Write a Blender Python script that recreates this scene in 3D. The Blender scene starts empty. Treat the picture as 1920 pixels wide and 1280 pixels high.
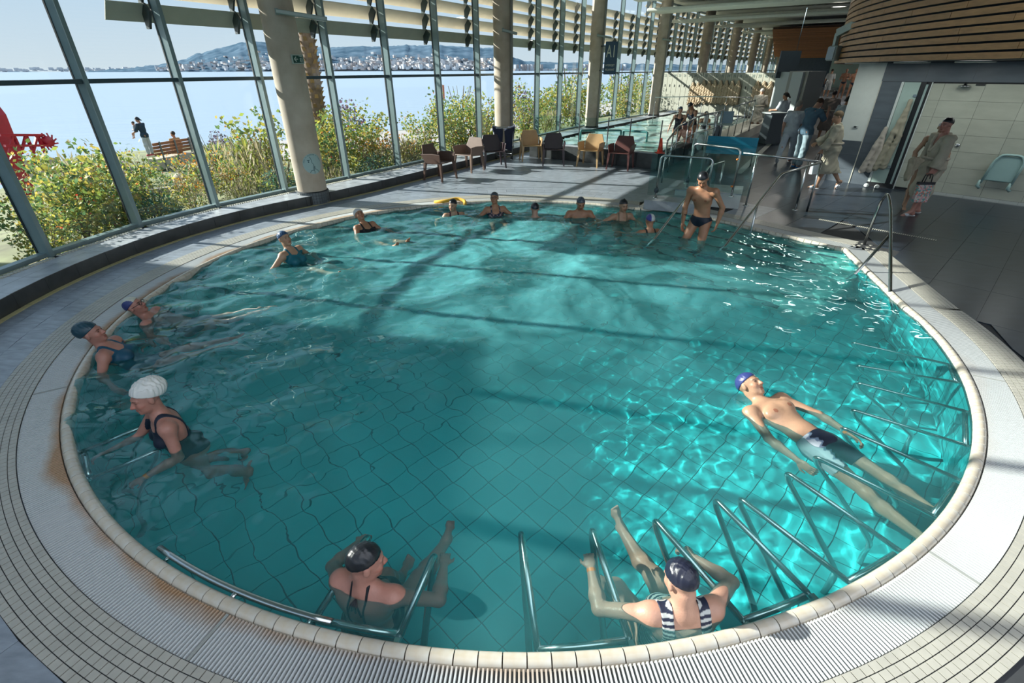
import bpy, bmesh, math, random
import numpy as np
from mathutils import Vector, Matrix, noise as mnoise
random.seed(7)
scene = bpy.context.scene
COL = scene.collection
PI = math.pi

# ------------------------------------------------------------------ camera
CAM_H = 2.5
PITCH, ROLL, FPX = 0.512261, -0.003065, 905.187
_cp, _sp, _c, _s = math.cos(PITCH), math.sin(PITCH), math.cos(ROLL), math.sin(ROLL)
CR = Vector((_c, _s * _sp, _s * _cp)); CU = Vector((-_s, _c * _sp, _c * _cp)); CF = Vector((0, _cp, -_sp))
cam_data = bpy.data.cameras.new('camera'); cam = bpy.data.objects.new('camera', cam_data); COL.objects.link(cam)
cam_data.sensor_width = 36.0; cam_data.lens = FPX / 1920 * 36.0; cam_data.clip_start = 0.05; cam_data.clip_end = 30000
mw = Matrix.Identity(4)
for i in range(3):
    mw[i][0] = CR[i]; mw[i][1] = CU[i]; mw[i][2] = -CF[i]
mw[2][3] = CAM_H
cam.matrix_world = mw
scene.camera = cam
def G(px, py, z=0.0):
    """point of the horizontal plane z that stands at a photo pixel"""
    d = CF + CR * ((px - 960) / FPX) + CU * (-(py - 640) / FPX)
    t = (z - CAM_H) / d.z
    return Vector((d.x * t, d.y * t, z))
def AT(px, py, Y):
    d = CF + CR * ((px - 960) / FPX) + CU * (-(py - 640) / FPX)
    t = Y / d.y
    return Vector((d.x * t, Y, CAM_H + d.z * t))

# ------------------------------------------------------------------ sky, sun, exposure
SUN_AZ = Vector((-0.971, 0.240, 0)).normalized()
SUN_EL = math.radians(25.0)
world = bpy.data.worlds.new('sky'); scene.world = world; world.use_nodes = True
nt = world.node_tree; nt.nodes.clear()
w_out = nt.nodes.new('ShaderNodeOutputWorld'); w_bg = nt.nodes.new('ShaderNodeBackground')
w_tc = nt.nodes.new('ShaderNodeTexCoord'); w_sep = nt.nodes.new('ShaderNodeSeparateXYZ'); w_ramp = nt.nodes.new('ShaderNodeValToRGB')
nt.links.new(w_tc.outputs['Generated'], w_sep.inputs[0]); nt.links.new(w_sep.outputs['Z'], w_ramp.inputs[0])
nt.links.new(w_ramp.outputs[0], w_bg.inputs[0]); nt.links.new(w_bg.outputs[0], w_out.inputs[0])
e = w_ramp.color_ramp.elements
e[0].position = 0.0; e[0].color = (0.70, 0.76, 0.82, 1)
e[1].position = 1.0; e[1].color = (0.46, 0.62, 0.86, 1)
e2 = w_ramp.color_ramp.elements.new(0.12); e2.color = (0.54, 0.68, 0.84, 1)
w_bg.inputs[1].default_value = 1.0
sun_d = bpy.data.lights.new('sun', 'SUN'); sun_d.energy = 11.5; sun_d.angle = math.radians(0.6); sun_d.color = (1.0, 0.93, 0.84)
sun = bpy.data.objects.new('sun', sun_d); COL.objects.link(sun)
sun.rotation_euler = (SUN_AZ * math.cos(SUN_EL) + Vector((0, 0, math.sin(SUN_EL)))).to_track_quat('Z', 'Y').to_euler()
sun.location = (-30, 10, 20)
vs = scene.view_settings
vs.view_transform = 'Standard'; vs.look = 'None'; vs.gamma = 1.0; vs.use_curve_mapping = False
vs.exposure = 0.22
cy = scene.cycles
cy.max_bounces = 9; cy.diffuse_bounces = 3; cy.glossy_bounces = 4; cy.transmission_bounces = 8; cy.transparent_max_bounces = 24
cy.use_denoising = True; cy.sample_clamp_indirect = 6.0; cy.caustics_reflective = False; cy.caustics_refractive = True
cy.blur_glossy = 0.5

# ------------------------------------------------------------------ materials
MATS = {}
def _base(name):
    m = bpy.data.materials.new(name); m.use_nodes = True
    t = m.node_tree; b = t.nodes['Principled BSDF']; o = t.nodes['Material Output']
    return m, t, b, o
def mat(name, col, rough=0.5, metal=0.0, var=0.0, vscale=6.0, bump=0.0, bscale=40.0, spec=0.5, stretch=None, col2=None, objvar=0.0):
    """plain procedural surface: base colour with noise variation, per-object variation and fine relief"""
    if name in MATS: return MATS[name]
    m, t, b, o = _base(name)
    b.inputs['Base Color'].default_value = (*col, 1); b.inputs['Roughness'].default_value = rough
    b.inputs['Metallic'].default_value = metal; b.inputs['Specular IOR Level'].default_value = spec
    N = t.nodes.new; L = t.links.new
    src = None
    if var or col2 or bump:
        tc = N('ShaderNodeTexCoord'); mp = N('ShaderNodeMapping'); L(tc.outputs['Object'], mp.inputs[0])
        if stretch: mp.inputs['Scale'].default_value = stretch
    if var or col2:
        nz = N('ShaderNodeTexNoise'); nz.inputs['Scale'].default_value = vscale; nz.inputs['Detail'].default_value = 5
        L(mp.outputs[0], nz.inputs['Vector'])
        rp = N('ShaderNodeValToRGB'); L(nz.outputs[0], rp.inputs[0])
        c2 = col2 or tuple(c * (1 + var) for c in col)
        rp.color_ramp.elements[0].position = 0.3; rp.color_ramp.elements[1].position = 0.7
        rp.color_ramp.elements[0].color = (*[c * (1 - var) for c in col], 1); rp.color_ramp.elements[1].color = (*c2, 1)
        src = rp.outputs[0]
    if objvar:
        oi = N('ShaderNodeObjectInfo'); mr = N('ShaderNodeMapRange')
        mr.inputs['To Min'].default_value = 1 - objvar; mr.inputs['To Max'].default_value = 1 + objvar
        L(oi.outputs['Random'], mr.inputs[0])
        mx = N('ShaderNodeMix'); mx.data_type = 'RGBA'; mx.blend_type = 'MULTIPLY'; mx.inputs[0].default_value = 1
        if src: L(src, mx.inputs['A'])
        else: mx.inputs['A'].default_value = (*col, 1)
        cb = N('ShaderNodeCombineColor'); 
        for k in range(3): L(mr.outputs[0], cb.inputs[k])
        L(cb.outputs[0], mx.inputs['B']); src = mx.outputs['Result']
    if src: L(src, b.inputs['Base Color'])
    if bump:
        nb = N('ShaderNodeTexNoise'); nb.inputs['Scale'].default_value = bscale; nb.inputs['Detail'].default_value = 4
        L(mp.outputs[0], nb.inputs['Vector'])
        bp = N('ShaderNodeBump'); bp.inputs['Strength'].default_value = bump; bp.inputs['Distance'].default_value = 0.01
        L(nb.outputs[0], bp.inputs['Height']); L(bp.outputs[0], b.inputs['Normal'])
    MATS[name] = m
    return m
def glass_mat(name, tint=(0.9, 0.95, 0.95), refl=1.0, haze=0.0):
    if name in MATS: return MATS[name]
    m, t, b, o = _base(name); t.nodes.remove(b); N = t.nodes.new; L = t.links.new
    tr = N('ShaderNodeBsdfTransparent'); tr.inputs[0].default_value = (*tint, 1)
    gl = N('ShaderNodeBsdfGlossy'); gl.inputs['Roughness'].default_value = 0.02
    ge = N('ShaderNodeNewGeometry'); dt = N('ShaderNodeVectorMath'); dt.operation = 'DOT_PRODUCT'; L(ge.outputs['Incoming'], dt.inputs[0]); L(ge.outputs['Normal'], dt.inputs[1])
    ab = N('ShaderNodeMath'); ab.operation = 'ABSOLUTE'; L(dt.outputs['Value'], ab.inputs[0])
    iv = N('ShaderNodeMath'); iv.operation = 'SUBTRACT'; iv.inputs[0].default_value = 1.0; L(ab.outputs[0], iv.inputs[1])
    pw = N('ShaderNodeMath'); pw.operation = 'POWER'; pw.inputs[1].default_value = 5.0; L(iv.outputs[0], pw.inputs[0])
    fr = N('ShaderNodeMath'); fr.operation = 'MULTIPLY_ADD'; fr.inputs[1].default_value = 0.6 * refl; fr.inputs[2].default_value = 0.03 * refl; L(pw.outputs[0], fr.inputs[0])
    mx = N('ShaderNodeMixShader'); L(fr.outputs[0], mx.inputs[0]); L(tr.outputs[0], mx.inputs[1]); L(gl.outputs[0], mx.inputs[2])
    last = mx
    if haze:
        df = N('ShaderNodeBsdfDiffuse'); df.inputs[0].default_value = (0.8, 0.85, 0.85, 1)
        m2 = N('ShaderNodeMixShader'); m2.inputs[0].default_value = haze
        nz = N('ShaderNodeTexNoise'); nz.inputs['Scale'].default_value = 1.4; tc = N('ShaderNodeTexCoord'); L(tc.outputs['Object'], nz.inputs['Vector'])
        mr = N('ShaderNodeMapRange'); mr.inputs['From Min'].default_value = .45; mr.inputs['From Max'].default_value = .8; mr.inputs['To Max'].default_value = haze * 2
        L(nz.outputs[0], mr.inputs[0]); L(mr.outputs[0], m2.inputs[0])
        L(mx.outputs[0], m2.inputs[1]); L(df.outputs[0], m2.inputs[2]); last = m2
    L(last.outputs[0], o.inputs[0])
    MATS[name] = m; return m

# ------------------------------------------------------------------ mesh + object helpers
def link(name, me, m=None, parent=None, loc=None, rotz=None):
    o = bpy.data.objects.new(name, me); COL.objects.link(o)
    if m is not None and me is not None:
        ms = m if isinstance(m, (list, tuple)) else [m]
        if len(me.materials) == 0:
            for x in ms: me.materials.append(x)
    if parent is not None: o.parent = parent
    if loc is not None: o.location = loc
    if rotz is not None: o.rotation_euler = (0, 0, rotz)
    return o
def tag(o, label=None, cat=None, group=None, kind=None):
    if label: o['label'] = label
    if cat: o['category'] = cat
    if group: o['group'] = group
    if kind: o['kind'] = kind
    return o
WORDS = 'zero one two three four five six seven eight nine ten eleven twelve thirteen fourteen fifteen sixteen seventeen eighteen nineteen'.split()
def words(n):
    if n < 20: return WORDS[n]
    t = {2: 'twenty', 3: 'thirty', 4: 'forty'}[n // 10]; return t + ('-' + WORDS[n % 10] if n % 10 else '')
def ordinal(n):
    w = words(n); head, _, last = w.rpartition('-'); last = {'one': 'first', 'two': 'second', 'three': 'third', 'five': 'fifth', 'eight': 'eighth', 'nine': 'ninth', 'twelve': 'twelfth', 'twenty': 'twentieth', 'thirty': 'thirtieth'}.get(last, last + 'th'); return (head + '-' if head else '') + last
def thing(name, label, cat, loc=(0, 0, 0), rotz=0.0, group=None):
    o = bpy.data.objects.new(name, None); COL.objects.link(o); o.empty_display_size = 0.2
    o.location = loc; o.rotation_euler = (0, 0, rotz)
    return tag(o, label, cat, group)
def dup(root, loc=None, rotz=None, label=None):
    r = root.copy(); COL.objects.link(r)
    if loc is not None: r.location = loc
    if rotz is not None: r.rotation_euler = (0, 0, rotz)
    if label: r['label'] = label
    for ch in list(root.children):
        c = ch.copy(); COL.objects.link(c); c.parent = r
        for g in list(ch.children):
            d = g.copy(); COL.objects.link(d); d.parent = c
    return r
class MB:
    """collects shapes; build() links them as ONE mesh object"""
    def __init__(s): s.v = []; s.f = []; s.sm = []
    def add(s, verts, faces, smooth=False):
        n = len(s.v); s.v += [tuple(x) for x in verts]; s.f += [tuple(i + n for i in q) for q in faces]; s.sm += [smooth] * len(faces)
    def box(s, c, size, rz=0.0, taper=1.0):
        hx, hy, hz = size[0] / 2, size[1] / 2, size[2] / 2; cr, sr = math.cos(rz), math.sin(rz)
        P = []
        for z, k in ((-hz, 1.0), (hz, taper)):
            for x, y in ((-hx, -hy), (hx, -hy), (hx, hy), (-hx, hy)):
                x *= k; y *= k
                P.append((c[0] + x * cr - y * sr, c[1] + x * sr + y * cr, c[2] + z))
        s.add(P, [(3, 2, 1, 0), (4, 5, 6, 7), (0, 1, 5, 4), (1, 2, 6, 5), (2, 3, 7, 6), (3, 0, 4, 7)]); return s
    def bar(s, a, b, w, h, up=(0, 0, 1)):
        a = Vector(a); b = Vector(b); d = (b - a).normalized(); u = Vector(up)
        if abs(d.dot(u)) > 0.99: u = Vector((0, 1, 0))
        r = d.cross(u).normalized(); u = r.cross(d).normalized()
        P = []
        for p in (a, b):
            for x, y in ((-w / 2, -h / 2), (w / 2, -h / 2), (w / 2, h / 2), (-w / 2, h / 2)): P.append(p + r * x + u * y)
        s.add(P, [(3, 2, 1, 0), (4, 5, 6, 7), (0, 1, 5, 4), (1, 2, 6, 5), (2, 3, 7, 6), (3, 0, 4, 7)]); return s
    def tube(s, pts, r, n=10, closed=False, caps=True):
        pts = [Vector(p) for p in pts]; m = len(pts); rs = r if isinstance(r, (list, tuple)) else [r] * m
        prev = None; P = []
        for i, p in enumerate(pts):
            if closed: d = (pts[(i + 1) % m] - pts[i - 1])
            else: d = pts[min(i + 1, m - 1)] - pts[max(i - 1, 0)]
            d.normalize()
            if prev is None:
                u = Vector((0, 0, 1)) if abs(d.z) < 0.95 else Vector((1, 0, 0)); u = (u - d * u.dot(d)).normalized()
            else: u = (prev - d * prev.dot(d)).normalized()
            prev = u; w = d.cross(u)
            for k in range(n):
                a = 2 * PI * k / n; P.append(p + (u * math.cos(a) + w * math.sin(a)) * rs[i])
        F = []
        for i in range(m if closed else m - 1):
            j = (i + 1) % m
            for k in range(n): F.append((i * n + k, i * n + (k + 1) % n, j * n + (k + 1) % n, j * n + k))
        if caps and not closed: F += [tuple(range(n - 1, -1, -1)), tuple((m - 1) * n + k for k in range(n))]
        s.add(P, F, True); return s
    def lathe(s, prof, c=(0, 0, 0), n=24, a0=0, a1=2 * PI):
        full = abs(a1 - a0) > 6.28; P = []; F = []; k = n if full else n + 1; m = len(prof)
        for i in range(k):
            a = a0 + (a1 - a0) * i / n
            for r, z in prof: P.append((c[0] + r * math.cos(a), c[1] + r * math.sin(a), c[2] + z))
        for i in range(n):
            j = (i + 1) % k
            for q in range(m - 1): F.append((i * m + q, j * m + q, j * m + q + 1, i * m + q + 1))
        s.add(P, F, True); return s
    def prism(s, poly, z0, z1):
        n = len(poly); P = [(x, y, z0) for x, y in poly] + [(x, y, z1) for x, y in poly]
        F = [tuple(range(n - 1, -1, -1)), tuple(range(n, 2 * n))] + [(i, (i + 1) % n, n + (i + 1) % n, n + i) for i in range(n)]
        s.add(P, F); return s
    def slab(s, p, q, r_, t_, th):
        """quad p,q,r,t thickened by th along its normal"""
        p, q, r_, t_ = [Vector(x) for x in (p, q, r_, t_)]; nn = (q - p).cross(r_ - p).normalized() * th
        s.add([p, q, r_, t_, p + nn, q + nn, r_ + nn, t_ + nn], [(3, 2, 1, 0), (4, 5, 6, 7), (0, 1, 5, 4), (1, 2, 6, 5), (2, 3, 7, 6), (3, 0, 4, 7)]); return s
    def mesh(s, name):
        me = bpy.data.meshes.new(name); me.from_pydata(s.v, [], s.f)
        if any(s.sm): me.polygons.foreach_set('use_smooth', s.sm)
        me.update(); return me
    def build(s, name, m=None, parent=None, **k):
        me = s.mesh(name); o = link(name, me, m, parent, **k)
        return o
def bevel(o, w=0.01, seg=2):
    b = o.modifiers.new('bevel', 'BEVEL'); b.width = w; b.segments = seg; b.limit_method = 'ANGLE'; b.angle_limit = 0.6
    return o
def bend_pts(pts, r=0.06, n=5):
    """polyline with rounded corners"""
    pts = [Vector(p) for p in pts]; out = [pts[0]]
    for i in range(1, len(pts) - 1):
        a = (pts[i - 1] - pts[i]); b = (pts[i + 1] - pts[i]); rr = min(r, a.length * 0.45, b.length * 0.45)
        p0 = pts[i] + a.normalized() * rr; p1 = pts[i] + b.normalized() * rr
        for k in range(n + 1):
            t = k / n; out.append(p0 * (1 - t) ** 2 + pts[i] * 2 * t * (1 - t) + p1 * t * t)
    out.append(pts[-1]); return out

# palette
M_STEEL = mat('brushed_steel', (0.52, 0.54, 0.54), 0.22, 1.0, var=0.06, vscale=20)
M_DARKSTEEL = mat('painted_steel', (0.035, 0.06, 0.075), 0.35, 0.0, var=0.1)
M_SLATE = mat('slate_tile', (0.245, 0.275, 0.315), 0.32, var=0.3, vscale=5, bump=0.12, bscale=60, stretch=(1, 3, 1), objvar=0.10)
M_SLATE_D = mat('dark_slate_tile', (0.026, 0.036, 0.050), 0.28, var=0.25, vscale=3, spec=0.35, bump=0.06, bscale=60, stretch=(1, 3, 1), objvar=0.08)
M_GROUT = mat('dark_grout', (0.03, 0.032, 0.035), 0.8, var=0.2)
M_CREAM = mat('cream_mosaic', (0.375, 0.36, 0.315), 0.4, var=0.08, vscale=9, objvar=0.08)
M_GRATE = mat('white_plastic_grate', (0.62, 0.63, 0.60), 0.4, var=0.06)
M_COPE = mat('glazed_coping', (0.60, 0.58, 0.52), 0.15, var=0.10, vscale=14, col2=(0.50, 0.43, 0.33), objvar=0.06)
M_CONC = mat('concrete', (0.46, 0.38, 0.29), 0.8, var=0.12, vscale=3, bump=0.15, bscale=25, col2=(0.54, 0.47, 0.38))
M_WHITE = mat('white_paint', (0.62, 0.66, 0.62), 0.6, var=0.04)
M_FRAME = mat('window_frame', (0.20, 0.27, 0.29), 0.4, 0.3, var=0.08)
M_BLACK = mat('black_plastic', (0.012, 0.013, 0.015), 0.4)
M_YELLOW = mat('pale_yellow_strip', (0.52, 0.46, 0.24), 0.6, var=0.1)
M_PANE = glass_mat('window_glass', (0.90, 0.945, 0.95), 0.8)
M_CLEAR = glass_mat('clear_glass', (0.86, 0.95, 0.94), 1.0)
# ------------------------------------------------------------------ pool outline
PC = Vector((0.089, 6.031, 0)); PR = 4.78
NB = Vector((5.37, 7.43, 0)); NC = Vector((3.42, 9.90, 0))       # corner and far end of the straight entry edge
def pc_at(a, r=PR, z=0.0): return Vector((PC.x + r * math.cos(a), PC.y + r * math.sin(a), z))
A_END, A_START = math.radians(351), math.radians(58)
def outline(off, step=0.03):
    """closed outline of the pool, counter-clockwise, pushed outward by off"""
    pts = []
    n = int((A_END - A_START) * PR / step)
    for i in range(n + 1): pts.append(pc_at(A_START + (A_END - A_START) * i / n, PR))
    def seg(a, b, skip=True):
        k = max(2, int((b - a).length / step))
        for i in range(1, k): pts.append(a.lerp(b, i / k))
    a = pts[-1].copy(); seg(a, NB); pts.append(NB.copy()); seg(NB, NC); pts.append(NC.copy()); seg(NC, pts[0].copy())
    N = len(pts); out = []
    for i in range(N):
        d0 = (pts[i] - pts[i - 1]).normalized(); d1 = (pts[(i + 1) % N] - pts[i]).normalized()
        n0 = Vector((d0.y, -d0.x, 0)); n1 = Vector((d1.y, -d1.x, 0)); nn = (n0 + n1).normalized()
        out.append((pts[i] + nn * (off / max(0.5, nn.dot(n0))), nn))
    return out
OUT0 = outline(0.0)
OUTV = [p for p, n in OUT0]; OUTN = [n for p, n in OUT0]; NO = len(OUTV)
_pa = np.array([(p.x, p.y) for p in OUTV]); _na = np.array([(n.x, n.y) for n in OUTN])
def sdist(x, y):
    """signed distance to the pool outline (negative inside) and outward normal"""
    d = (_pa[:, 0] - x) ** 2 + (_pa[:, 1] - y) ** 2; i = int(d.argmin())
    s = (x - _pa[i, 0]) * _na[i, 0] + (y - _pa[i, 1]) * _na[i, 1]
    return math.copysign(math.sqrt(d[i]), s), i
def arclen():
    L = [0.0]
    for i in range(NO): L.append(L[-1] + (OUTV[(i + 1) % NO] - OUTV[i]).length)
    return L
ARC = arclen()
def along(s):
    s %= ARC[-1]; i = int(np.searchsorted(ARC, s, side='right')) - 1; i = min(i, NO - 1)
    t = (s - ARC[i]) / max(1e-9, ARC[i + 1] - ARC[i]); j = (i + 1) % NO
    return OUTV[i].lerp(OUTV[j], t), OUTN[i].lerp(OUTN[j], t).normalized()
ring_sizes = dict(coping=(-0.085, 0.0), grate=(0.0, 0.25), mosaic=(0.25, 0.53))
POOL_D = 1.25; WATER_Z = -0.03

# ---- basin
M_BASIN = mat('turquoise_tile', (0.025, 0.50, 0.53), 0.35, var=0.08, vscale=3, objvar=0.05)
M_STEPT = mat('pale_aqua_step_tile', (0.22, 0.62, 0.57), 0.35, var=0.10, vscale=3)
M_BGROUT = mat('basin_grout', (0.02, 0.20, 0.22), 0.7, var=0.1)
M_STEPLINE = mat('navy_nosing_tile', (0.03, 0.055, 0.075), 0.4, var=0.1)
basin = MB()
inner = outline(-0.06, 0.10); ni = len(inner)
basin.add([(p.x, p.y, 0.0) for p, n in inner] + [(p.x, p.y, -POOL_D - 0.012) for p, n in inner], [(i, ni + i, ni + (i + 1) % ni, (i + 1) % ni) for i in range(ni)], False)
basin.add([(p.x, p.y, -POOL_D - 0.012) for p, n in inner], [tuple(range(ni))])
pool = basin.build('pool_basin', M_BGROUT); tag(pool, 'round turquoise tiled pool basin with steps sunk in the deck', 'pool', kind='structure')
def clip_poly(poly, n, d):
    """keep n.p <= d"""
    out = []
    for i in range(len(poly)):
        a, b = poly[i], poly[(i + 1) % len(poly)]; da = n[0] * a[0] + n[1] * a[1] - d; db = n[0] * b[0] + n[1] * b[1] - d
        if da <= 0: out.append(a)
        if (da <= 0) != (db <= 0):
            t = da / (da - db); out.append((a[0] + (b[0] - a[0]) * t, a[1] + (b[1] - a[1]) * t))
    return out
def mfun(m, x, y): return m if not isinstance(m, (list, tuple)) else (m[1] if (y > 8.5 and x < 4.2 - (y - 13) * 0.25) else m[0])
def set_mat(o, m):
    if len(o.data.materials) == 0: o.data.materials.append(None)
    o.material_slots[0].link = 'OBJECT'; o.material_slots[0].material = m
def lay_tiles(parent, m, ux, uy, su, sv, gap, z0, z1, box, keep, near_n, name, stuffname, ang_off=(0, 0), stagger=0.0):
    """rectangular tiling in axes ux/uy: keep(poly)->clipped poly or None; the near_n closest to the camera are objects, the rest one mesh"""
    items = []
    for iu in range(int(box[0] / su), int(box[1] / su) + 1):
        for iv in range(int(box[2] / sv), int(box[3] / sv) + 1):
            u0 = iu * su + gap / 2 + (stagger * su if iv % 2 else 0); v0 = iv * sv + gap / 2; u1 = u0 + su - gap; v1 = v0 + sv - gap
            poly = [(ang_off[0] + ux[0] * u + uy[0] * v, ang_off[1] + ux[1] * u + uy[1] * v) for u, v in ((u0, v0), (u1, v0), (u1, v1), (u0, v1))]
            full = poly; poly = keep(poly)
            if poly and len(poly) > 2:
                cx = sum(p[0] for p in poly) / len(poly); cyy = sum(p[1] for p in poly) / len(poly)
                items.append((cx * cx + cyy * cyy, cx, cyy, poly, poly == full))
    items.sort(key=lambda q: q[0])
    shared = None; ms_ = m if isinstance(m, (list, tuple)) else [m]; rest = {id(x): (x, MB()) for x in ms_}
    for k, (d, cx, cyy, poly, whole) in enumerate(items):
        if k < near_n:
            if whole:
                if shared is None:
                    b = MB(); b.prism([(p[0] - cx, p[1] - cyy) for p in poly], z0, z1); shared = b.mesh(name); shared.materials.append(ms_[0])
                o_ = link(name, shared, None, parent, loc=(cx, cyy, 0)); set_mat(o_, mfun(m, cx, cyy))
            else:
                b = MB(); b.prism([(p[0] - cx, p[1] - cyy) for p in poly], z0, z1); b.build(name, mfun(m, cx, cyy), parent, loc=(cx, cyy, 0))
        else: rest[id(mfun(m, cx, cyy))][1].prism(poly, z0, z1)
    for x, rb in rest.values():
        if rb.v:
            r = rb.build(stuffname, x, parent); r['kind'] = 'stuff'
def keep_in_pool(poly):
    cx = sum(p[0] for p in poly) / 4; cyy = sum(p[1] for p in poly) / 4
    d, i = sdist(cx, cyy)
    if d > 0.05: return None
    if d < -0.30: return poly
    n = _na[i]; return clip_poly(poly, n, float(n @ _pa[i]) - 0.062)
lay_tiles(pool, M_BASIN, (0.7071, 0.7071), (-0.7071, 0.7071), 0.22, 0.22, 0.008, -POOL_D - 0.012, -POOL_D, (-5.2, 5.2, -5.2, 5.2), keep_in_pool, 300, 'floor_tile', 'floor_tiling', (PC.x, PC.y))
# wall tiles of the basin (joined: too small to pick apart under water)
wt = MB(); s = 0.0; row_h = 0.24
while s < ARC[-1] - 0.1:
    p0, n0 = along(s + 0.004); p1, n1 = along(s + 0.236)
    for r in range(5):
        z0 = -0.02 - (r + 1) * row_h + 0.004; z1 = -0.02 - r * row_h - 0.004
        a = p0 - n0 * 0.062; b = p1 - n1 * 0.062; a2 = p0 - n0 * 0.07; b2 = p1 - n1 * 0.07
        wt.add([(a2.x, a2.y, z0), (b2.x, b2.y, z0), (b2.x, b2.y, z1), (a2.x, a2.y, z1)], [(3, 2, 1, 0)])
    s += 0.24
o = wt.build('wall_tiling', M_BASIN, pool); o['kind'] = 'stuff'
# entry steps, parallel to the straight edge
sd = (NC - NB).normalized(); sn = Vector((-sd.y, sd.x, 0))
if sn.dot(PC - NB) < 0: sn = -sn
for k in range(6):
    z = -0.17 * (k + 1) - 0.02; w0 = 0.34 * k; w1 = 0.34 * (k + 1)
    a = NB - sd * 0.4 + sn * (w0 - 0.2 if k == 0 else w0); b = NC + sd * 0.05 + sn * (w0 - 0.2 if k == 0 else w0); c = NC + sd * (0.05) + sn * w1; d = NB - sd * 0.4 + sn * w1
    poly = [(a.x, a.y), (b.x, b.y), (c.x, c.y), (d.x, d.y)]
    # trim at the pool wall line towards the circle start
    pa = pc_at(A_END); nn = Vector((NB.y - pa.y, -(NB.x - pa.x), 0)).normalized()
    poly = clip_poly(poly, (nn.x, nn.y), nn.dot(pa) - 0.062)
    if len(poly) > 2:
        b_ = MB(); b_.prism(poly, -POOL_D, z); st = b_.build('step', M_STEPT, pool)
        e0 = c - sn * 0.012; e1 = d - sn * 0.012
        nb = MB(); nb.bar((e0.x, e0.y, z - 0.012), (e1.x + sd.x * 0.42, e1.y + sd.y * 0.42, z - 0.012), 0.05, 0.034); nb.build('nosing', M_STEPLINE, st)

# ---- water
def make_water_mat():
    m, t, b, o = _base('pool_water'); t.nodes.remove(b); N = t.nodes.new; L = t.links.new
    tc = N('ShaderNodeTexCoord')
    gl = N('ShaderNodeBsdfGlass'); gl.inputs['IOR'].default_value = 1.33; gl.inputs['Roughness'].default_value = 0.0
    gl.inputs['Color'].default_value = (0.82, 0.975, 0.965, 1)
    df = N('ShaderNodeBsdfDiffuse'); df.inputs[0].default_value = (0.17, 0.61, 0.645, 1)
    # aerated, milky water over the bubbling jets: soft clouds
    nz = N('ShaderNodeTexNoise'); nz.inputs['Scale'].default_value = 0.85; nz.inputs['Detail'].default_value = 6; nz.inputs['Roughness'].default_value = 0.6; nz.inputs['Distortion'].default_value = 1.2
    L(tc.outputs['Object'], nz.inputs['Vector'])
    mr = N('ShaderNodeMapRange'); mr.inputs['From Min'].default_value = 0.40; mr.inputs['From Max'].default_value = 0.72; mr.inputs['To Min'].default_value = 0.06; mr.inputs['To Max'].default_value = 0.66
    L(nz.outputs[0], mr.inputs[0])
    # jets sit in the middle and far half of the pool
    gm = N('ShaderNodeMapping'); gm.vector_type = 'POINT'; gm.inputs['Location'].default_value = (-0.35 / 3.6, -7.2 / 3.1, 0); gm.inputs['Scale'].default_value = (1 / 3.6, 1 / 3.1, 0)
    L(tc.outputs['Object'], gm.inputs[0])
    ln = N('ShaderNodeVectorMath'); ln.operation = 'LENGTH'; L(gm.outputs[0], ln.inputs[0])
    m3 = N('ShaderNodeMapRange'); m3.inputs['From Min'].default_value = 0.25; m3.inputs['From Max'].default_value = 1.15; m3.inputs['To Min'].default_value = 1.0; m3.inputs['To Max'].default_value = 0.12
    L(ln.outputs['Value'], m3.inputs[0])
    mu = N('ShaderNodeMath'); mu.operation = 'MULTIPLY'; L(mr.outputs[0], mu.inputs[0]); L(m3.outputs[0], mu.inputs[1])
    ad = N('ShaderNodeMath'); ad.operation = 'ADD'; ad.inputs[1].default_value = 0.07; L(mu.outputs[0], ad.inputs[0])
    mx = N('ShaderNodeMixShader'); L(ad.outputs[0], mx.inputs[0]); L(gl.outputs[0], mx.inputs[1]); L(df.outputs[0], mx.inputs[2])
    L(mx.outputs[0], o.inputs[0])
    return m
M_WATER = make_water_mat()
def wave_height(x, y):
    """ripples: choppy on the window side and over the jets, calm towards the camera"""
    p = Vector((x, y, 0))
    r = math.hypot(x - PC.x, y - PC.y)
    left = min(1.0, max(0.0, (0.6 - x + (y - 4.5) * 0.35) / 4.0)); far = min(1.0, max(0.0, (y - 4.0) / 3.0))
    amp = 0.22 + 1.33 * max(left, 0.55 * far)
    # long swell running towards the lower left
    d = x * 0.55 - y * 0.83 + 0.35 * mnoise.noise(Vector((x * 0.7, y * 0.7, 3.1)))
    h = 0.010 * math.sin(d * 9.5 + 1.2 * mnoise.noise(Vector((x, y, 9.0)))) * left
    h += 0.020 * mnoise.noise(Vector((x * 1.7, y * 2.2, 0.5)))
    h += 0.014 * mnoise.noise(Vector((x * 4.1 + 3, y * 5.2, 1.5)))
    h += 0.0085 * mnoise.noise(Vector((x * 9.0, y * 10.5 + 5, 2.5)))
    return h * amp
def grid_water(name, sd_fn, box, step, z, m, hf):
    nx = int((box[1] - box[0]) / step) + 1; ny = int((box[3] - box[2]) / step) + 1
    idx = -np.ones((nx, ny), int); V = []; F = []
    for i in range(nx):
        for j in range(ny):
            x = box[0] + i * step; y = box[2] + j * step
            if sd_fn(x, y):
                idx[i, j] = len(V); V.append((x, y, z + hf(x, y)))
    for i in range(nx - 1):
        for j in range(ny - 1):
            q = (idx[i, j], idx[i + 1, j], idx[i + 1, j + 1], idx[i, j + 1])
            if min(q) >= 0: F.append(tuple(int(k) for k in q))
    me = bpy.data.meshes.new(name); me.from_pydata(V, [], F); me.polygons.foreach_set('use_smooth', [True] * len(F)); me.update()
    return link(name, me, m)
def in_pool(x, y):
    if math.hypot(x - PC.x, y - PC.y) < PR - 0.1: return True
    if x < 2 or y < 4: 
        return math.hypot(x - PC.x, y - PC.y) < PR - 0.025
    return sdist(x, y)[0] < -0.025
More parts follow.
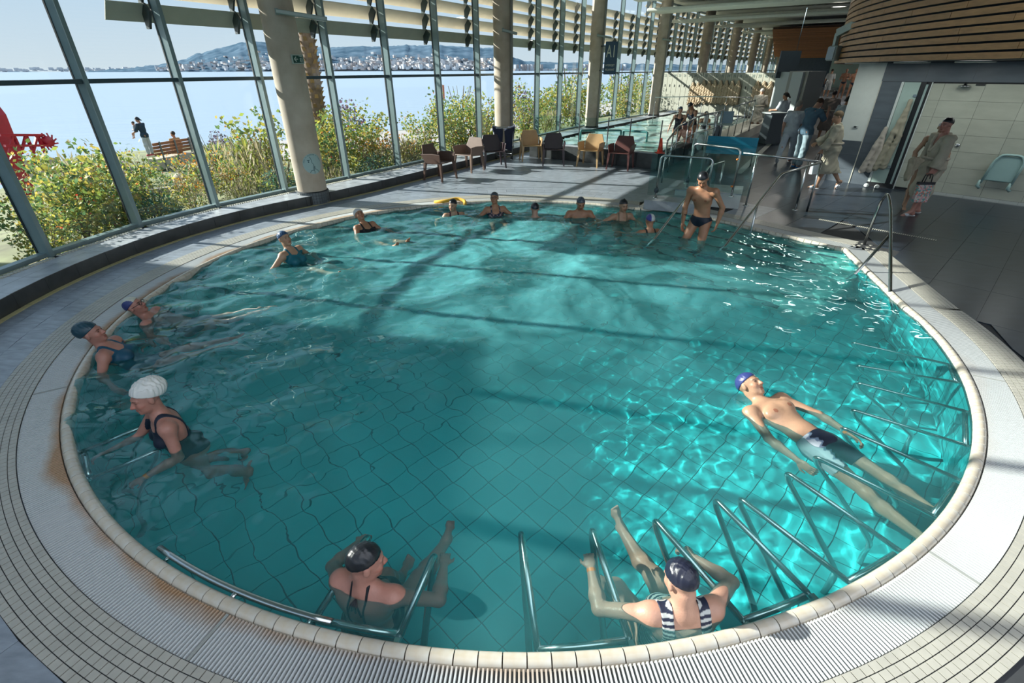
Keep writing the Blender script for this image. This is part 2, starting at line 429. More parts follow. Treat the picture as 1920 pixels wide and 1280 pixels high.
water = grid_water('pool_water', in_pool, (-4.75, 5.5, 1.2, 10.9), 0.032, WATER_Z, M_WATER, wave_height)
tag(water, 'rippling turquoise water filling the large round pool', 'water', kind='stuff')

# ---- coping: one glazed bullnose tile after another
cope = thing('pool_coping', 'rounded glazed edge tiles around the big round pool', 'coping'); cope['kind'] = 'structure'
def coping_mesh(L):
    prof = [(-0.085, -0.10), (-0.085, -0.035), (-0.080, -0.012), (-0.066, 0.004), (-0.045, 0.010), (-0.024, 0.006), (-0.006, -0.008), (0.0, -0.03), (0.0, -0.06)]
    b = MB(); n = len(prof)
    P = [(x, y, z) for x in (-L / 2, L / 2) for y, z in prof]
    b.add(P, [(i, i + 1, n + i + 1, n + i) for i in range(n - 1)], True); b.add(P, [tuple(range(n)), tuple(range(2 * n - 1, n - 1, -1))])
    return b.mesh('coping_tile')
TL = 0.1205; cm = coping_mesh(TL - 0.007); cm.materials.append(M_COPE)
ntile = int(ARC[-1] / TL)
for k in range(ntile):
    p, n = along(k * ARC[-1] / ntile)
    # outline runs counter-clockwise: local +x along it, local +y outward
    o = link('coping_tile', cm, None, cope, loc=(p.x, p.y, 0)); o.rotation_euler = (0, 0, math.atan2(n.y, n.x) - PI / 2)
bed = MB()
oa = outline(-0.075, 0.1); ob = outline(-0.004, 0.1)
bed.add([(p.x, p.y, -0.012) for p, n in oa] + [(p.x, p.y, -0.012) for p, n in ob], [(i, (i + 1) % len(oa), len(oa) + (i + 1) % len(oa), len(oa) + i) for i in range(min(len(oa), len(ob)))])
bed.build('joint_mortar', mat('brown_mortar', (0.045, 0.025, 0.014), 0.8, var=0.3), cope)

# ---- overflow grating: radial slats
def grate_mat():
    m, t, b, o = _base('stained_white_grate'); N = t.nodes.new; L = t.links.new
    ge = N('ShaderNodeNewGeometry'); sb = N('ShaderNodeVectorMath'); sb.operation = 'SUBTRACT'; sb.inputs[1].default_value = (PC.x, PC.y, 0); L(ge.outputs['Position'], sb.inputs[0])
    mu = N('ShaderNodeVectorMath'); mu.operation = 'MULTIPLY'; mu.inputs[1].default_value = (1, 1, 0); L(sb.outputs[0], mu.inputs[0])
    ln = N('ShaderNodeVectorMath'); ln.operation = 'LENGTH'; L(mu.outputs[0], ln.inputs[0])
    nz = N('ShaderNodeTexNoise'); nz.inputs['Scale'].default_value = 1.3; nz.inputs['Detail'].default_value = 6; L(ge.outputs['Position'], nz.inputs['Vector'])
    md = N('ShaderNodeMath'); md.operation = 'MULTIPLY_ADD'; md.inputs[1].default_value = -0.42; md.inputs[2].default_value = 0.16; L(nz.outputs[0], md.inputs[0])
    ad = N('ShaderNodeMath'); ad.operation = 'ADD'; L(ln.outputs['Value'], ad.inputs[0]); L(md.outputs[0], ad.inputs[1])
    mr = N('ShaderNodeMapRange'); mr.inputs['From Min'].default_value = PR - 0.06; mr.inputs['From Max'].default_value = PR + 0.025; mr.inputs['To Min'].default_value = 0.85; mr.inputs['To Max'].default_value = 0.0; L(ad.outputs[0], mr.inputs[0])
    sx = N('ShaderNodeSeparateXYZ'); L(sb.outputs[0], sx.inputs[0]); gx = N('ShaderNodeMapRange'); gx.inputs['From Min'].default_value = -1.0; gx.inputs['From Max'].default_value = 1.2; gx.inputs['To Min'].default_value = 1; gx.inputs['To Max'].default_value = 0.12; L(sx.outputs['X'], gx.inputs[0])
    m_ = N('ShaderNodeMath'); m_.operation = 'MULTIPLY'; L(mr.outputs[0], m_.inputs[0]); L(gx.outputs[0], m_.inputs[1]); mr = m_
    mx = N('ShaderNodeMix'); mx.data_type = 'RGBA'; mx.inputs['A'].default_value = (0.50, 0.52, 0.52, 1); mx.inputs['B'].default_value = (0.36, 0.19, 0.07, 1); L(mr.outputs[0], mx.inputs[0])
    L(mx.outputs['Result'], b.inputs['Base Color']); b.inputs['Roughness'].default_value = 0.45
    return m
M_SLAT = grate_mat()
grate = thing('overflow_grating', 'white slatted overflow grating running around the round pool', 'grating')
SP = 0.0215
b = MB(); b.add([(-0.0065, 0.003, -0.03), (0.0065, 0.003, -0.03), (0.0045, 0.003, -0.004), (-0.0045, 0.003, -0.004), (-0.0065, 0.247, -0.03), (0.0065, 0.247, -0.03), (0.0045, 0.247, -0.004), (-0.0045, 0.247, -0.004)],
    [(0, 1, 2, 3), (7, 6, 5, 4), (0, 4, 5, 1), (1, 5, 6, 2), (2, 6, 7, 3), (3, 7, 4, 0)])
slat_me = b.mesh('slat'); slat_me.materials.append(M_SLAT)
nsl = int(ARC[-1] / SP); slats = []
for k in range(nsl):
    p, n = along((k + 0.5) * ARC[-1] / nsl); q = p + n * 0.12
    slats.append((q.x ** 2 + q.y ** 2, p, n))
slats.sort(key=lambda q: q[0])
rest = MB()
for k, (d, p, n) in enumerate(slats):
    if k < 300:
        o = link('slat', slat_me, None, grate, loc=(p.x, p.y, 0)); o.rotation_euler = (0, 0, math.atan2(n.y, n.x) - PI / 2)
    else: rest.bar((p + n * 0.003) + Vector((0, 0, -0.017)), (p + n * 0.247) + Vector((0, 0, -0.017)), 0.012, 0.026)
o = rest.build('slat_run', M_SLAT, grate); o['kind'] = 'stuff'
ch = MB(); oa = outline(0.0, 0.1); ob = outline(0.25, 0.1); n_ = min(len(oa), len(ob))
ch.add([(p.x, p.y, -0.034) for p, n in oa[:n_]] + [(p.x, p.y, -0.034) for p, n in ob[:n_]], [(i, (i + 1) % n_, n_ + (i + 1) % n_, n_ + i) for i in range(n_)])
ch.build('gutter', mat('gutter_grey', (0.12, 0.125, 0.12), 0.7, var=0.2), grate)  # plain grey channel bed under the slats
for a in (-109.5, -28.0, -150.0, -60.0, 150.0):      # seams between grating lengths
    a = math.radians(a); p = pc_at(a); n = Vector((math.cos(a), math.sin(a), 0))
    sb = MB(); sb.bar(p + n * 0.004 + Vector((0, 0, -0.012)), p + n * 0.246 + Vector((0, 0, -0.012)), 0.016, 0.02); sb.build('seam', mat('grey_seam', (0.30, 0.31, 0.29), 0.5), grate)

# ---- mosaic border
border = MB(); oa = outline(0.25, 0.1); ob = outline(0.53, 0.1); n_ = min(len(oa), len(ob))
border.add([(p.x, p.y, -0.004) for p, n in oa[:n_]] + [(p.x, p.y, -0.004) for p, n in ob[:n_]], [(i, (i + 1) % n_, n_ + (i + 1) % n_, n_ + i) for i in range(n_)])
border = border.build('trim_1', M_GROUT); tag(border, 'band of small cream mosaic tiles around the pool grating', 'mosaic', kind='structure')
RW = 0.28 / 6; TW = 0.054
tiles = []
for r in range(6):
    off0 = 0.25 + r * RW + 0.002; off1 = 0.25 + (r + 1) * RW - 0.002
    rad = PR + (off0 + off1) / 2; nt_ = int(ARC[-1] * (rad / PR) / TW)
    for k in range(nt_):
        s = (k + (0.0 if r % 2 else 0.0)) * ARC[-1] / nt_; p, n = along(s)
        q = p + n * (off0 + off1) / 2
        tiles.append((q.x ** 2 + q.y ** 2, q, n))
tiles.sort(key=lambda q: q[0])
b = MB(); b.box((0, 0, -0.004), (TW - 0.006, RW - 0.0045, 0.012)); tile_me = b.mesh('mosaic_tile'); tile_me.materials.append(M_CREAM)
rest = MB()
for k, (d, q, n) in enumerate(tiles):
    rz = math.atan2(n.y, n.x) - PI / 2
    if k < 300:
        o = link('mosaic_tile', tile_me, None, border, loc=(q.x, q.y, 0)); o.rotation_euler = (0, 0, rz)
    else: rest.box((q.x, q.y, -0.004), (TW - 0.006, RW - 0.0045, 0.012), rz)
o = rest.build('mosaic_run', M_CREAM, border); o['kind'] = 'stuff'

# ---- facade line (mullion positions), from beyond the camera to the far end
FP = [Vector(p + (0,)) for p in ((-4.6, -2.2), (-5.4, -0.8), (-6.0, 0.7), (-6.4, 2.2), (-6.62, 3.7), (-6.68, 5.15), (-6.59, 6.60), (-6.30, 8.08), (-5.70, 9.42), (-4.90, 10.74), (-3.98, 12.20), (-3.04, 13.73))]
d1 = Vector((0.51, 0.86, 0)).normalized(); d2 = Vector((0.568, 0.823, 0)).normalized()
for k in range(6): FP.append(FP[-1] + d1 * 1.98)
for k in range(27): FP.append(FP[-1] + d2 * 1.96)
NFP = len(FP)
def hall_reach(p, d):
    best = 75.0
    for a, b in zip(FP, FP[1:]):
        e_ = b - a; den = d.x * e_.y - d.y * e_.x
        if abs(den) < 1e-9: continue
        w = a - p; t = (w.x * e_.y - w.y * e_.x) / den; u = (w.x * d.y - w.y * d.x) / den
        if t > 0 and -0.001 <= u <= 1.001: best = min(best, t)
    return best
# ---- floor (deck)
fl = MB(); ob = outline(0.53, 0.12); n_ = len(ob); far = []
for p, n in ob:
    d = (p - PC).normalized(); far.append(p + d * hall_reach(p, d))
fl.add([(p.x, p.y, -0.012) for p, n in ob] + [(p.x, p.y, -0.012) for p in far], [(i, (i + 1) % n_, n_ + (i + 1) % n_, n_ + i) for i in range(n_)])
floor = fl.build('floor', M_GROUT); tag(floor, 'dark slate tiled deck around the pool', 'floor', kind='structure')
U = (0.680, -0.733); Vv = (0.733, 0.680)
BENCH_R = 6.10
def keep_deck(poly):
    cx = sum(p[0] for p in poly) / 4; cyy = sum(p[1] for p in poly) / 4
    a = math.degrees(math.atan2(cyy - PC.y, cx - PC.x)) % 360
    rr = math.hypot(cx - PC.x, cyy - PC.y)
    if cyy < 0.3 or cyy > 24 or cx > 13 or cx < -6: return None
    # left edge: the bench along the windows
    if cx < 6:
        k = (cx + 3.0) * 0.86 - (cyy - 13.2) * 0.51
        if cyy > 11 and k < 0.2: return None
    if 58 < a < 262:
        if rr < BENCH_R - 0.7: return None
        n = ((cx - PC.x) / rr, (cyy - PC.y) / rr)
        if 136 < a < 262: return None
        return clip_poly(poly, (-n[0], -n[1]), -(n[0] * PC.x + n[1] * PC.y + BENCH_R + 0.004)) if rr < BENCH_R + 0.9 else poly
    d, i = sdist(cx, cyy)
    if d < -0.2: return None
    if d > 1.5: return poly
    pl = poly
    for j in (i, (i + 14) % NO, (i - 14) % NO):
        n = _na[j]
        if math.hypot(_pa[j][0] - cx, _pa[j][1] - cyy) < 1.6 and len(pl) > 2: pl = clip_poly(pl, (-n[0], -n[1]), -(float(n @ _pa[j]) + 0.535))
    return pl
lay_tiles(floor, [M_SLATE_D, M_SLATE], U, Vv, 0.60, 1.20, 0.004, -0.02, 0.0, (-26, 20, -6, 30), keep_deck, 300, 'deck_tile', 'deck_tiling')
# ring of grey tiles between the mosaic and the bench
for r in range(3):
    r0 = PR + 0.535 + r * 0.262; r1 = r0 + 0.258; a = math.radians(56.5 - r * 0.5)
    while a < math.radians(262):
        da = 0.46 / r1; b = MB()
        P = [pc_at(a + 0.002 / r0, r0), pc_at(a + 0.002 / r0, r1), pc_at(a + da - 0.002 / r0, r1), pc_at(a + da - 0.002 / r0, r0)]
        c = sum(P, Vector()) / 4
        b.prism([(p.x - c.x, p.y - c.y) for p in reversed(P)], -0.02, 0.0)
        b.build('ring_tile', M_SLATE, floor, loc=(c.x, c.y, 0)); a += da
# ------------------------------------------------------------------ facade line (mullion positions), from beyond the camera to the far end
def fnorm(i):
    a = FP[max(i - 1, 0)]; b = FP[min(i + 1, NFP - 1)]; d = (b - a).normalized(); return Vector((d.y, -d.x, 0))      # towards the hall
SILL = 0.20; TOP = 5.7; TRANS = 2.37
M_MULL = mat('grey_green_aluminium', (0.22, 0.30, 0.31), 0.35, 0.25, var=0.06)
M_TRANS = mat('dark_transom', (0.05, 0.085, 0.10), 0.4, 0.2)
M_GASKET = mat('black_gasket', (0.015, 0.018, 0.02), 0.6)
for i in range(NFP - 1):
    a, b = FP[i], FP[i + 1]
    if i > 40 and i % 2: pass
    n = fnorm(i); w = thing('window_%d' % (i + 1), 'tall glazed window bay of the curved facade', None); w['kind'] = 'structure'; del_ = w
    w['label'] = 'tall glazed window bay of the curved facade'
    mb = MB(); d = (b - a).normalized(); nn = Vector((d.y, -d.x, 0))
    mb.box((a.x - n.x * 0.02, a.y - n.y * 0.02, (SILL + TOP) / 2), (0.065, 0.17, TOP - SILL), math.atan2(n.y, n.x) - PI / 2)
    mb.build('mullion', M_MULL, w)
    mb = MB(); mb.box((a.x - n.x * 0.118, a.y - n.y * 0.118, (SILL + TOP) / 2), (0.085, 0.03, TOP - SILL), math.atan2(n.y, n.x) - PI / 2); mb.build('gasket', M_GASKET, w)
    mb = MB(); mb.bar(a - nn * 0.03 + Vector((0, 0, TRANS)), b - nn * 0.03 + Vector((0, 0, TRANS)), 0.13, 0.06); mb.build('transom', M_TRANS, w)
    mb = MB(); mb.bar(a - nn * 0.05 + Vector((0, 0, SILL + 0.03)), b - nn * 0.05 + Vector((0, 0, SILL + 0.03)), 0.12, 0.06); mb.build('sill_rail', M_MULL, w)
    mb = MB(); mb.bar(a - nn * 0.04 + Vector((0, 0, TOP)), b - nn * 0.04 + Vector((0, 0, TOP)), 0.16, 0.12); mb.build('head_rail', M_MULL, w)
    for z0, z1 in ((SILL + 0.06, TRANS - 0.03), (TRANS + 0.03, TOP - 0.06)):
        pa = a - nn * 0.09 + d * 0.03; pb = b - nn * 0.09 - d * 0.03
        mb = MB(); mb.slab((pa.x, pa.y, z0), (pb.x, pb.y, z0), (pb.x, pb.y, z1), (pa.x, pa.y, z1), 0.012); mb.build('pane', M_PANE, w)

# sun louvers outside, from the second visible bay on
M_BLADE = mat('cream_louver_blade', (0.66, 0.60, 0.50), 0.6, var=0.05)
M_BRACK = mat('dark_louver_bracket', (0.035, 0.055, 0.06), 0.5)
LV0 = 8
for i in range(LV0, NFP - 1):
    a, b = FP[i], FP[i + 1]; n0 = fnorm(i); n1 = fnorm(i + 1)
    a2 = a - n0 * 0.42; b2 = b - n1 * 0.42
    lv = thing('sun_louver', 'cream sun louver blades outside the upper window panes, bay %s' % ('nearest the left' if i == LV0 else 'along the facade'), 'louver', group='sun louvers along the facade')
    lv['label'] = 'cream sun louver blades outside the %s louvered bay counted from the left' % ordinal(i - LV0 + 1)
    d = (b2 - a2).normalized(); nn = Vector((d.y, -d.x, 0))
    if i == LV0: a2 = a2 - d * 0.55
    nbl = 7 if i > 20 else 5
    for k in range(nbl):
        z = 3.33 + k * 0.36; mb = MB()
        p0 = a2 + nn * 0.10 + Vector((0, 0, z + 0.12)); p1 = b2 + nn * 0.10 + Vector((0, 0, z + 0.12)); q1 = b2 - nn * 0.10 + Vector((0, 0, z - 0.12)); q0 = a2 - nn * 0.10 + Vector((0, 0, z - 0.12))
        mb.slab(p0, p1, q1, q0, 0.018); mb.build('blade', M_BLADE, lv)
    mb = MB(); prof = []
    for k in range(nbl):
        z = 3.33 + k * 0.36; prof += [(0.02, z - 0.22), (0.16, z + 0.02), (0.05, z + 0.14)]
    c0 = a - n0 * 0.27
    pts = [(y, z) for y, z in prof]; poly = [(-0.06, prof[0][1])] + pts + [(-0.06, prof[-1][1])]
    P = []
    for sx in (-0.02, 0.02):
        for y, z in poly: P.append(c0 - n0 * (0.10 - y) * -1 * -1 + Vector((-n0.y, n0.x, 0)) * sx + Vector((0, 0, z)))
    m_ = len(poly); mb.add(P, [tuple(range(m_)), tuple(range(2 * m_ - 1, m_ - 1, -1))] + [(q, (q + 1) % m_, m_ + (q + 1) % m_, m_ + q) for q in range(m_)])
    mb.build('bracket', M_BRACK, lv)

# ---- window bench
foot = [pc_at(math.radians(a), BENCH_R) for a in range(262, 134, -3)]
foot += [FP[k] + fnorm(k) * 0.84 for k in range(10, NFP - 12)]
def near_facade(p):
    best = None
    for k in range(NFP - 1):
        a, b = FP[k], FP[k + 1]; ab = b - a; t = max(0, min(1, (p - a).dot(ab) / ab.length_squared)); q = a + ab * t; d = (p - q).length
        if best is None or d < best[0]: best = (d, q)
    return best[1]
back = [near_facade(p) for p in foot]
bm_ = MB(); nf = len(foot)
bm_.add([(p.x, p.y, SILL - 0.012) for p in foot] + [(p.x, p.y, SILL - 0.012) for p in back], [(i, i + 1, nf + i + 1, nf + i) for i in range(nf - 1)])
bm_.add([(p.x, p.y, -0.01) for p in foot] + [(p.x, p.y, SILL - 0.012) for p in foot], [(i, i + 1, nf + i + 1, nf + i) for i in range(nf - 1)])
bench = bm_.build('trim_2', M_GROUT); tag(bench, 'low tiled window bench running along the glass facade', 'bench', kind='structure')
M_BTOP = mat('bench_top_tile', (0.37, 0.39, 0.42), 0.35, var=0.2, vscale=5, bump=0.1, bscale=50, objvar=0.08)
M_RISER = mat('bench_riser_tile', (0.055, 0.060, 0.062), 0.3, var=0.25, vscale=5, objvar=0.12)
M_TOOTH = mat('ivory_grille', (0.55, 0.54, 0.46), 0.6, var=0.05)
def poly_at(pts, s):
    acc = 0.0
    for i in range(len(pts) - 1):
        L = (pts[i + 1] - pts[i]).length
        if acc + L >= s: return pts[i].lerp(pts[i + 1], (s - acc) / L), (pts[i + 1] - pts[i]).normalized()
        acc += L
    return None, None
s = 0.0; strip = MB(); teeth = MB(); joint = 0
while True:
    p0, d0 = poly_at(foot, s + 0.003); p1, d1_ = poly_at(foot, s + 0.497)
    if p1 is None or p1.y > 34: break
    q0 = near_facade(p0); q1 = near_facade(p1)
    n0 = (p0 - q0).normalized(); n1 = (p1 - q1).normalized()
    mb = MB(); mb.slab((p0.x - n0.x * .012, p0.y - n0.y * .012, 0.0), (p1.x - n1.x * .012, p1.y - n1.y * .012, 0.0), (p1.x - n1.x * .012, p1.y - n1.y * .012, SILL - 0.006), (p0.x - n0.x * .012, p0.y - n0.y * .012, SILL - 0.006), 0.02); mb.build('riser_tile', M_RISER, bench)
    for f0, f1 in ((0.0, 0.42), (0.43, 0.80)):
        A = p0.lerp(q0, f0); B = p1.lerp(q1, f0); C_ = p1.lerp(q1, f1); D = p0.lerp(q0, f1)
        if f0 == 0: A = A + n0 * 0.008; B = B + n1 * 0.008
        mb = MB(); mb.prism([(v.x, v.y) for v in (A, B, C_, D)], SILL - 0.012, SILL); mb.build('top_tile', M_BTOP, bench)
    s += 0.5
s = 0.02
while True:
    p0, d0 = poly_at(foot, s)
    if p0 is None or p0.y > 30: break
    q0 = near_facade(p0); n = (p0 - q0).normalized(); W_ = (p0 - q0).length; c = q0 + n * min(0.13, W_ * 0.18)
    teeth.box((c.x, c.y, SILL + 0.006), (0.026, 0.075, 0.014), math.atan2(n.y, n.x) - PI / 2); s += 0.047 if p0.y < 15 else 0.07
o = teeth.build('vent_grille', M_TOOTH, bench); o['kind'] = 'stuff'
s = 0.0; yl = MB()
while True:
    p0, d0 = poly_at(foot, s + 0.003); p1, _ = poly_at(foot, s + 0.447)
    if p1 is None or p1.y > 22: break
    q0 = near_facade(p0); q1 = near_facade(p1); n0 = (p0 - q0).normalized(); n1 = (p1 - q1).normalized()
    mb = MB(); mb.prism([((p0 + n0 * .012).x, (p0 + n0 * .012).y), ((p0 + n0 * .085).x, (p0 + n0 * .085).y), ((p1 + n1 * .085).x, (p1 + n1 * .085).y), ((p1 + n1 * .012).x, (p1 + n1 * .012).y)], 0.0, 0.006); mb.build('yellow_strip', M_YELLOW, bench); s += 0.45

# ---- columns
CP = [(-4.30, 10.70), (-0.25, 17.60), (3.66, 24.1), (8.15, 30.5), (12.7, 36.9), (17.1, 43.3), (21.5, 49.9), (25.7, 56.3), (30.2, 62.8)]
clabels = ['round concrete column nearest the camera with a round face sticker and exit sign', 'concrete column behind the dark chairs and the navy laundry trolley', 'concrete column carrying the blue A1 sign', 'concrete column left of the white lockers',
    'concrete column rising behind the left half of the white lockers', 'concrete column rising behind the right half of the white lockers', 'concrete column rising above the right end of the white lockers', 'second farthest concrete column before the wood ceiling', 'farthest concrete column beside the wood ceiling']
M_COLTILE = mat('column_foot_mosaic', (0.10, 0.12, 0.13), 0.35, var=0.2, vscale=12)
columns = []
for k, (x, y) in enumerate(CP):
    c = thing('column', clabels[k], 'column', (x, y, 0), group='concrete columns along the facade')
    mb = MB(); mb.lathe([(0.30, 0.25), (0.30, 5.7)], n=48); mb.build('shaft', M_CONC, c)
    mb = MB(); mb.lathe([(0.325, 0.0), (0.325, 0.255), (0.30, 0.265)], n=40); mb.build('foot_band', M_GROUT, c)
    if k < 1:
        t_me = None
        for r in range(4):
            for q in range(36):
                a = 2 * PI * (q + 0.5) / 36
                if t_me is None:
                    tb = MB(); tb.box((0.328, 0, 0), (0.008, 0.051, 0.056)); t_me = tb.mesh('foot_tile'); t_me.materials.append(M_COLTILE)
                if math.cos(a - math.atan2(-y, -x)) > -0.15:
                    o = link('foot_tile', t_me, None, c, loc=(0, 0, 0.034 + r * 0.061)); o.rotation_euler = (0, 0, a)
    if k in (1, 2, 3):
        a = math.atan2(-y, -x) + (0.9 if k == 1 else 0.9)
        mb = MB(); mb.box((math.cos(a) * 0.33, math.sin(a) * 0.33, 2.9), (0.05, 0.09, 5.3), a); mb.build('cable_duct', mat('grey_duct', (0.22, 0.22, 0.2), 0.5), c)
    columns.append(c)

# ---- roof and hanging ceiling boards
M_CEIL = mat('off_white_ceiling', (0.70, 0.71, 0.66), 0.7, var=0.05)
off = [FP[k] - fnorm(k) * 0.5 for k in range(NFP)]
FILL_GAP = (-2.0, 16.0, -9.0, 1.6)       # ceiling opening added behind the camera to let in fill light
cl = MB()
for q in ([(off[k].x, off[k].y) for k in range(NFP)] + [(90, off[-1].y), (90, FILL_GAP[3]), (FILL_GAP[0], FILL_GAP[3]), (FILL_GAP[0], FILL_GAP[2]), (FILL_GAP[1], FILL_GAP[2]), (FILL_GAP[1], FILL_GAP[3] - 0.001), (90, FILL_GAP[3] - 0.001), (90, -9.5), (-2.4, -9.5)],):
    cl.prism(q, 5.72, 5.95)
ceil = cl.build('ceiling', M_CEIL); tag(ceil, 'off white hall ceiling above the pools', 'ceiling', kind='structure')
def translucent_mat():
    m, t, b, o = _base('opal_fill_sheet'); t.nodes.remove(b); tr = t.nodes.new('ShaderNodeBsdfTranslucent'); tr.inputs[0].default_value = (0.80, 0.84, 0.90, 1); t.links.new(tr.outputs[0], o.inputs[0]); return m
M_OPAL = translucent_mat()  # translucent sheet added to spread daylight as soft fill
for k in range(6):
    b = MB(); y0 = FILL_GAP[2] + (FILL_GAP[3] - FILL_GAP[2]) * k / 6; y1 = FILL_GAP[2] + (FILL_GAP[3] - FILL_GAP[2]) * (k + 1) / 6
    b.add([(FILL_GAP[0], y0, 5.84), (FILL_GAP[1], y0, 5.84), (FILL_GAP[1], y1, 5.84), (FILL_GAP[0], y1, 5.84)], [(0, 1, 2, 3)]); b.build('fill_panel', M_OPAL, ceil)
# ------------------------------------------------------------------ outside: garden ground, sea, far shore, added shade wing
M_PATH = mat('promenade_paving', (0.42, 0.38, 0.36), 0.8, var=0.1, vscale=0.8)
M_SOIL = mat('garden_soil', (0.20, 0.19, 0.10), 0.9, var=0.4, vscale=1.5, col2=(0.28, 0.30, 0.14))
def gz(p):
    d = (p - near_facade(Vector((p.x, p.y, 0)))).length
    t = max(0, min(1, (d - 2.0) / 9.0)); return -0.25 - (3 * t * t - 2 * t ** 3) * 0.95
shore = [(-60, -30), (-58, 5), (-42, 20), (-26, 29), (-15, 34), (-6.5, 41.5), (-3.2, 46), (3, 56), (12, 74), (30, 110), (70, 190), (140, 320)]
def shore_x(i): return Vector(shore[i] + (0,))
gb = MB(); rows = []
NS = 60
def pl_pt(pts, t):
    n = len(pts) - 1; f = min(n - 1e-6, t * n); i = int(f); return pts[i].lerp(pts[i + 1], f - i)
inner_l = [FP[k] - fnorm(k) * 0.12 for k in range(NFP)] ; inner_l = [inner_l[0] + Vector((2, -14, 0))] + inner_l + [inner_l[-1] + Vector((45, 110, 0))]
sh = [Vector(p + (0,)) for p in shore]
def resample(pts, n):
    L = [0]
    for i in range(len(pts) - 1): L.append(L[-1] + (pts[i + 1] - pts[i]).length)
    out = []
    for k in range(n + 1):
        s = L[-1] * k / n; i = max(0, min(len(pts) - 2, int(np.searchsorted(L, s, side='right')) - 1)); out.append(pts[i].lerp(pts[i + 1], (s - L[i]) / (L[i + 1] - L[i])))
    return out
ia = resample(inner_l, NS); oa = []
for p in ia:      # match shore points by direction from the hall
    best = min((q for q in resample(sh, 240)), key=lambda q: (q - p).length); oa.append(best)
V = []; NR = 16
for k in range(NS + 1):
    for r in range(NR + 1):
        p = ia[k].lerp(oa[k], r / NR); z = gz(p)
        if r == NR: z = -2.3
        elif r == NR - 1: z = -1.35
        V.append((p.x, p.y, z))
gb.add(V, [(k * (NR + 1) + r, k * (NR + 1) + r + 1, (k + 1) * (NR + 1) + r + 1, (k + 1) * (NR + 1) + r) for k in range(NS) for r in range(NR)], True)
garden = gb.build('garden_ground', M_SOIL); tag(garden, 'sloping planted garden between the hall and the shore', 'garden', kind='structure')
# promenade: paved strip between garden and shore
def path_strip(off0, off1, z_up):
    b = MB(); V = []
    for k in range(8, NS - 2):
        d = (oa[k] - ia[k])
        for t in (off0, off1): p = ia[k] + d.normalized() * (d.length - t); V.append((p.x, p.y, gz(p) + z_up))
    n = len(V) // 2; b.add(V, [(2 * i, 2 * i + 1, 2 * i + 3, 2 * i + 2) for i in range(n - 1)], True); return b
pv = path_strip(11.0, 3.2, 0.06).build('promenade', M_PATH); tag(pv, 'pale paved promenade beyond the garden', 'path', kind='structure')
# sea
def sea_mat():
    m, t, b, o = _base('sea_water'); N = t.nodes.new; L = t.links.new
    b.inputs['Base Color'].default_value = (0.35, 0.43, 0.52, 1); b.inputs['Roughness'].default_value = 0.28
    tc = N('ShaderNodeTexCoord'); mp = N('ShaderNodeMapping'); mp.inputs['Scale'].default_value = (0.10, 0.55, 1); mp.inputs['Rotation'].default_value = (0, 0, 0.15); L(tc.outputs['Object'], mp.inputs[0])
    nz = N('ShaderNodeTexNoise'); nz.inputs['Scale'].default_value = 1.0; nz.inputs['Detail'].default_value = 6; L(mp.outputs[0], nz.inputs['Vector'])
    bp = N('ShaderNodeBump'); bp.inputs['Strength'].default_value = 0.55; bp.inputs['Distance'].default_value = 0.6; L(nz.outputs[0], bp.inputs['Height']); L(bp.outputs[0], b.inputs['Normal'])
    return m
sb_ = MB(); sb_.add([(-6000, -600, -2.0), (6000, -600, -2.0), (6000, 6000, -2.0), (-6000, 6000, -2.0)], [(0, 1, 2, 3)])
sea = sb_.build('sea', sea_mat()); tag(sea, 'calm pale blue bay stretching to the far shore', 'sea', kind='stuff')
# far hills: ridge heights read along the view, true distance about 3.5 km
RIDGE = [(-200, 134), (0, 134), (60, 134), (110, 138), (160, 135), (200, 131), (250, 127), (300, 121), (345, 111), (380, 99), (420, 88), (455, 79), (480, 77), (520, 82), (570, 88), (640, 88), (700, 87), (760, 85), (820, 85), (880, 88), (925, 90), (945, 97), (965, 109), (990, 115), (1020, 116), (1060, 118), (1100, 115), (1160, 119), (1220, 120), (1300, 121), (1420, 122)]
def ridge_y(x):
    for (a, b), (c, d) in zip(RIDGE, RIDGE[1:]):
        if a <= x <= c: return b + (d - b) * (x - a) / (c - a)
    return 125
def hill_mat():
    m, t, b, o = _base('hazed_wooded_hill'); N = t.nodes.new; L = t.links.new
    tc = N('ShaderNodeTexCoord'); nz = N('ShaderNodeTexNoise'); nz.inputs['Scale'].default_value = 0.012; nz.inputs['Detail'].default_value = 8; L(tc.outputs['Object'], nz.inputs['Vector'])
    rp = N('ShaderNodeValToRGB'); L(nz.outputs[0], rp.inputs[0]); rp.color_ramp.elements[0].position = 0.38; rp.color_ramp.elements[1].position = 0.66
    rp.color_ramp.elements[0].color = (0.060, 0.105, 0.150, 1); rp.color_ramp.elements[1].color = (0.13, 0.19, 0.25, 1)  # blue of aerial haze mixed into the woodland colour
    L(rp.outputs[0], b.inputs['Base Color']); b.inputs['Roughness'].default_value = 1.0; b.inputs['Specular IOR Level'].default_value = 0.0
    return m
M_HILL = hill_mat()
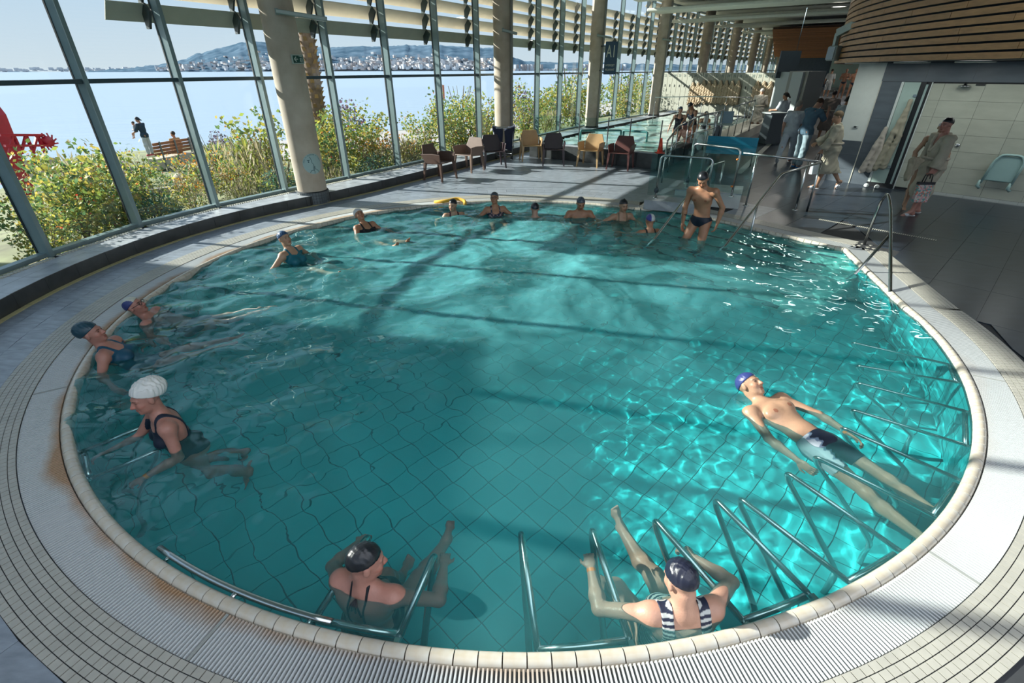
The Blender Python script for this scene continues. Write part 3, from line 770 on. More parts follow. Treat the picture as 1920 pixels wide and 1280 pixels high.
def hill(name, label, x0, x1, D0, D1, jag, rows=7):
    V = []; n = int((x1 - x0) / 4) + 1
    for i in range(n):
        px = x0 + (x1 - x0) * i / (n - 1); ry = ridge_y(px) + jag * (mnoise.noise(Vector((px * 0.09, 0, 0))) + 0.6 * mnoise.noise(Vector((px * 0.3, 5, 0))))
        base = AT(px, 141, D0); top = AT(px, ry, D1)
        for r in range(rows):
            t = r / (rows - 1); h = -3 + (top.z + 3) * t ** 0.85; p = base.lerp(top, t)
            V.append((p.x, p.y + 60 * mnoise.noise(Vector((px * 0.02, r, 3))), h + (8 * mnoise.noise(Vector((px * 0.05, r * 2.0, 1))) if 0 < r < rows - 1 else 0)))
        p = top + (top - base) * 0.3; V.append((p.x, p.y, -3))
    m = rows + 1; b = MB(); b.add(V, [(i * m + r, (i + 1) * m + r, (i + 1) * m + r + 1, i * m + r + 1) for i in range(n - 1) for r in range(m - 1)], True)
    o = b.build(name, M_HILL); tag(o, label, 'hill'); return o
big_hill = hill('hill', 'long wooded hill across the bay with a town at its foot', 150, 962, 3200, 3900, 2.5)
hill('hill', 'low flat shore on the horizon at far left across the bay', -240, 205, 5200, 5600, 1.6, 4)
hill('hill', 'low tree lined shore on the horizon right of the big hill', 935, 1440, 2600, 2900, 2.2, 4)
# town: small pale blocks on the lower slopes
tw = MB(); tr = MB(); random.seed(3)
for k in range(900):
    px = random.choice([random.uniform(300, 960), random.uniform(480, 940), random.uniform(600, 940)]); t = abs(random.gauss(0, 0.17)) + 0.015
    if t > 0.6: continue
    top = AT(px, ridge_y(px), 3900); base = AT(px, 141, 3200); p = base.lerp(top, t); h = -3 + (top.z + 3) * t ** 0.85
    w = random.uniform(9, 26); hh = random.uniform(6, 13) * (2.0 if random.random() < 0.12 else 1); (tw if random.random() < 0.66 else tr).box((p.x, p.y - 25, h + hh / 2 + 2), (w, w, hh), random.uniform(0, 1.5))
for k in range(120):
    px = random.uniform(965, 1180); p = AT(px, 133, 2560); hh = random.choice([6, 8, 10, 26]); (tw if random.random() < 0.6 else tr).box((p.x, p.y, hh / 2 - 2), (random.uniform(10, 22), 12, hh), random.uniform(0.4, 1.2))
for k in range(120):
    px = random.uniform(0, 300); p = AT(px, 141, 5100); hh = random.choice([8, 12, 20]); tw.box((p.x, p.y, hh / 2 - 2 + random.uniform(0, 20)), (random.uniform(15, 40), 15, hh), random.uniform(0.4, 1.2))
o = tw.build('white_houses', mat('far_white_house', (0.52, 0.52, 0.54), 0.9), big_hill); o['kind'] = 'stuff'; o = tr.build('tan_houses', mat('far_tan_house', (0.36, 0.31, 0.30), 0.9), big_hill); o['kind'] = 'stuff'
# unseen wing added beyond the left edge to shade the near hall
wing = MB(); wing.box((-21, -7.1, 2.5), (10, 30.8, 10.0)); wing.box((-21, 8.9, 1.55), (10, 1.2, 8.1)); wing_o = wing.build('shade_wing', M_WHITE); tag(wing_o, 'unseen white wing added left of the hall to cast shade', 'shade block')
# ------------------------------------------------------------------ right side: shower wall, white pier, wooden drum
W0 = Vector((9.19, 11.76, 0)); WD = Vector((0.680, -0.733, 0)); WN = Vector((-0.733, -0.680, 0))      # along the wall, and out of it
WRZ = math.atan2(WD.y, WD.x)
def WP(s, z, out=0.0): p = W0 + WD * s + WN * out; return Vector((p.x, p.y, z))
def wall_box(mb, s0, s1, z0, z1, o0, o1):
    c = WP((s0 + s1) / 2, (z0 + z1) / 2, (o0 + o1) / 2); mb.box(c, (s1 - s0, abs(o1 - o0), z1 - z0), WRZ); return mb
M_PIER = mat('grey_pier_tile', (0.085, 0.105, 0.125), 0.45, var=0.15, vscale=2, stretch=(1, 1, 4), objvar=0.05)
M_SHOWER = mat('cream_shower_tile', (0.42, 0.44, 0.37), 0.3, var=0.08, vscale=2.5, stretch=(1, 1, 3), objvar=0.04)
wr = MB(); wall_box(wr, -1.6, 6.0, 0, 2.64, -0.35, -0.02); wall = wr.build('wall_right', M_GROUT); tag(wall, 'shower wall with white pier and cream tiles below the wooden drum', 'wall', kind='structure')
mb = MB(); wall_box(mb, -1.6, -1.05, 0.97, 2.62, -0.02, 0.0); mb.build('white_panel', M_WHITE, wall)
mb = MB(); wall_box(mb, -1.052, -1.035, 0.0, 2.25, -0.02, 0.012); mb.build('corner_trim', M_TOOTH, wall)
for s0, s1, z0, z1 in ((-1.6, -1.055, 0.0, 0.32), (-1.6, -1.055, 0.323, 0.645), (-1.6, -1.055, 0.648, 0.967), (-1.035, -0.66, 0.0, 0.32), (-1.035, -0.66, 0.323, 0.72), (-1.035, -0.66, 0.723, 1.48), (-1.035, -0.66, 1.483, 2.245)):
    mb = MB(); wall_box(mb, s0, s1, z0, z1, -0.02, 0.0); mb.build('pier_tile', M_PIER, wall)
s = -1.05
while s < 5.5:
    mb = MB(); wall_box(mb, s + 0.001, s + 0.799, 2.25, 2.618, -0.02, 0.012); mb.build('fascia_tile', M_PIER, wall); s += 0.8
tm = None
for r in range(7):
    z0 = -0.05 + 0.325 * r; z1 = z0 + 0.321; z0 = max(0.06, z0); z1 = min(2.248, z1)
    for k in range(7):
        s0 = -0.10 if k == 0 else 0.12 + 0.67 * (k - 1) + 0.002; s1 = 0.12 + 0.67 * k - 0.002
        mb = MB(); wall_box(mb, s0, s1, z0, z1, -0.02, -0.004); mb.build('shower_tile', M_SHOWER, wall)
for k in range(14):
    mb = MB(); wall_box(mb, 0.30 + 0.3 * k, 0.596 + 0.3 * k, 0.0, 0.055, -0.02, 0.02); mb.build('cove_tile', mat('pale_cove_tile', (0.45, 0.48, 0.46), 0.3, objvar=0.05), wall)
mb = MB(); wall_box(mb, 0.33, 4.4, 0.0, 0.006, 0.05, 0.11); tag(mb.build('drain_channel', mat('steel_drain', (0.35, 0.37, 0.36), 0.35, 0.6)), 'narrow floor drain along the foot of the shower wall', 'drain')
dr = thing('floor_drain', 'white slotted floor drain lying across the dark deck by the ladder', 'drain', (0, 0, 0))
a = Vector((5.86, 9.16, 0)); b = Vector((7.09, 7.83, 0)); n_ = 60; dd = (b - a) / n_; nn = Vector((-dd.y, dd.x, 0)).normalized()
mb = MB(); mb.bar(a + Vector((0, 0, 0.001)), b + Vector((0, 0, 0.001)), 0.07, 0.003); mb.build('channel', M_BLACK, dr)
mb = MB()
for k in range(n_): p = a + dd * (k + 0.5); mb.bar(p - nn * 0.033 + Vector((0, 0, .005)), p + nn * 0.033 + Vector((0, 0, .005)), 0.014, 0.006)
o = mb.build('slats', M_TOOTH, dr); o['kind'] = 'stuff'
# glass door leaf with black frame
door = thing('door_1', 'frosted glass shower door with black frame standing ajar', 'door'); door['kind'] = 'structure'
mb = MB(); wall_box(mb, -0.655, -0.605, 0.0, 2.245, -0.02, 0.03); mb.build('jamb', mat('white_jamb', (0.55, 0.60, 0.58), 0.4), door)
mb = MB(); wall_box(mb, -0.29, -0.20, 0.0, 2.245, -0.02, 0.02); wall_box(mb, -0.155, -0.12, 0.0, 2.245, -0.02, 0.02); mb.build('frame', M_BLACK, door)
mb = MB(); wall_box(mb, -0.20, -0.155, 0.02, 2.2, -0.01, 0.015); mb.build('edge_strip', mat('green_glass_edge', (0.30, 0.40, 0.38), 0.2), door)
mb = MB(); wall_box(mb, -0.11, -0.09, 0.0, 2.245, -0.02, 0.012); mb.build('white_trim', mat('white_jamb', (0.55, 0.60, 0.58), 0.4), door)
mb = MB(); wall_box(mb, -0.60, -0.30, 0.05, 2.24, 0.006, 0.018); mb.build('leaf', mat('frosted_glass', (0.36, 0.47, 0.43), 0.25, var=0.04), door)
for z in (0.45, 1.95):
    mb = MB(); wall_box(mb, -0.36, -0.29, z, z + 0.05, 0.0, 0.04); mb.build('hinge', M_STEEL, door)
mb = MB(); wall_box(mb, -0.66, -0.12, 0.0, 0.10, 0.0, 0.06); tag(mb.build('threshold_grate', M_BLACK), 'dark slatted threshold under the glass shower door', 'threshold')
# wooden drum
DC = Vector((17.9, 8.35, 0)); DR = 11.3
M_WOOD = mat('oak_cladding', (0.47, 0.235, 0.095), 0.5, var=0.16, vscale=5, bump=0.05, bscale=30, stretch=(1, 1, 6), objvar=0.13)
drum = MB(); a0, a1 = math.radians(136), math.radians(222)
drum.lathe([(DR - 2.6, 2.63), (DR - 0.05, 2.63), (DR - 0.05, 5.7)], (DC.x, DC.y, 0), 60, a0, a1)
drum = drum.build('wall_drum', mat('navy_backing', (0.018, 0.026, 0.036), 0.6)); tag(drum, 'curved wooden drum clad in horizontal oak planks', 'wall', kind='structure')
random.seed(11)
PITCHZ = 0.109
for r in range(24):
    a = a0 - random.uniform(0, 0.1); z0 = 2.615 + r * PITCHZ
    while a < a1:
        da = random.uniform(0.9, 2.4) / DR; mb = MB(); n = max(2, int(da / 0.03)); P = []
        for i in range(n + 1):
            t = a + 0.0004 + (da - 0.0008) * i / n
            for rr, z in ((DR - 0.03, z0), (DR, z0), (DR, z0 + 0.080), (DR - 0.03, z0 + 0.080)): P.append((DC.x + rr * math.cos(t), DC.y + rr * math.sin(t), z))
        F = [(i * 4 + q, i * 4 + (q + 1) % 4, i * 4 + 4 + (q + 1) % 4, i * 4 + 4 + q) for i in range(n) for q in range(4)] + [(0, 1, 2, 3), (n * 4 + 3, n * 4 + 2, n * 4 + 1, n * 4)]
        mb.add(P, F); mb.build('plank', M_WOOD, drum); a += da
# hanging ceiling boards over the passage
random.seed(5)
M_BOARD = mat('white_ceiling_board', (0.74, 0.75, 0.68), 0.6, var=0.04)
bl = ['long white ceiling board nearest the wooden drum', 'white ceiling board over the A1 sign', 'white ceiling board over the lockers']
k_ = 0
for (x0, y0, x1, y1, w, z, tilt) in ((2.9, 22.6, 16.0, 14.0, 2.4, 5.05, 0.0), (5.4, 26.3, 21, 16.2, 1.5, 5.28, 0.06), (7.2, 29.3, 24, 18.5, 2.2, 5.05, -0.05), (9.0, 32.0, 22, 23.5, 1.3, 5.35, 0.08), (9.6, 33.6, 28, 21.8, 1.6, 4.92, -0.06),
        (12.2, 36.8, 30, 25.4, 1.8, 5.30, 0.05), (13.9, 39.4, 33, 27.2, 1.6, 5.05, -0.08), (16.6, 43.0, 36, 30.6, 2.0, 5.30, 0.06), (19.0, 46.6, 40, 33.2, 2.0, 5.12, -0.05), (22.0, 51.0, 44, 37.0, 2.4, 5.30, 0.05), (25.0, 55.5, 46, 42, 2.4, 5.2, -0.03)):
    mb = MB(); mb.bar((x0, y0, z), (x1, y1, z + 0.1), w, 0.14, up=(tilt, 0, 1)); o = mb.build('ceiling_board', M_BOARD)
    k_ += 1
    tag(o, ('%s white hanging ceiling board counted from the camera side' % ordinal(k_)), 'ceiling board', 'hanging ceiling boards'); bevel(o, 0.04)
# far end: raised terrace, dark wall, wood slat ceiling
mb = MB(); mb.prism([(19.5, 33.0), (24.5, 29.0), (60, 40), (60, 70), (33.4, 63)], -0.01, 0.72); terr = mb.build('floor_terrace', M_SLATE); tag(terr, 'raised terrace at the far end of the hall', 'floor', kind='structure')
for k in range(4):
    mb = MB(); a = Vector((18.9 - 0.30 * k, 32.6 - .22 * k, 0)); b = Vector((23.6 - 0.30 * k, 28.8 - .22 * k, 0)); mb.bar(a + Vector((0, 0, 0.29 - k * .08)), b + Vector((0, 0, 0.29 - k * .08)), 0.5, 0.58 - k * 0.16); mb.build('step', mat('grey_step', (0.22, 0.24, 0.25), 0.5, var=0.1), terr)
mb = MB(); mb.bar((30.4, 64.9, 1.4), (62, 44, 1.4), 0.3, 4.6); fw = mb.build('wall_far', mat('dark_grey_wall', (0.06, 0.085, 0.105), 0.6, var=0.1)); tag(fw, 'dark grey wall at the far end of the hall', 'wall', kind='structure')
mb = MB(); mb.bar((35.0, 60.8, 2.0), (38.2, 58.7, 2.0), 0.34, 2.7); o = mb.build('door_2', mat('pale_green_door', (0.42, 0.55, 0.44), 0.5)); tag(o, 'pale green door leaf in the far dark wall', 'door', kind='structure')
wc = thing('ceiling_wood', 'warm wood slat ceiling over the far terrace', 'ceiling'); wc['kind'] = 'structure'
mb = MB(); mb.slab((18.5, 40.5, 5.02), (37, 28.5, 5.02), (64, 43, 3.66), (30.6, 65, 3.66), 0.04); mb.build('backing', mat('dark_wood_backing', (0.09, 0.04, 0.02), 0.8), wc)
sl = MB()
mw_ = mat('slat_wood', (0.42, 0.18, 0.07), 0.6, objvar=0.15, var=0.1)
for k in range(44):
    t_ = (k + 0.5) / 44; b_ = MB(); b_.bar(Vector((18.5, 40.5, 4.94)).lerp(Vector((30.6, 65, 3.58)), t_), Vector((37, 28.5, 4.94)).lerp(Vector((64, 43, 3.58)), t_), 0.30, 0.06); b_.build('slat', mw_, wc)
# ---- second pool behind the chairs
M_POOL2 = mat('jet_pool_tile', (0.40, 0.62, 0.60), 0.4, var=0.1)
LWA = Vector((0.66, 17.03, 0)); LWB = Vector((4.20, 14.53, 0))
lw = MB(); dW = (LWB - LWA).normalized()
lw.bar(LWA + Vector((0, 0, 0.21)), LWB + Vector((0, 0, 0.21)), 0.22, 0.42)
p2dir = Vector((0.55, 0.835, 0)); a = LWB
lw.bar(LWB + Vector((0, 0, 0.21)), LWB + p2dir * 4.0 + Vector((0, 0, 0.21)), 0.24, 0.42)
lwo = lw.build('low_wall', M_GROUT); tag(lwo, 'low dark tiled wall of the jet pool behind the chairs', 'wall', kind='structure')
nW = Vector((dW.y, -dW.x, 0)); L = (LWB - LWA).length
for k in range(7):
    for r in range(2):
        mb = MB(); p = LWA + dW * (L * (k + 0.5) / 7) + nW * 0.112; mb.box((p.x, p.y, 0.105 + r * 0.205), (L / 7 - 0.004, 0.012, 0.201), math.atan2(dW.y, dW.x)); mb.build('wall_tile', M_RISER, lwo)
    mb = MB(); p = LWA + dW * (L * (k + 0.5) / 7); mb.box((p.x, p.y, 0.425), (L / 7 - 0.004, 0.25, 0.02), math.atan2(dW.y, dW.x)); mb.build('cap_tile', M_BTOP, lwo)
w2 = MB()
def water2_h(x, y): return 0.03 * mnoise.noise(Vector((x * 1.6, y * 1.6, 7))) + 0.015 * mnoise.noise(Vector((x * 5, y * 5, 2)))
P2 = [LWA + Vector((.1, .1, 0)), LWB, LWB + p2dir * 14.5, LWA + p2dir * 16.5]
def in_p2(x, y):
    for i in range(4):
        a = P2[i]; b = P2[(i + 1) % 4]
        if (b.x - a.x) * (y - a.y) - (b.y - a.y) * (x - a.x) < 0: return False
    return True
def foam_mat():
    m, t, b, o = _base('foaming_water'); N = t.nodes.new; L = t.links.new
    tc = N('ShaderNodeTexCoord'); nz = N('ShaderNodeTexNoise'); nz.inputs['Scale'].default_value = 1.6; nz.inputs['Detail'].default_value = 8; L(tc.outputs['Object'], nz.inputs['Vector'])
    rp = N('ShaderNodeValToRGB'); L(nz.outputs[0], rp.inputs[0]); rp.color_ramp.elements[0].position = 0.42; rp.color_ramp.elements[1].position = 0.62
    rp.color_ramp.elements[0].color = (0.26, 0.42, 0.40, 1); rp.color_ramp.elements[1].color = (0.55, 0.64, 0.62, 1); L(rp.outputs[0], b.inputs['Base Color']); b.inputs['Roughness'].default_value = 0.12
    return m
wo2 = grid_water('jet_pool_water', in_p2, (0, 15, 13, 32), 0.12, 0.33, foam_mat(), water2_h); tag(wo2, 'foaming pale water of the jet pool behind the chairs', 'water', kind='stuff')
mb = MB(); q0 = LWB + p2dir * 0.3; mb.bar(q0 + p2dir * 3.7 + Vector((.3, -.2, .17)), q0 + p2dir * 14.5 + Vector((.3, -.2, .17)), 0.9, 0.34); o = mb.build('pool_deck_edge', mat('pale_deck_stone', (0.5, 0.48, 0.43), 0.5, var=0.1)); tag(o, 'pale stone deck edge beside the jet pool', 'deck', kind='structure')

# ---- lamps of the place: downlights under the drum and in the ceiling over the passage
M_LENS = bpy.data.materials.new('lamp_glow'); M_LENS.use_nodes = True; M_LENS.node_tree.nodes['Principled BSDF'].inputs['Emission Color'].default_value = (1, 0.95, 0.86, 1); M_LENS.node_tree.nodes['Principled BSDF'].inputs['Emission Strength'].default_value = 2.5
def downlight(label, p, size, power, col=(1.0, 0.95, 0.86)):
    t = thing('ceiling_downlight', label, 'lamp', p, group='ceiling downlights'); mb = MB(); mb.lathe([(size * 0.62, 0.0), (size * 0.62, 0.02), (size * 0.5, 0.02)], n=20); mb.build('rim', M_WHITE, t); mb = MB(); mb.lathe([(0.0, 0.012), (size * 0.5, 0.012)], n=20); mb.build('lens', M_LENS, t)
    l = bpy.data.lights.new('downlight', 'AREA'); l.shape = 'DISK'; l.size = size; l.energy = power; l.color = col; o = bpy.data.objects.new('downlight', l); COL.objects.link(o); o.parent = t; o.location = (0, 0, -0.01)
for k, s_ in enumerate((-1.3, -0.4, 0.6, 1.6, 2.6, 3.6)):
    downlight('%s recessed downlight under the wooden drum counted from the white pier' % ordinal(k + 1), WP(s_, 2.60, 1.0), 0.5, 5.0, (0.92, 1.0, 0.96))
for k, (x, y, z) in enumerate(((11.2, 22.2, 4.9), (14.6, 26.0, 4.9), (20.0, 30.0, 4.9), (27, 36, 4.8), (33, 44, 4.8))):
    downlight('%s ceiling downlight above the passage counted from the pool' % ordinal(k + 1), (x, y, z), 0.5, 60 if k < 2 else 160)
# ------------------------------------------------------------------ smooth-union shape modeller for bodies and cloth (surface nets)
def V3(*a): return np.array(a[0] if len(a) == 1 else a, dtype=np.float64)
def unit(v): v = np.asarray(v, float); return v / max(1e-9, np.linalg.norm(v))
class Field:
    """list of shapes, evaluated on a grid; each shape joins the rest with its own blend radius"""
    def __init__(s): s.p = []
    def cone(s, a, b, ra, rb, blend=0.03, op=0): s.p.append(('c', V3(a), V3(b), ra, rb, blend, op)); return s
    def ell(s, c, R, rad, blend=0.03, op=0): s.p.append(('e', V3(c), np.array(R, float), V3(rad), None, blend, op)); return s
    def bounds(s, pad):
        lo = np.full(3, 1e9); hi = -lo
        for q in s.p:
            if q[6]: continue
            if q[0] == 'c': pts = [(q[1], q[3]), (q[2], q[4])]
            else: pts = [(q[1], float(q[3].max()))]
            for c, r in pts: lo = np.minimum(lo, c - r); hi = np.maximum(hi, c + r)
        return lo - pad, hi + pad
    def grid(s, res, pad=None, lo=None, hi=None):
        pad = pad or res * 3
        if lo is None: lo, hi = s.bounds(pad)
        n = np.ceil((hi - lo) / res).astype(int) + 1
        ax = [lo[i] + np.arange(n[i]) * res for i in range(3)]
        D = np.full(n, 0.5, np.float32)
        for q in s.p:
            bl = q[5]; m = bl + res * 4
            if q[0] == 'c': l = np.minimum(q[1] - q[3], q[2] - q[4]) - m; h = np.maximum(q[1] + q[3], q[2] + q[4]) + m
            else: r = q[3].max(); l = q[1] - r - m; h = q[1] + r + m
            i0 = np.clip(np.floor((l - lo) / res).astype(int), 0, n); i1 = np.clip(np.ceil((h - lo) / res).astype(int) + 1, 0, n)
            if (i1 <= i0).any(): continue
            X = ax[0][i0[0]:i1[0], None, None]; Y = ax[1][None, i0[1]:i1[1], None]; Z = ax[2][None, None, i0[2]:i1[2]]
            if q[0] == 'c':
                a, b = q[1], q[2]; ab = b - a; L2 = max(1e-12, ab @ ab)
                t = np.clip(((X - a[0]) * ab[0] + (Y - a[1]) * ab[1] + (Z - a[2]) * ab[2]) / L2, 0, 1)
                d = np.sqrt((X - a[0] - t * ab[0]) ** 2 + (Y - a[1] - t * ab[1]) ** 2 + (Z - a[2] - t * ab[2]) ** 2) - (q[3] + (q[4] - q[3]) * t)
            else:
                c, R, r = q[1], q[2], q[3]; dx = X - c[0]; dy = Y - c[1]; dz = Z - c[2]
                u = dx * R[0][0] + dy * R[0][1] + dz * R[0][2]; v = dx * R[1][0] + dy * R[1][1] + dz * R[1][2]; w = dx * R[2][0] + dy * R[2][1] + dz * R[2][2]
                k0 = np.sqrt((u / r[0]) ** 2 + (v / r[1]) ** 2 + (w / r[2]) ** 2); k1 = np.sqrt((u / r[0] ** 2) ** 2 + (v / r[1] ** 2) ** 2 + (w / r[2] ** 2) ** 2)
                d = k0 * (k0 - 1) / np.maximum(k1, 1e-6)
            S = D[i0[0]:i1[0], i0[1]:i1[1], i0[2]:i1[2]]
            if q[6] == 0:
                if bl > 0:
                    hh = np.maximum(bl - np.abs(S - d), 0) / bl; S[...] = np.minimum(S, d) - hh * hh * bl * 0.25
                else: S[...] = np.minimum(S, d)
            else:      # carve
                d = -d; hh = np.maximum(bl - np.abs(S - d), 0) / max(bl, 1e-6); S[...] = np.maximum(S, d) + hh * hh * bl * 0.25
        return D, ax
def surface_nets(D, ax):
    ins = D < 0; nx, ny, nz = D.shape
    c = np.zeros((nx - 1, ny - 1, nz - 1), np.int8)
    for i in (0, 1):
        for j in (0, 1):
            for k in (0, 1): c += ins[i:nx - 1 + i, j:ny - 1 + j, k:nz - 1 + k]
    act = (c > 0) & (c < 8); I = np.argwhere(act)
    if len(I) == 0: return np.zeros((0, 3)), np.zeros((0, 4), int)
    idx = -np.ones(act.shape, np.int64); idx[act] = np.arange(len(I))
    acc = np.zeros((len(I), 3)); cnt = np.zeros(len(I))
    corners = [(i, j, k) for i in (0, 1) for j in (0, 1) for k in (0, 1)]
    vals = {co: D[I[:, 0] + co[0], I[:, 1] + co[1], I[:, 2] + co[2]] for co in corners}
    for a in corners:
        for d in range(3):
            if a[d] == 0:
                b = list(a); b[d] = 1; b = tuple(b); va, vb = vals[a], vals[b]; m = (va < 0) != (vb < 0)
                t = np.where(m, va / np.where(m, va - vb, 1), 0)
                p = np.tile(np.array(a, float), (len(I), 1)); p[:, d] = t; acc[m] += p[m]; cnt[m] += 1
    P = I + acc / cnt[:, None]; res = ax[0][1] - ax[0][0]
    P = P * res + np.array([ax[0][0], ax[1][0], ax[2][0]])
    Q = []
    for d in range(3):
        e = [1, 2, 0]; f = [2, 0, 1]; u, v = e[d], f[d]
        sl0 = [slice(None)] * 3; sl1 = [slice(None)] * 3; sl0[d] = slice(0, -1); sl1[d] = slice(1, None)
        A = ins[tuple(sl0)]; B = ins[tuple(sl1)]; E = np.argwhere(A != B)
        ok = (E[:, u] > 0) & (E[:, v] > 0) & (E[:, u] < D.shape[u] - 1) & (E[:, v] < D.shape[v] - 1); E = E[ok]
        if len(E) == 0: continue
        flip = A[E[:, 0], E[:, 1], E[:, 2]]
        def cell(du, dv): q = E.copy(); q[:, u] -= du; q[:, v] -= dv; return idx[q[:, 0], q[:, 1], q[:, 2]]
        q = np.stack([cell(1, 1), cell(0, 1), cell(0, 0), cell(1, 0)], 1)
        q[~flip] = q[~flip][:, ::-1]; Q.append(q)
    return P, np.concatenate(Q)
def relax(P, Q, it=1, w=0.5):
    for _ in range(it):
        S = np.zeros_like(P); n = np.zeros(len(P))
        for a, b in ((0, 1), (1, 2), (2, 3), (3, 0)):
            np.add.at(S, Q[:, a], P[Q[:, b]]); np.add.at(n, Q[:, a], 1); np.add.at(S, Q[:, b], P[Q[:, a]]); np.add.at(n, Q[:, b], 1)
        P = P * (1 - w) + w * S / np.maximum(n, 1)[:, None]
    return P
def np_mesh(name, P, Q, col=None):
    me = bpy.data.meshes.new(name); me.vertices.add(len(P)); me.vertices.foreach_set('co', P.astype(np.float32).ravel())
    me.loops.add(Q.size); me.loops.foreach_set('vertex_index', Q.astype(np.int32).ravel())
    me.polygons.add(len(Q)); me.polygons.foreach_set('loop_start', np.arange(0, Q.size, 4, dtype=np.int32)); me.polygons.foreach_set('loop_total', np.full(len(Q), 4, np.int32))
    me.polygons.foreach_set('use_smooth', np.ones(len(Q), bool)); me.update(calc_edges=True)
    if col is not None:
        at = me.color_attributes.new('tint', 'FLOAT_COLOR', 'POINT'); at.data.foreach_set('color', np.concatenate([col, np.ones((len(P), 1))], 1).astype(np.float32).ravel())
    return me
def tint_mat(name, col, rough=0.5, spec=0.5, bump=0.0, bscale=60, sss=0.0, var=0.06):
    if name in MATS: return MATS[name]
    m, t, b, o = _base(name); N = t.nodes.new; L = t.links.new
    at = N('ShaderNodeVertexColor'); at.layer_name = 'tint'; mx = N('ShaderNodeMix'); mx.data_type = 'RGBA'; mx.blend_type = 'MULTIPLY'; mx.inputs[0].default_value = 1
    tc = N('ShaderNodeTexCoord'); nz = N('ShaderNodeTexNoise'); nz.inputs['Scale'].default_value = 9; nz.inputs['Detail'].default_value = 5; L(tc.outputs['Object'], nz.inputs['Vector'])
    rp = N('ShaderNodeValToRGB'); L(nz.outputs[0], rp.inputs[0]); rp.color_ramp.elements[0].position = 0.3; rp.color_ramp.elements[1].position = 0.7
    rp.color_ramp.elements[0].color = (*[c * (1 - var) for c in col], 1); rp.color_ramp.elements[1].color = (*[min(1, c * (1 + var)) for c in col], 1)
    L(rp.outputs[0], mx.inputs['A']); L(at.outputs[0], mx.inputs['B']); L(mx.outputs['Result'], b.inputs['Base Color'])
    b.inputs['Roughness'].default_value = rough; b.inputs['Specular IOR Level'].default_value = spec
    if bump:
        n2 = N('ShaderNodeTexNoise'); n2.inputs['Scale'].default_value = bscale; n2.inputs['Detail'].default_value = 3; L(tc.outputs['Object'], n2.inputs['Vector'])
        bp = N('ShaderNodeBump'); bp.inputs['Strength'].default_value = bump; bp.inputs['Distance'].default_value = 0.01; L(n2.outputs[0], bp.inputs['Height']); L(bp.outputs[0], b.inputs['Normal'])
    MATS[name] = m; return m
def field_obj(name, F, res, m, parent=None, colfn=None, mask=None, off=0.0, smooth=1, grid=None, wrinkle=None):
    D, ax = grid if grid is not None else F.grid(res)
    D = D - off if off else D.copy()
    if mask is not None or wrinkle is not None:
        X = ax[0][:, None, None]; Y = ax[1][None, :, None]; Z = ax[2][None, None, :]
        if wrinkle is not None: D = D + wrinkle(X, Y, Z)
        if mask is not None: D = np.maximum(D, mask(X, Y, Z))
    P, Q = surface_nets(D.astype(np.float32), ax)
    if len(P) == 0: return None
    if smooth: P = relax(P, Q, smooth, 0.5)
    col = colfn(P) if colfn is not None else np.ones((len(P), 3))
    me = np_mesh(name, P, Q, col); o = link(name, me, m, parent)
    return o
def rot_axis(ax_, deg):
    return np.array(Matrix.Rotation(math.radians(deg), 3, Vector([float(x) for x in ax_])))
class Frame:
    """orthonormal frame: right, forward, up + origin"""
    def __init__(s, o, r, f, u): s.o = V3(o); s.r = unit(r); s.f = unit(f); s.u = unit(u)
    def p(s, x, y, z): return s.o + s.r * x + s.f * y + s.u * z
    def d(s, v): v = unit(v); return s.r * v[0] + s.f * v[1] + s.u * v[2]
    def R(s): return np.stack([s.r, s.f, s.u])
    def loc(s, P): q = P - s.o; return q @ s.r, q @ s.f, q @ s.u
    def turned(s, pitch=0, yaw=0, roll=0, o=None):
        M = rot_axis(s.u, yaw); f = M @ s.f; r = M @ s.r; u = s.u
        M = rot_axis(r, -pitch); f = M @ f; u = M @ u          # positive pitch: leans forward / looks down
        M = rot_axis(f, roll); r = M @ r; u = M @ u
        return Frame(s.o if o is None else o, r, f, u)
def hand(F, wrist, d, palm_n, side, curl=0.35, spread=0.12, size=1.0, thumb=0.5):
    """palm, four fingers of unequal length and a thumb from the side of the palm. d: along the hand, palm_n: out of the palm"""
    d = unit(d); n = unit(palm_n - d * (palm_n @ d)); s = np.cross(d, n) * side        # s points to the thumb side
    c = wrist + d * 0.048 * size
    F.ell(c, np.stack([s, d, n]), (0.040 * size, 0.052 * size, 0.016 * size), 0.012)
    for k, (off, L) in enumerate(((0.028, 0.072), (0.010, 0.080), (-0.009, 0.074), (-0.027, 0.058))):
        b = wrist + (d * 0.088 + s * off) * size; dd = unit(d + s * spread * off / 0.028); a1 = curl * 0.9; r = 0.0085 * size
        p1 = b + unit(dd * math.cos(a1) + n * math.sin(a1)) * L * 0.45 * size; a2 = a1 + curl * 1.3
        p2 = p1 + unit(dd * math.cos(a2) + n * math.sin(a2)) * L * 0.32 * size; a3 = a2 + curl * 0.9
        p3 = p2 + unit(dd * math.cos(a3) + n * math.sin(a3)) * L * 0.25 * size
        F.cone(b - dd * 0.012, p1, r * 1.05, r, 0.005).cone(p1, p2, r, r * 0.92, 0.004).cone(p2, p3, r * 0.92, r * 0.8, 0.004)
    b = wrist + (d * 0.030 + s * 0.030) * size; t1 = b + unit(d * 0.75 + s * 0.75 + n * 0.25) * 0.038 * size; t2 = t1 + unit(d * 0.9 + s * (0.45 - thumb * 0.5) + n * thumb) * 0.034 * size
    F.cone(b, t1, 0.013 * size, 0.010 * size, 0.012).cone(t1, t2, 0.010 * size, 0.0085 * size, 0.005)
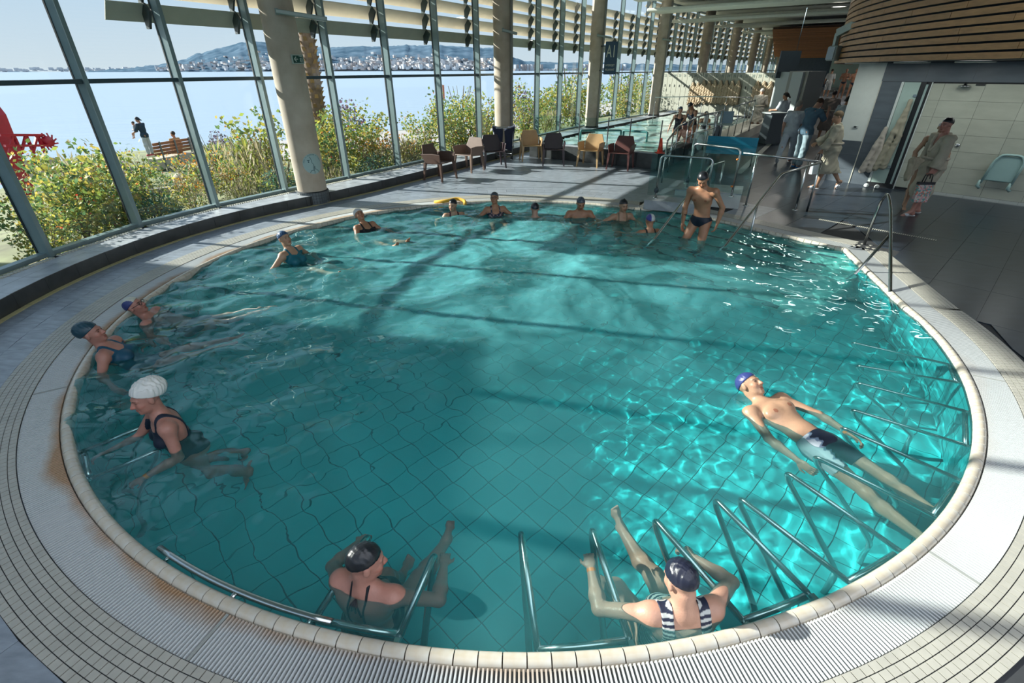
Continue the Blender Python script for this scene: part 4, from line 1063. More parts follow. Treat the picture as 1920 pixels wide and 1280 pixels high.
def foot(F, ankle, d, up, side, size=1.0, toes=True):
    d = unit(d); up = unit(up - d * (up @ d)); s = np.cross(d, up) * side
    F.ell(ankle - up * 0.045 * size - d * 0.02 * size, np.stack([s, d, up]), (0.034 * size, 0.045 * size, 0.036 * size), 0.03)
    F.cone(ankle + d * 0.01, ankle + (d * 0.13 - up * 0.055) * size, 0.036 * size, 0.024 * size, 0.03)
    F.ell(ankle + (d * 0.125 - up * 0.060) * size, np.stack([s, d, up]), (0.045 * size, 0.05 * size, 0.020 * size), 0.02)
    if toes:
        for k, (o_, L, r) in enumerate(((0.028, 0.052, 0.013), (0.010, 0.050, 0.0095), (-0.006, 0.043, 0.009), (-0.020, 0.035, 0.0085), (-0.032, 0.026, 0.008))):
            b = ankle + (d * 0.155 + s * -o_ * -1 - up * 0.064) * size; F.cone(b, b + d * L * 0.75 * size, r * size, r * 0.9 * size, 0.006)
def head_shapes(F, h, female, sc=1.0):
    R = h.R(); e = lambda c, r, b=0.02, op=0: F.ell(h.p(*[x * sc for x in c]), R, [x * sc for x in r], b * sc, op)
    c = lambda a, b_, ra, rb, bl=0.008, op=0: F.cone(h.p(*[x * sc for x in a]), h.p(*[x * sc for x in b_]), ra * sc, rb * sc, bl * sc, op)
    e((0, -0.012, 0.030), (0.075, 0.094, 0.084)); e((0, 0.026, -0.030), (0.061, 0.064, 0.080), 0.03); e((0, 0.036, -0.074), (0.046 if female else 0.050, 0.045, 0.034), 0.03)
    c((-0.012, 0.073, -0.098), (0.012, 0.073, -0.098), 0.013, 0.013, 0.02)
    for s in (-1, 1):
        e((s * 0.036, 0.060, -0.030), (0.024, 0.026, 0.026), 0.02)
        c((s * 0.044, 0.074, 0.022), (s * 0.014, 0.087, 0.022), 0.008, 0.009, 0.012)
    for s in (-1, 1): e((s * 0.031, 0.096, 0.003), (0.017, 0.014, 0.012), 0.010, 1)
    for s in (-1, 1): e((s * 0.031, 0.0755, 0.003), (0.0125, 0.0125, 0.0105), 0.003)
    c((0, 0.086, 0.012), (0, 0.110, -0.030), 0.008, 0.0125, 0.010)
    for s in (-1, 1): e((s * 0.013, 0.096, -0.034), (0.010, 0.012, 0.009), 0.008)
    c((-0.019, 0.084, -0.060), (0.019, 0.084, -0.060), 0.006, 0.006, 0.008); c((-0.016, 0.084, -0.072), (0.016, 0.084, -0.072), 0.007, 0.007, 0.008); c((0, 0.091, -0.060), (0, 0.090, -0.072), 0.006, 0.007, 0.006)
    for s in (-1, 1): e((s * 0.078, -0.008, -0.006), (0.009, 0.020, 0.032), 0.008)
def head_tint(P, h, sc=1.0, old=False):
    x, y, z = h.loc(P); x, y, z = x / sc, y / sc, z / sc; T = np.ones((len(P), 3)); near = (np.abs(x) < 0.09) & (np.abs(y) < 0.13) & (np.abs(z) < 0.14)
    ex = np.abs(np.abs(x) - 0.031); eye = near & (((ex / 0.012) ** 2 + ((z - 0.003) / 0.006) ** 2) < 1) & (y > 0.066); T[eye] = (0.35, 0.33, 0.32)
    ir = near & (((ex / 0.0055) ** 2 + ((z - 0.003) / 0.0055) ** 2) < 1) & (y > 0.066); T[ir] = (0.10, 0.09, 0.09)
    br = near & (np.abs(np.abs(x) - 0.031) < 0.017) & (np.abs(z - 0.024 + np.abs(np.abs(x) - 0.031) * 0.25) < 0.0045) & (y > 0.06); T[br] = (0.35, 0.30, 0.28) if not old else (0.7, 0.68, 0.66)
    lp = near & (np.abs(x) < 0.024) & (z > -0.080) & (z < -0.053) & (y > 0.075); T[lp] = (0.82, 0.55, 0.52)
    mo = near & (np.abs(x) < 0.022) & (np.abs(z + 0.066) < 0.0025) & (y > 0.075); T[mo] = (0.45, 0.28, 0.26)
    ck = near & (((np.abs(x) - 0.04) ** 2 + (z + 0.028) ** 2) < 0.0006) & (y > 0.04); T[ck] *= (1.0, 0.88, 0.86)
    ns = near & (np.abs(x) < 0.018) & (z < -0.01) & (z > -0.045) & (y > 0.098); T[ns] *= (1.0, 0.86, 0.84)
    return T
DEF = dict(u=(0, 0, 1), f=(0, 1, 0), chest=(0, 0, 0), head=(0, 0, 0), armL=((-0.25, 0.05, -1), (-0.1, 0.25, -1)), armR=((0.25, 0.05, -1), (0.1, 0.25, -1)),
           legL=((-0.08, 0.03, -1), (0, -0.03, -1)), legR=((0.08, 0.03, -1), (0, -0.03, -1)), handL=None, handR=None, curl=0.3, palmL=None, palmR=None, footL=None, footR=None)
def make_skeleton(pose, H=1.68, sex='f', fat=1.0):
    q = dict(DEF); q.update(pose); k = H / 1.70; S = {}; S['k'] = k
    f = unit(q['f']); u = unit(q['u']); f = unit(f - u * (f @ u)); r = np.cross(f, u); pel = Frame((0, 0, 0), r, f, u); S['pel'] = pel
    waist = pel.p(0, 0, 0.13 * k); ch = pel.turned(*q['chest'], o=waist); S['ch'] = ch           # chest frame origin: waist
    S['neck'] = ch.p(0, -0.012, 0.385 * k); sw = (0.172 if sex == 'f' else 0.192) * k
    S['shL'] = ch.p(-sw, 0, 0.325 * k); S['shR'] = ch.p(sw, 0, 0.325 * k)
    hd = ch.turned(*q['head']); hd.o = S['neck'] + unit(ch.u * 0.7 + hd.u * 0.5) * 0.072 * k + hd.u * 0.095 * k + hd.f * 0.012; S['hd'] = hd
    for s in 'LR':
        a = q['arm' + s]; S['el' + s] = S['sh' + s] + ch.d(a[0]) * 0.285 * k; S['wr' + s] = S['el' + s] + ch.d(a[1]) * 0.245 * k; S['hdir' + s] = ch.d(q['hand' + s] or a[1])
        sg = -1 if s == 'L' else 1
        S['palm' + s] = ch.d(q['palm' + s]) if q['palm' + s] else ch.d((-sg * 0.8, 0.2, -0.3))
        l = q['leg' + s]; S['hip' + s] = pel.p(sg * 0.088 * k, 0, -0.045 * k); S['kn' + s] = S['hip' + s] + pel.d(l[0]) * 0.425 * k; S['an' + s] = S['kn' + s] + pel.d(l[1]) * 0.40 * k
        sv = unit(S['an' + s] - S['kn' + s]); base = pel.f if abs(pel.f @ sv) < 0.9 else pel.u
        S['fdir' + s] = pel.d(q['foot' + s]) if q['foot' + s] else unit(base - sv * (base @ sv) + sv * 0.12)
        if abs(S['fdir' + s] @ sv) > 0.95: S['fdir' + s] = unit(S['fdir' + s] + pel.u * 0.5)
    S['q'] = q; S['sex'] = sex; S['fat'] = fat; return S
def body_field(S, toes=True, detail=True):
    F = Field(); k = S['k']; w = S['fat']; fem = S['sex'] == 'f'; pel, ch, hd = S['pel'], S['ch'], S['hd']
    e = lambda fr, c, r, b=0.05: F.ell(fr.p(*[x * k for x in c]), fr.R(), [x * k for x in r], b)
    e(pel, (0, -0.005, -0.01), (0.165 * (1.03 if fem else 0.95) * w, 0.112 * w, 0.115), 0.04)
    e(pel, (0, 0.01 + 0.02 * (w - 1), 0.12), (0.138 * w, 0.102 * w, 0.13), 0.06)
    e(ch, (0, 0.0, 0.17), ((0.142 if fem else 0.158) * w, 0.104 * w, 0.16), 0.06)
    e(ch, (0, -0.01, 0.27), ((0.150 if fem else 0.170) * w, 0.090 * w, 0.085), 0.05)
    for s in (-1, 1):
        e(pel, (s * 0.075, -0.06, -0.045), (0.085 * w, 0.075 * w, 0.085), 0.04)
        if fem: e(ch, (s * 0.072, 0.080 * w, 0.175), (0.066 * w, 0.058 * w, 0.064 * w), 0.035)
        else: e(ch, (s * 0.075, 0.066 * w, 0.225), (0.082, 0.040, 0.060), 0.03)
        e(ch, (s * 0.085, -0.055, 0.25), (0.075, 0.045, 0.09), 0.04)
    n = S['neck']
    F.cone(n - ch.u * 0.02 * k, hd.p(0, -0.022, -0.06), 0.057 * k * (1 if not fem else 0.92) * (0.5 + 0.5 * w), 0.052 * k * (0.6 + 0.4 * w), 0.03)
    for s, sg in (('L', -1), ('R', 1)):
        sh, el, wr = S['sh' + s], S['el' + s], S['wr' + s]; aw = (0.92 if fem else 1.0) * (0.45 + 0.55 * w)
        F.cone(n - ch.u * 0.03 * k, sh + ch.u * 0.005, 0.050 * k, 0.050 * k * aw, 0.05)
        F.ell(sh - ch.u * 0.005, ch.R(), (0.062 * k * aw, 0.062 * k * aw, 0.062 * k * aw), 0.04)
        F.cone(sh, el, 0.053 * k * aw, 0.040 * k * aw, 0.03)
        m_ = el + (wr - el) * 0.30; F.cone(el, m_, 0.040 * k * aw, 0.043 * k * aw, 0.02).cone(m_, wr, 0.043 * k * aw, 0.026 * k * (0.7 + 0.3 * aw), 0.02)
        hand(F, wr, S['hdir' + s], S['palm' + s], 1 if s == 'L' else -1, S['q']['curl'] if not isinstance(S['q']['curl'], tuple) else S['q']['curl'][0 if s == 'L' else 1], size=k * (0.95 if fem else 1.03))
        hp, kn, an = S['hip' + s], S['kn' + s], S['an' + s]; lw = 0.4 + 0.6 * w
        F.cone(hp, kn, 0.090 * k * lw * (1.04 if fem else 1), 0.056 * k * lw, 0.045)
        sh_ = unit(an - kn); bk = -S['pel'].f; bk = unit(bk - sh_ * (bk @ sh_) + 1e-6)
        F.ell(kn, np.stack([pel.r, np.cross(sh_, pel.r), sh_]), (0.056 * k * lw, 0.056 * k * lw, 0.060 * k), 0.02)
        c1 = kn + (an - kn) * 0.30 + bk * 0.014 * k
        F.cone(kn, c1, 0.052 * k * lw, 0.056 * k * lw, 0.03).cone(c1, an, 0.056 * k * lw, 0.036 * k, 0.03)
        foot(F, an, S['fdir' + s], unit(kn - an), 1 if s == 'R' else -1, k * (0.93 if fem else 1.0), toes)
    head_shapes(F, hd, fem, k ** 0.5)
    return F
SKIN = {}
def skin(name, col): return tint_mat('skin_' + name, col, 0.42, 0.4, 0.15, 90, var=0.10)
def make_person(label, pose, H=1.68, sex='f', fat=1.0, res=0.008, skin_col=('fair', (0.50, 0.27, 0.18)), at=None, anchor='head', face=(0, -1), cap=None, suit=None, group=None, extra=None, old=False, toes=True):
    """one person: a continuous body mesh (top-level) with clothing and caps as children. face: direction the local +Y axis is turned to"""
    S = make_skeleton(pose, H, sex, fat); F = body_field(S, toes); g = F.grid(res); hs = S['k'] ** 0.5; hd = S['hd']; ch = S['ch']; pel = S['pel']
    def tint(P):
        T = head_tint(P, hd, hs, old)
        for s in 'LR':
            d = np.linalg.norm(P - S['kn' + s], axis=1); T[d < 0.06] *= (1, 0.93, 0.91)
        if sex == 'm':
            for sg in (-1, 1): d = np.linalg.norm(P - ch.p(sg * 0.085 * S['k'], 0.108 * fat * S['k'], 0.215 * S['k']), axis=1); T[d < 0.020] *= (0.72, 0.5, 0.48)
        return T
    body = field_obj('person', F, res, skin(*skin_col), None, tint, grid=g); tag(body, label, 'person', group)
    body.cycles.is_caustics_receiver = True
    rz = math.atan2(-face[0], face[1]); body.rotation_euler = (0, 0, rz)
    anchors = {'head': hd.o, 'pelvis': pel.o, 'feet': (S['anL'] + S['anR']) / 2 - np.array((0, 0, 0.085 * S['k'])), 'neck': S['neck'], 'shR': S['shR'], 'shL': S['shL'], 'anR': S['anR'] - np.array((0, 0, 0.085 * S['k'])), 'anL': S['anL'] - np.array((0, 0, 0.085 * S['k']))}
    a = anchors[anchor]; cr, sr = math.cos(rz), math.sin(rz); at = Vector(at); body.location = (at.x - (a[0] * cr - a[1] * sr), at.y - (a[0] * sr + a[1] * cr), at.z - a[2])
    if cap: make_cap(body, hd, hs, res, **cap)
    if suit: suit(body, F, g, S, res)
    if extra: extra(body, F, g, S, res)
    for c in body.children: c.cycles.is_caustics_receiver = True
    return body, S
def make_cap(body, hd, hs, res, col=(0.02, 0.025, 0.04), col2=None, wrinkle=0.0, puff=0.0, panel=None, tip=False, rough=0.35):
    F = Field(); R = hd.R(); sc = hs
    F.ell(hd.p(0, -0.012 * sc, 0.030 * sc), R, (0.0815 * sc, 0.1005 * sc, 0.0905 * sc), 0.0)
    if puff: F.ell(hd.p(0, -0.045 * sc, 0.055 * sc), R, ((0.080 + puff * 0.2) * sc, (0.085 + puff * 0.6) * sc, (0.078 + puff * 0.3) * sc), 0.03)
    if tip: F.cone(hd.p(0, 0.0, 0.10 * sc), hd.p(0, -0.01, 0.132 * sc), 0.03, 0.006, 0.03)
    pn = unit(hd.u * 0.93 + hd.f * -0.36); p0 = hd.p(0, 0.086 * sc, 0.062 * sc)
    r2 = min(res, 0.006)
    def mask(X, Y, Z): return -((X - p0[0]) * pn[0] + (Y - p0[1]) * pn[1] + (Z - p0[2]) * pn[2])
    def wr(X, Y, Z):
        x = (X - hd.o[0]) * hd.r[0] + (Y - hd.o[1]) * hd.r[1] + (Z - hd.o[2]) * hd.r[2]; y = (X - hd.o[0]) * hd.f[0] + (Y - hd.o[1]) * hd.f[1] + (Z - hd.o[2]) * hd.f[2]; z = (X - hd.o[0]) * hd.u[0] + (Y - hd.o[1]) * hd.u[1] + (Z - hd.o[2]) * hd.u[2]
        return wrinkle * (np.sin(y * 120 + 30 * z + 12 * np.sin(x * 35)) + 0.6 * np.sin(y * 190 - x * 90 + z * 60)) * np.clip(0.35 + z * 6, 0, 1)
    def cf(P):
        x, y, z = hd.loc(P); T = np.tile(np.array(col), (len(P), 1))
        if col2 is not None:
            if panel == 'stripe': m = np.abs(x) < 0.050
            elif panel == 'front': m = y > 0.012
            elif panel == 'side': m = x > 0.012
            else: m = x < -0.012
            T[m] = col2
        return T
    return field_obj('swim_cap', F, r2, tint_mat('cap_fabric_%d' % int(rough * 100), (1, 1, 1), rough, 0.5, 0.1, 120, var=0.05), body, cf, mask, wrinkle=wr if wrinkle else None)
def tcoord(ch, X, Y, Z):
    a = X - ch.o[0]; b = Y - ch.o[1]; c = Z - ch.o[2]
    return (a * ch.r[0] + b * ch.r[1] + c * ch.r[2], a * ch.f[0] + b * ch.f[1] + c * ch.f[2], a * ch.u[0] + b * ch.u[1] + c * ch.u[2])
def one_piece(col, stripes=None, low_back=0.14, strap=0.085, strap_w=0.017, name='swimsuit', neck=0.27, pattern=None):
    def fn(body, F, g, S, res):
        ch, pel, k = S['ch'], S['pel'], S['k']; w = S['fat']
        def mask(X, Y, Z):
            x, y, z = tcoord(ch, X, Y, Z); xp, yp, zp = tcoord(pel, X, Y, Z)
            top = np.where(y > -0.01, z - (neck * k - np.clip(0.10 - np.abs(x), 0, 1) * 0.35), z - low_back * k)
            m = np.maximum(top, (-0.115 * k + np.abs(xp) * 0.75) - zp); m = np.maximum(m, np.abs(x) - 0.165 * k * w)
            st = np.maximum(np.abs(np.abs(x) - strap * k) - strap_w, np.maximum(0.05 * k - z, np.abs(x) - 0.15)); st = np.maximum(st, np.where(y > 0, neck * k - 0.12 - z, low_back * k - 0.05 - z)); st = np.maximum(st, z - 0.425 * k)
            m = np.minimum(m, st); m = np.maximum(m, np.abs(y) - 0.185 * w * k); m = np.maximum(m, np.abs(x) - 0.20 * w * k)
            for s_ in 'LR':
                hp = S['hip' + s_]; td = unit(S['kn' + s_] - hp); t_ = (X - hp[0]) * td[0] + (Y - hp[1]) * td[1] + (Z - hp[2]) * td[2]; rd = np.sqrt(np.maximum((X - hp[0]) ** 2 + (Y - hp[1]) ** 2 + (Z - hp[2]) ** 2 - t_ * t_, 0)); m = np.maximum(m, -np.maximum(0.15 * k - t_, rd - 0.14 * k))
            return m
        def cf(P):
            T = np.tile(np.array(col), (len(P), 1)); x, y, z = ch.loc(P)
            if stripes is not None: T[(np.floor((z * 1.0 + np.abs(x) * 0.0) / 0.0125) % 2) == 0] = stripes
            if pattern is not None:
                v = np.sin(x * 90) * np.sin(z * 80) + 0.5 * np.sin(x * 37 + z * 51); T[v > 0.35] = pattern
            return T
        field_obj(name, F, res, tint_mat('swimsuit_fabric', (1, 1, 1), 0.5, 0.3, 0.1, 150, var=0.05), body, cf, mask, off=0.005, grid=g)
    return fn
def briefs(col, zt=0.045, cut=0.75, low=0.11, name='swim_briefs', col2=None):
    def fn(body, F, g, S, res):
        pel, k = S['pel'], S['k']
        def mask(X, Y, Z):
            x, y, z = tcoord(pel, X, Y, Z); return np.maximum(z - zt * k, (-low * k + np.maximum(np.abs(x) - 0.035, 0) * cut) - z)
        def cf(P):
            T = np.tile(np.array(col), (len(P), 1)); x, y, z = pel.loc(P)
            if col2 is not None:
                T[x < -0.03] = col2
            return T
        field_obj(name, F, res, tint_mat('swimsuit_fabric', (1, 1, 1), 0.5, 0.3, 0.1, 150, var=0.05), body, cf, mask, off=0.006, grid=g)
    return fn
def trunks(col, col2, zt=0.07, leg=0.26):
    def fn(body, F, g, S, res):
        pel, k = S['pel'], S['k']
        def mask(X, Y, Z):
            x, y, z = tcoord(pel, X, Y, Z); return np.maximum(np.maximum(z - zt * k, -leg * k - z), np.abs(x) - 0.19)
        def cf(P):
            T = np.tile(np.array(col), (len(P), 1)); x, y, z = pel.loc(P); v = x - 0.02 * np.sin(z * 60) - 0.015 * np.sin(y * 90 + z * 130)
            T[v > 0.055] = (0.16, 0.22, 0.30); T[v > 0.085] = col2; return T
        field_obj('swim_trunks', F, res, tint_mat('swimsuit_fabric', (1, 1, 1), 0.5, 0.3, 0.1, 150, var=0.05), body, cf, mask, off=0.008, grid=g)
    return fn
def bracelet(col, side, t=0.92, w=0.012, name='wristband'):
    def fn(body, F, g, S, res):
        el, wr = S['el' + side], S['wr' + side]; c = el + (wr - el) * t; d = unit(wr - el); a = unit(np.cross(d, (0.3, 0.2, 1))); b = np.cross(d, a); P = []; n = 20; R_ = 0.030 * S['k']
        mb = MB()
        for dz in (-w, w):
            for i in range(n): q = 2 * PI * i / n; P.append(tuple(c + d * dz + (a * math.cos(q) + b * math.sin(q)) * R_))
        mb.add(P, [(i, (i + 1) % n, n + (i + 1) % n, n + i) for i in range(n)], True); mb.build(name, mat('band_%s' % name, col, 0.5), body)
    return fn
def hair(col, style='short', name='hair'):
    def fn(body, F, g, S, res):
        hd = S['hd']; sc = S['k'] ** 0.5; H_ = Field(); R = hd.R(); H_.ell(hd.p(0, -0.018, 0.036), R, (0.083 * sc, 0.102 * sc, 0.090 * sc), 0.0)
        if style in ('bob', 'long', 'pony'): H_.ell(hd.p(0, -0.05, -0.02), R, (0.080, 0.065, 0.075), 0.03)
        if style == 'pony': H_.cone(hd.p(0, -0.10, 0.02), hd.p(0, -0.15, -0.10), 0.035, 0.03, 0.03).cone(hd.p(0, -0.15, -0.10), hd.p(0, -0.14, -0.24), 0.03, 0.012, 0.02)
        if style == 'long': H_.ell(hd.p(0, -0.06, -0.10), R, (0.085, 0.055, 0.12), 0.04)
        pn = unit(hd.u * 0.80 + hd.f * -0.60); p0 = hd.p(0, 0.080, 0.060)
        mask = lambda X, Y, Z: -((X - p0[0]) * pn[0] + (Y - p0[1]) * pn[1] + (Z - p0[2]) * pn[2])
        wr = lambda X, Y, Z: 0.0035 * np.sin(X * 210 + 30 * np.sin(Z * 40)) * np.sin(Y * 190 + Z * 60)
        field_obj(name, H_, min(res, 0.008), tint_mat('hair_strands', (1, 1, 1), 0.6, 0.3, 0.4, 160, var=0.25), body, lambda P: np.tile(np.array(col), (len(P), 1)), mask, wrinkle=wr)
    return fn
def glasses(body, F, g, S, res):
    hd, sc = S['hd'], S['k'] ** 0.5; mb = MB()
    for s in (-1, 1):
        c = hd.p(s * 0.032 * sc, 0.098 * sc, 0.002); mb.tube([tuple(c + (hd.r * math.cos(a) * 0.024 + hd.u * math.sin(a) * 0.018) * sc) for a in [2 * PI * i / 14 for i in range(14)]], 0.0028, 6, closed=True)
        mb.tube([tuple(hd.p(s * 0.056 * sc, 0.098 * sc, 0.006)), tuple(hd.p(s * 0.082 * sc, 0.0, 0.004))], 0.0026, 6)
    mb.tube([tuple(hd.p(-0.009, 0.102 * sc, 0.004)), tuple(hd.p(0.009, 0.102 * sc, 0.004))], 0.0028, 6); mb.build('glasses', mat('dark_frame', (0.02, 0.02, 0.025), 0.3), body)
def halter_tie(body, F, g, S, res):
    ch, k = S['ch'], S['k']; mb = MB(); w = S['fat']
    for dx, L in ((-0.035, 0.10), (-0.012, 0.07), (0.012, 0.08), (0.045, 0.11)):
        mb.tube([tuple(ch.p(0, -0.082 * w, 0.365 * k)), tuple(ch.p(dx * 0.5, -0.105 * w, 0.345 * k)), tuple(ch.p(dx, -0.108 * w, 0.36 * k - L))], 0.0055, 6)
    mb.build('halter_tie', mat('black_cord', (0.010, 0.012, 0.016), 0.6), body)
def multi(*fs):
    def fn(*a):
        for f in fs: f(*a)
    return fn
def folds(amp, freq=26): return lambda X, Y, Z: amp * (np.sin(X * freq + 7 * np.sin(Z * 6)) * np.sin(Y * freq * 0.8 + 5 * np.sin(Z * 5 + 1)) + 0.4 * np.sin(Z * freq * 0.9 + 9 * np.sin(X * 8 + Y * 6)))
def robe(col, hem=-0.62, belt=True, sleeves=True, open_=0.0, flare=1.0):
    """long towelling robe with wide sleeves, shawl collar and belt"""
    def fn(body, F, g, S, res):
        R_ = Field(); ch, pel, k, w = S['ch'], S['pel'], S['k'], S['fat']
        R_.ell(ch.p(0, -0.005, 0.24 * k), ch.R(), (0.195 * k * w, 0.135 * k * w, 0.14 * k), 0.05)
        R_.ell(ch.p(0, 0.0, 0.10 * k), ch.R(), (0.180 * k * w, 0.145 * k * w, 0.16 * k), 0.06); R_.ell(pel.p(0, 0, -0.02), pel.R(), (0.205 * k * w, 0.165 * k * w, 0.19 * k), 0.06)
        R_.cone(S['neck'] - ch.u * 0.05, S['shL'], 0.075 * k, 0.075 * k, 0.05).cone(S['neck'] - ch.u * 0.05, S['shR'], 0.075 * k, 0.075 * k, 0.05)
        kn = {}
        for s in 'LR':
            hp = S['hip' + s]; t = (S['kn' + s] - hp); R_.cone(hp, S['kn' + s], 0.135 * k, 0.125 * k * flare, 0.09); R_.cone(S['kn' + s], S['kn' + s] + (S['an' + s] - S['kn' + s]) * 0.55, 0.125 * k * flare, 0.125 * k * flare, 0.09)
            if sleeves:
                R_.cone(S['sh' + s], S['el' + s], 0.082 * k, 0.082 * k, 0.03); e_ = S['el' + s]; R_.cone(e_, e_ + (S['wr' + s] - e_) * 0.85, 0.080 * k, 0.092 * k, 0.03)
        m_ = (S['knL'] + S['knR']) / 2; R_.ell(m_, pel.R(), (0.21 * k * flare, 0.17 * k * flare, 0.28 * k), 0.08)
        nk = S['neck']; hm = pel.o[2] + hem * k
        def mask(X, Y, Z):
            a = hm - Z + 0.0 * X
            x, y, z = tcoord(ch, X, Y, Z); v = np.maximum(z - 0.395 * k, -(1e3)); a = np.maximum(a, v)
            if True:   # V neck
                vn = np.maximum(np.abs(x) - np.clip((z - 0.16 * k) * 0.42, 0, 1), np.maximum(-y, 0.16 * k - z)); a = np.maximum(a, -vn)
            if sleeves:
                for s in 'LR':
                    d = unit(S['wr' + s] - S['el' + s]); c = S['wr' + s] - d * 0.015; q = (X - c[0]) * d[0] + (Y - c[1]) * d[1] + (Z - c[2]) * d[2]
                    rr = np.sqrt((X - c[0]) ** 2 + (Y - c[1]) ** 2 + (Z - c[2]) ** 2) - 0.16; a = np.maximum(a, np.minimum(q, -rr))
            return a
        m = tint_mat('towelling', (1, 1, 1), 0.95, 0.1, 0.5, 220, var=0.08)
        o = field_obj('bathrobe', R_, max(res, 0.009), m, body, lambda P: np.tile(np.array(col), (len(P), 1)), mask, wrinkle=folds(0.010))
        C = Field()
        for sg in (-1, 1): C.cone(ch.p(sg * 0.07, -0.06, 0.39 * k), ch.p(sg * 0.085, 0.075 * w, 0.33 * k), 0.030, 0.028, 0.01).cone(ch.p(sg * 0.085, 0.075 * w, 0.33 * k), ch.p(sg * 0.02, 0.150 * w, 0.12 * k), 0.028, 0.022, 0.01)
        C.cone(ch.p(-0.07, -0.06, 0.39 * k), ch.p(0.07, -0.06, 0.39 * k), 0.030, 0.030, 0.01)
        field_obj('robe_collar', C, max(res, 0.008), m, o if False else body, lambda P: np.tile(np.array(col) * 1.04, (len(P), 1)), None)
        if belt:
            mb = MB(); n = 28; mb.tube([tuple(pel.p(0.205 * k * w * math.cos(2 * PI * i / n), 0.172 * k * w * math.sin(2 * PI * i / n), 0.11 * k)) for i in range(n)], 0.022, 6, closed=True); mb.build('belt', mat('robe_belt', (0.40, 0.36, 0.29), 0.9), body)
    return fn
def tunic(col, sleeve=0.55, hem=-0.14, off=0.022, name='tunic', hood=None):
    def fn(body, F, g, S, res):
        ch, pel, k, w = S['ch'], S['pel'], S['k'], S['fat']; R_ = Field()
        R_.ell(ch.p(0, -0.005, 0.235 * k), ch.R(), (0.185 * k * w, 0.132 * k * w, 0.15 * k), 0.05).ell(ch.p(0, 0.005, 0.06 * k), ch.R(), (0.168 * k * w, 0.132 * k * w, 0.16 * k), 0.06).ell(pel.p(0, 0, -0.03), pel.R(), (0.190 * k * w, 0.150 * k * w, 0.15 * k), 0.06)
        for s in 'LR':
            R_.cone(S['neck'] - ch.u * 0.05, S['sh' + s], 0.068 * k, 0.070 * k, 0.05); e_ = S['sh' + s] + (S['el' + s] - S['sh' + s]) * min(1, sleeve / 0.55 * 0.75 + 0.05); R_.cone(S['sh' + s], e_, 0.080 * k, 0.072 * k, 0.03)
            if sleeve > 0.9: R_.cone(S['el' + s], S['el' + s] + (S['wr' + s] - S['el' + s]) * 0.4, 0.062 * k, 0.060 * k, 0.03)
            R_.cone(S['hip' + s], S['hip' + s] + (S['kn' + s] - S['hip' + s]) * 0.3, 0.11 * k, 0.10 * k, 0.05)
        if hood: R_.ell(ch.p(0, -0.10, 0.36 * k), ch.R(), (0.12, 0.06, 0.07), 0.03)
        hm = hem * k
        def mask(X, Y, Z):
            x, y, z = tcoord(ch, X, Y, Z); xp, yp, zp = tcoord(pel, X, Y, Z); a = np.maximum(hm - zp, z - 0.385 * k)
            return np.maximum(a, -np.maximum(np.sqrt(x * x + (y - 0.06) ** 2) - 0.085, 0.28 * k - z))
        field_obj(name, R_, max(res, 0.009), tint_mat('cotton_cloth', (1, 1, 1), 0.9, 0.1, 0.2, 120, var=0.05), body, lambda P: np.tile(np.array(col), (len(P), 1)), mask, wrinkle=folds(0.007, 30))
    return fn
def trousers(col, name='trousers', cut=0.93, wide=1.0):
    def fn(body, F, g, S, res):
        pel, k, w = S['pel'], S['k'], S['fat']; R_ = Field(); R_.ell(pel.p(0, 0, -0.02), pel.R(), (0.180 * k * w, 0.135 * k * w, 0.13 * k), 0.05)
        for s in 'LR':
            hp, kn, an = S['hip' + s], S['kn' + s], S['an' + s]; R_.cone(hp, kn, 0.108 * k, 0.085 * k * wide, 0.05).cone(kn, kn + (an - kn) * cut, 0.085 * k * wide, 0.080 * k * wide, 0.04)
        def mask(X, Y, Z):
            x, y, z = tcoord(pel, X, Y, Z); return z - 0.10 * k
        field_obj(name, R_, max(res, 0.009), tint_mat('cotton_cloth', (1, 1, 1), 0.9, 0.1, 0.2, 120, var=0.05), body, lambda P: np.tile(np.array(col), (len(P), 1)), mask, wrinkle=folds(0.006, 28))
    return fn
def slippers(col, name='slipper', thick=0.012):
    def fn(body, F, g, S, res):
        for s in 'LR':
            an, d = S['an' + s], S['fdir' + s]; up = unit(S['kn' + s] - an); up = unit(up - d * (up @ d)); sd = np.cross(d, up); k = S['k']
            f_ = Field(); f_.ell(an - up * 0.088 * k + d * 0.055 * k, np.stack([sd, d, up]), (0.048 * k, 0.135 * k, thick), 0.0); f_.ell(an - up * 0.055 * k + d * 0.10 * k, np.stack([sd, d, up]), (0.054 * k, 0.05 * k, 0.034 * k), 0.01)
            field_obj(name, f_, 0.007, tint_mat('slipper_cloth', (1, 1, 1), 0.8, 0.2, 0.1, 90), body, lambda P: np.tile(np.array(col), (len(P), 1)), None)
    return fn
# ------------------------------------------------------------------ people in the round pool
TAN = ('tan', (0.36, 0.175, 0.10)); FAIR = ('fair', (0.47, 0.26, 0.185)); RUDDY = ('ruddy', (0.40, 0.19, 0.145)); OLIVE = ('olive', (0.40, 0.235, 0.15)); DEEP = ('bronze', (0.30, 0.145, 0.085))
NAVY = (0.012, 0.018, 0.035); BLK = (0.010, 0.012, 0.016); CREAM_C = (0.52, 0.52, 0.44); BLUE_C = (0.03, 0.045, 0.17); WHT = (0.62, 0.63, 0.60); GREYC = (0.06, 0.07, 0.09)
SWIM = 'bathers in the round pool'
def dirv(a, b): d = Vector(b) - Vector(a); return (d.x, d.y)
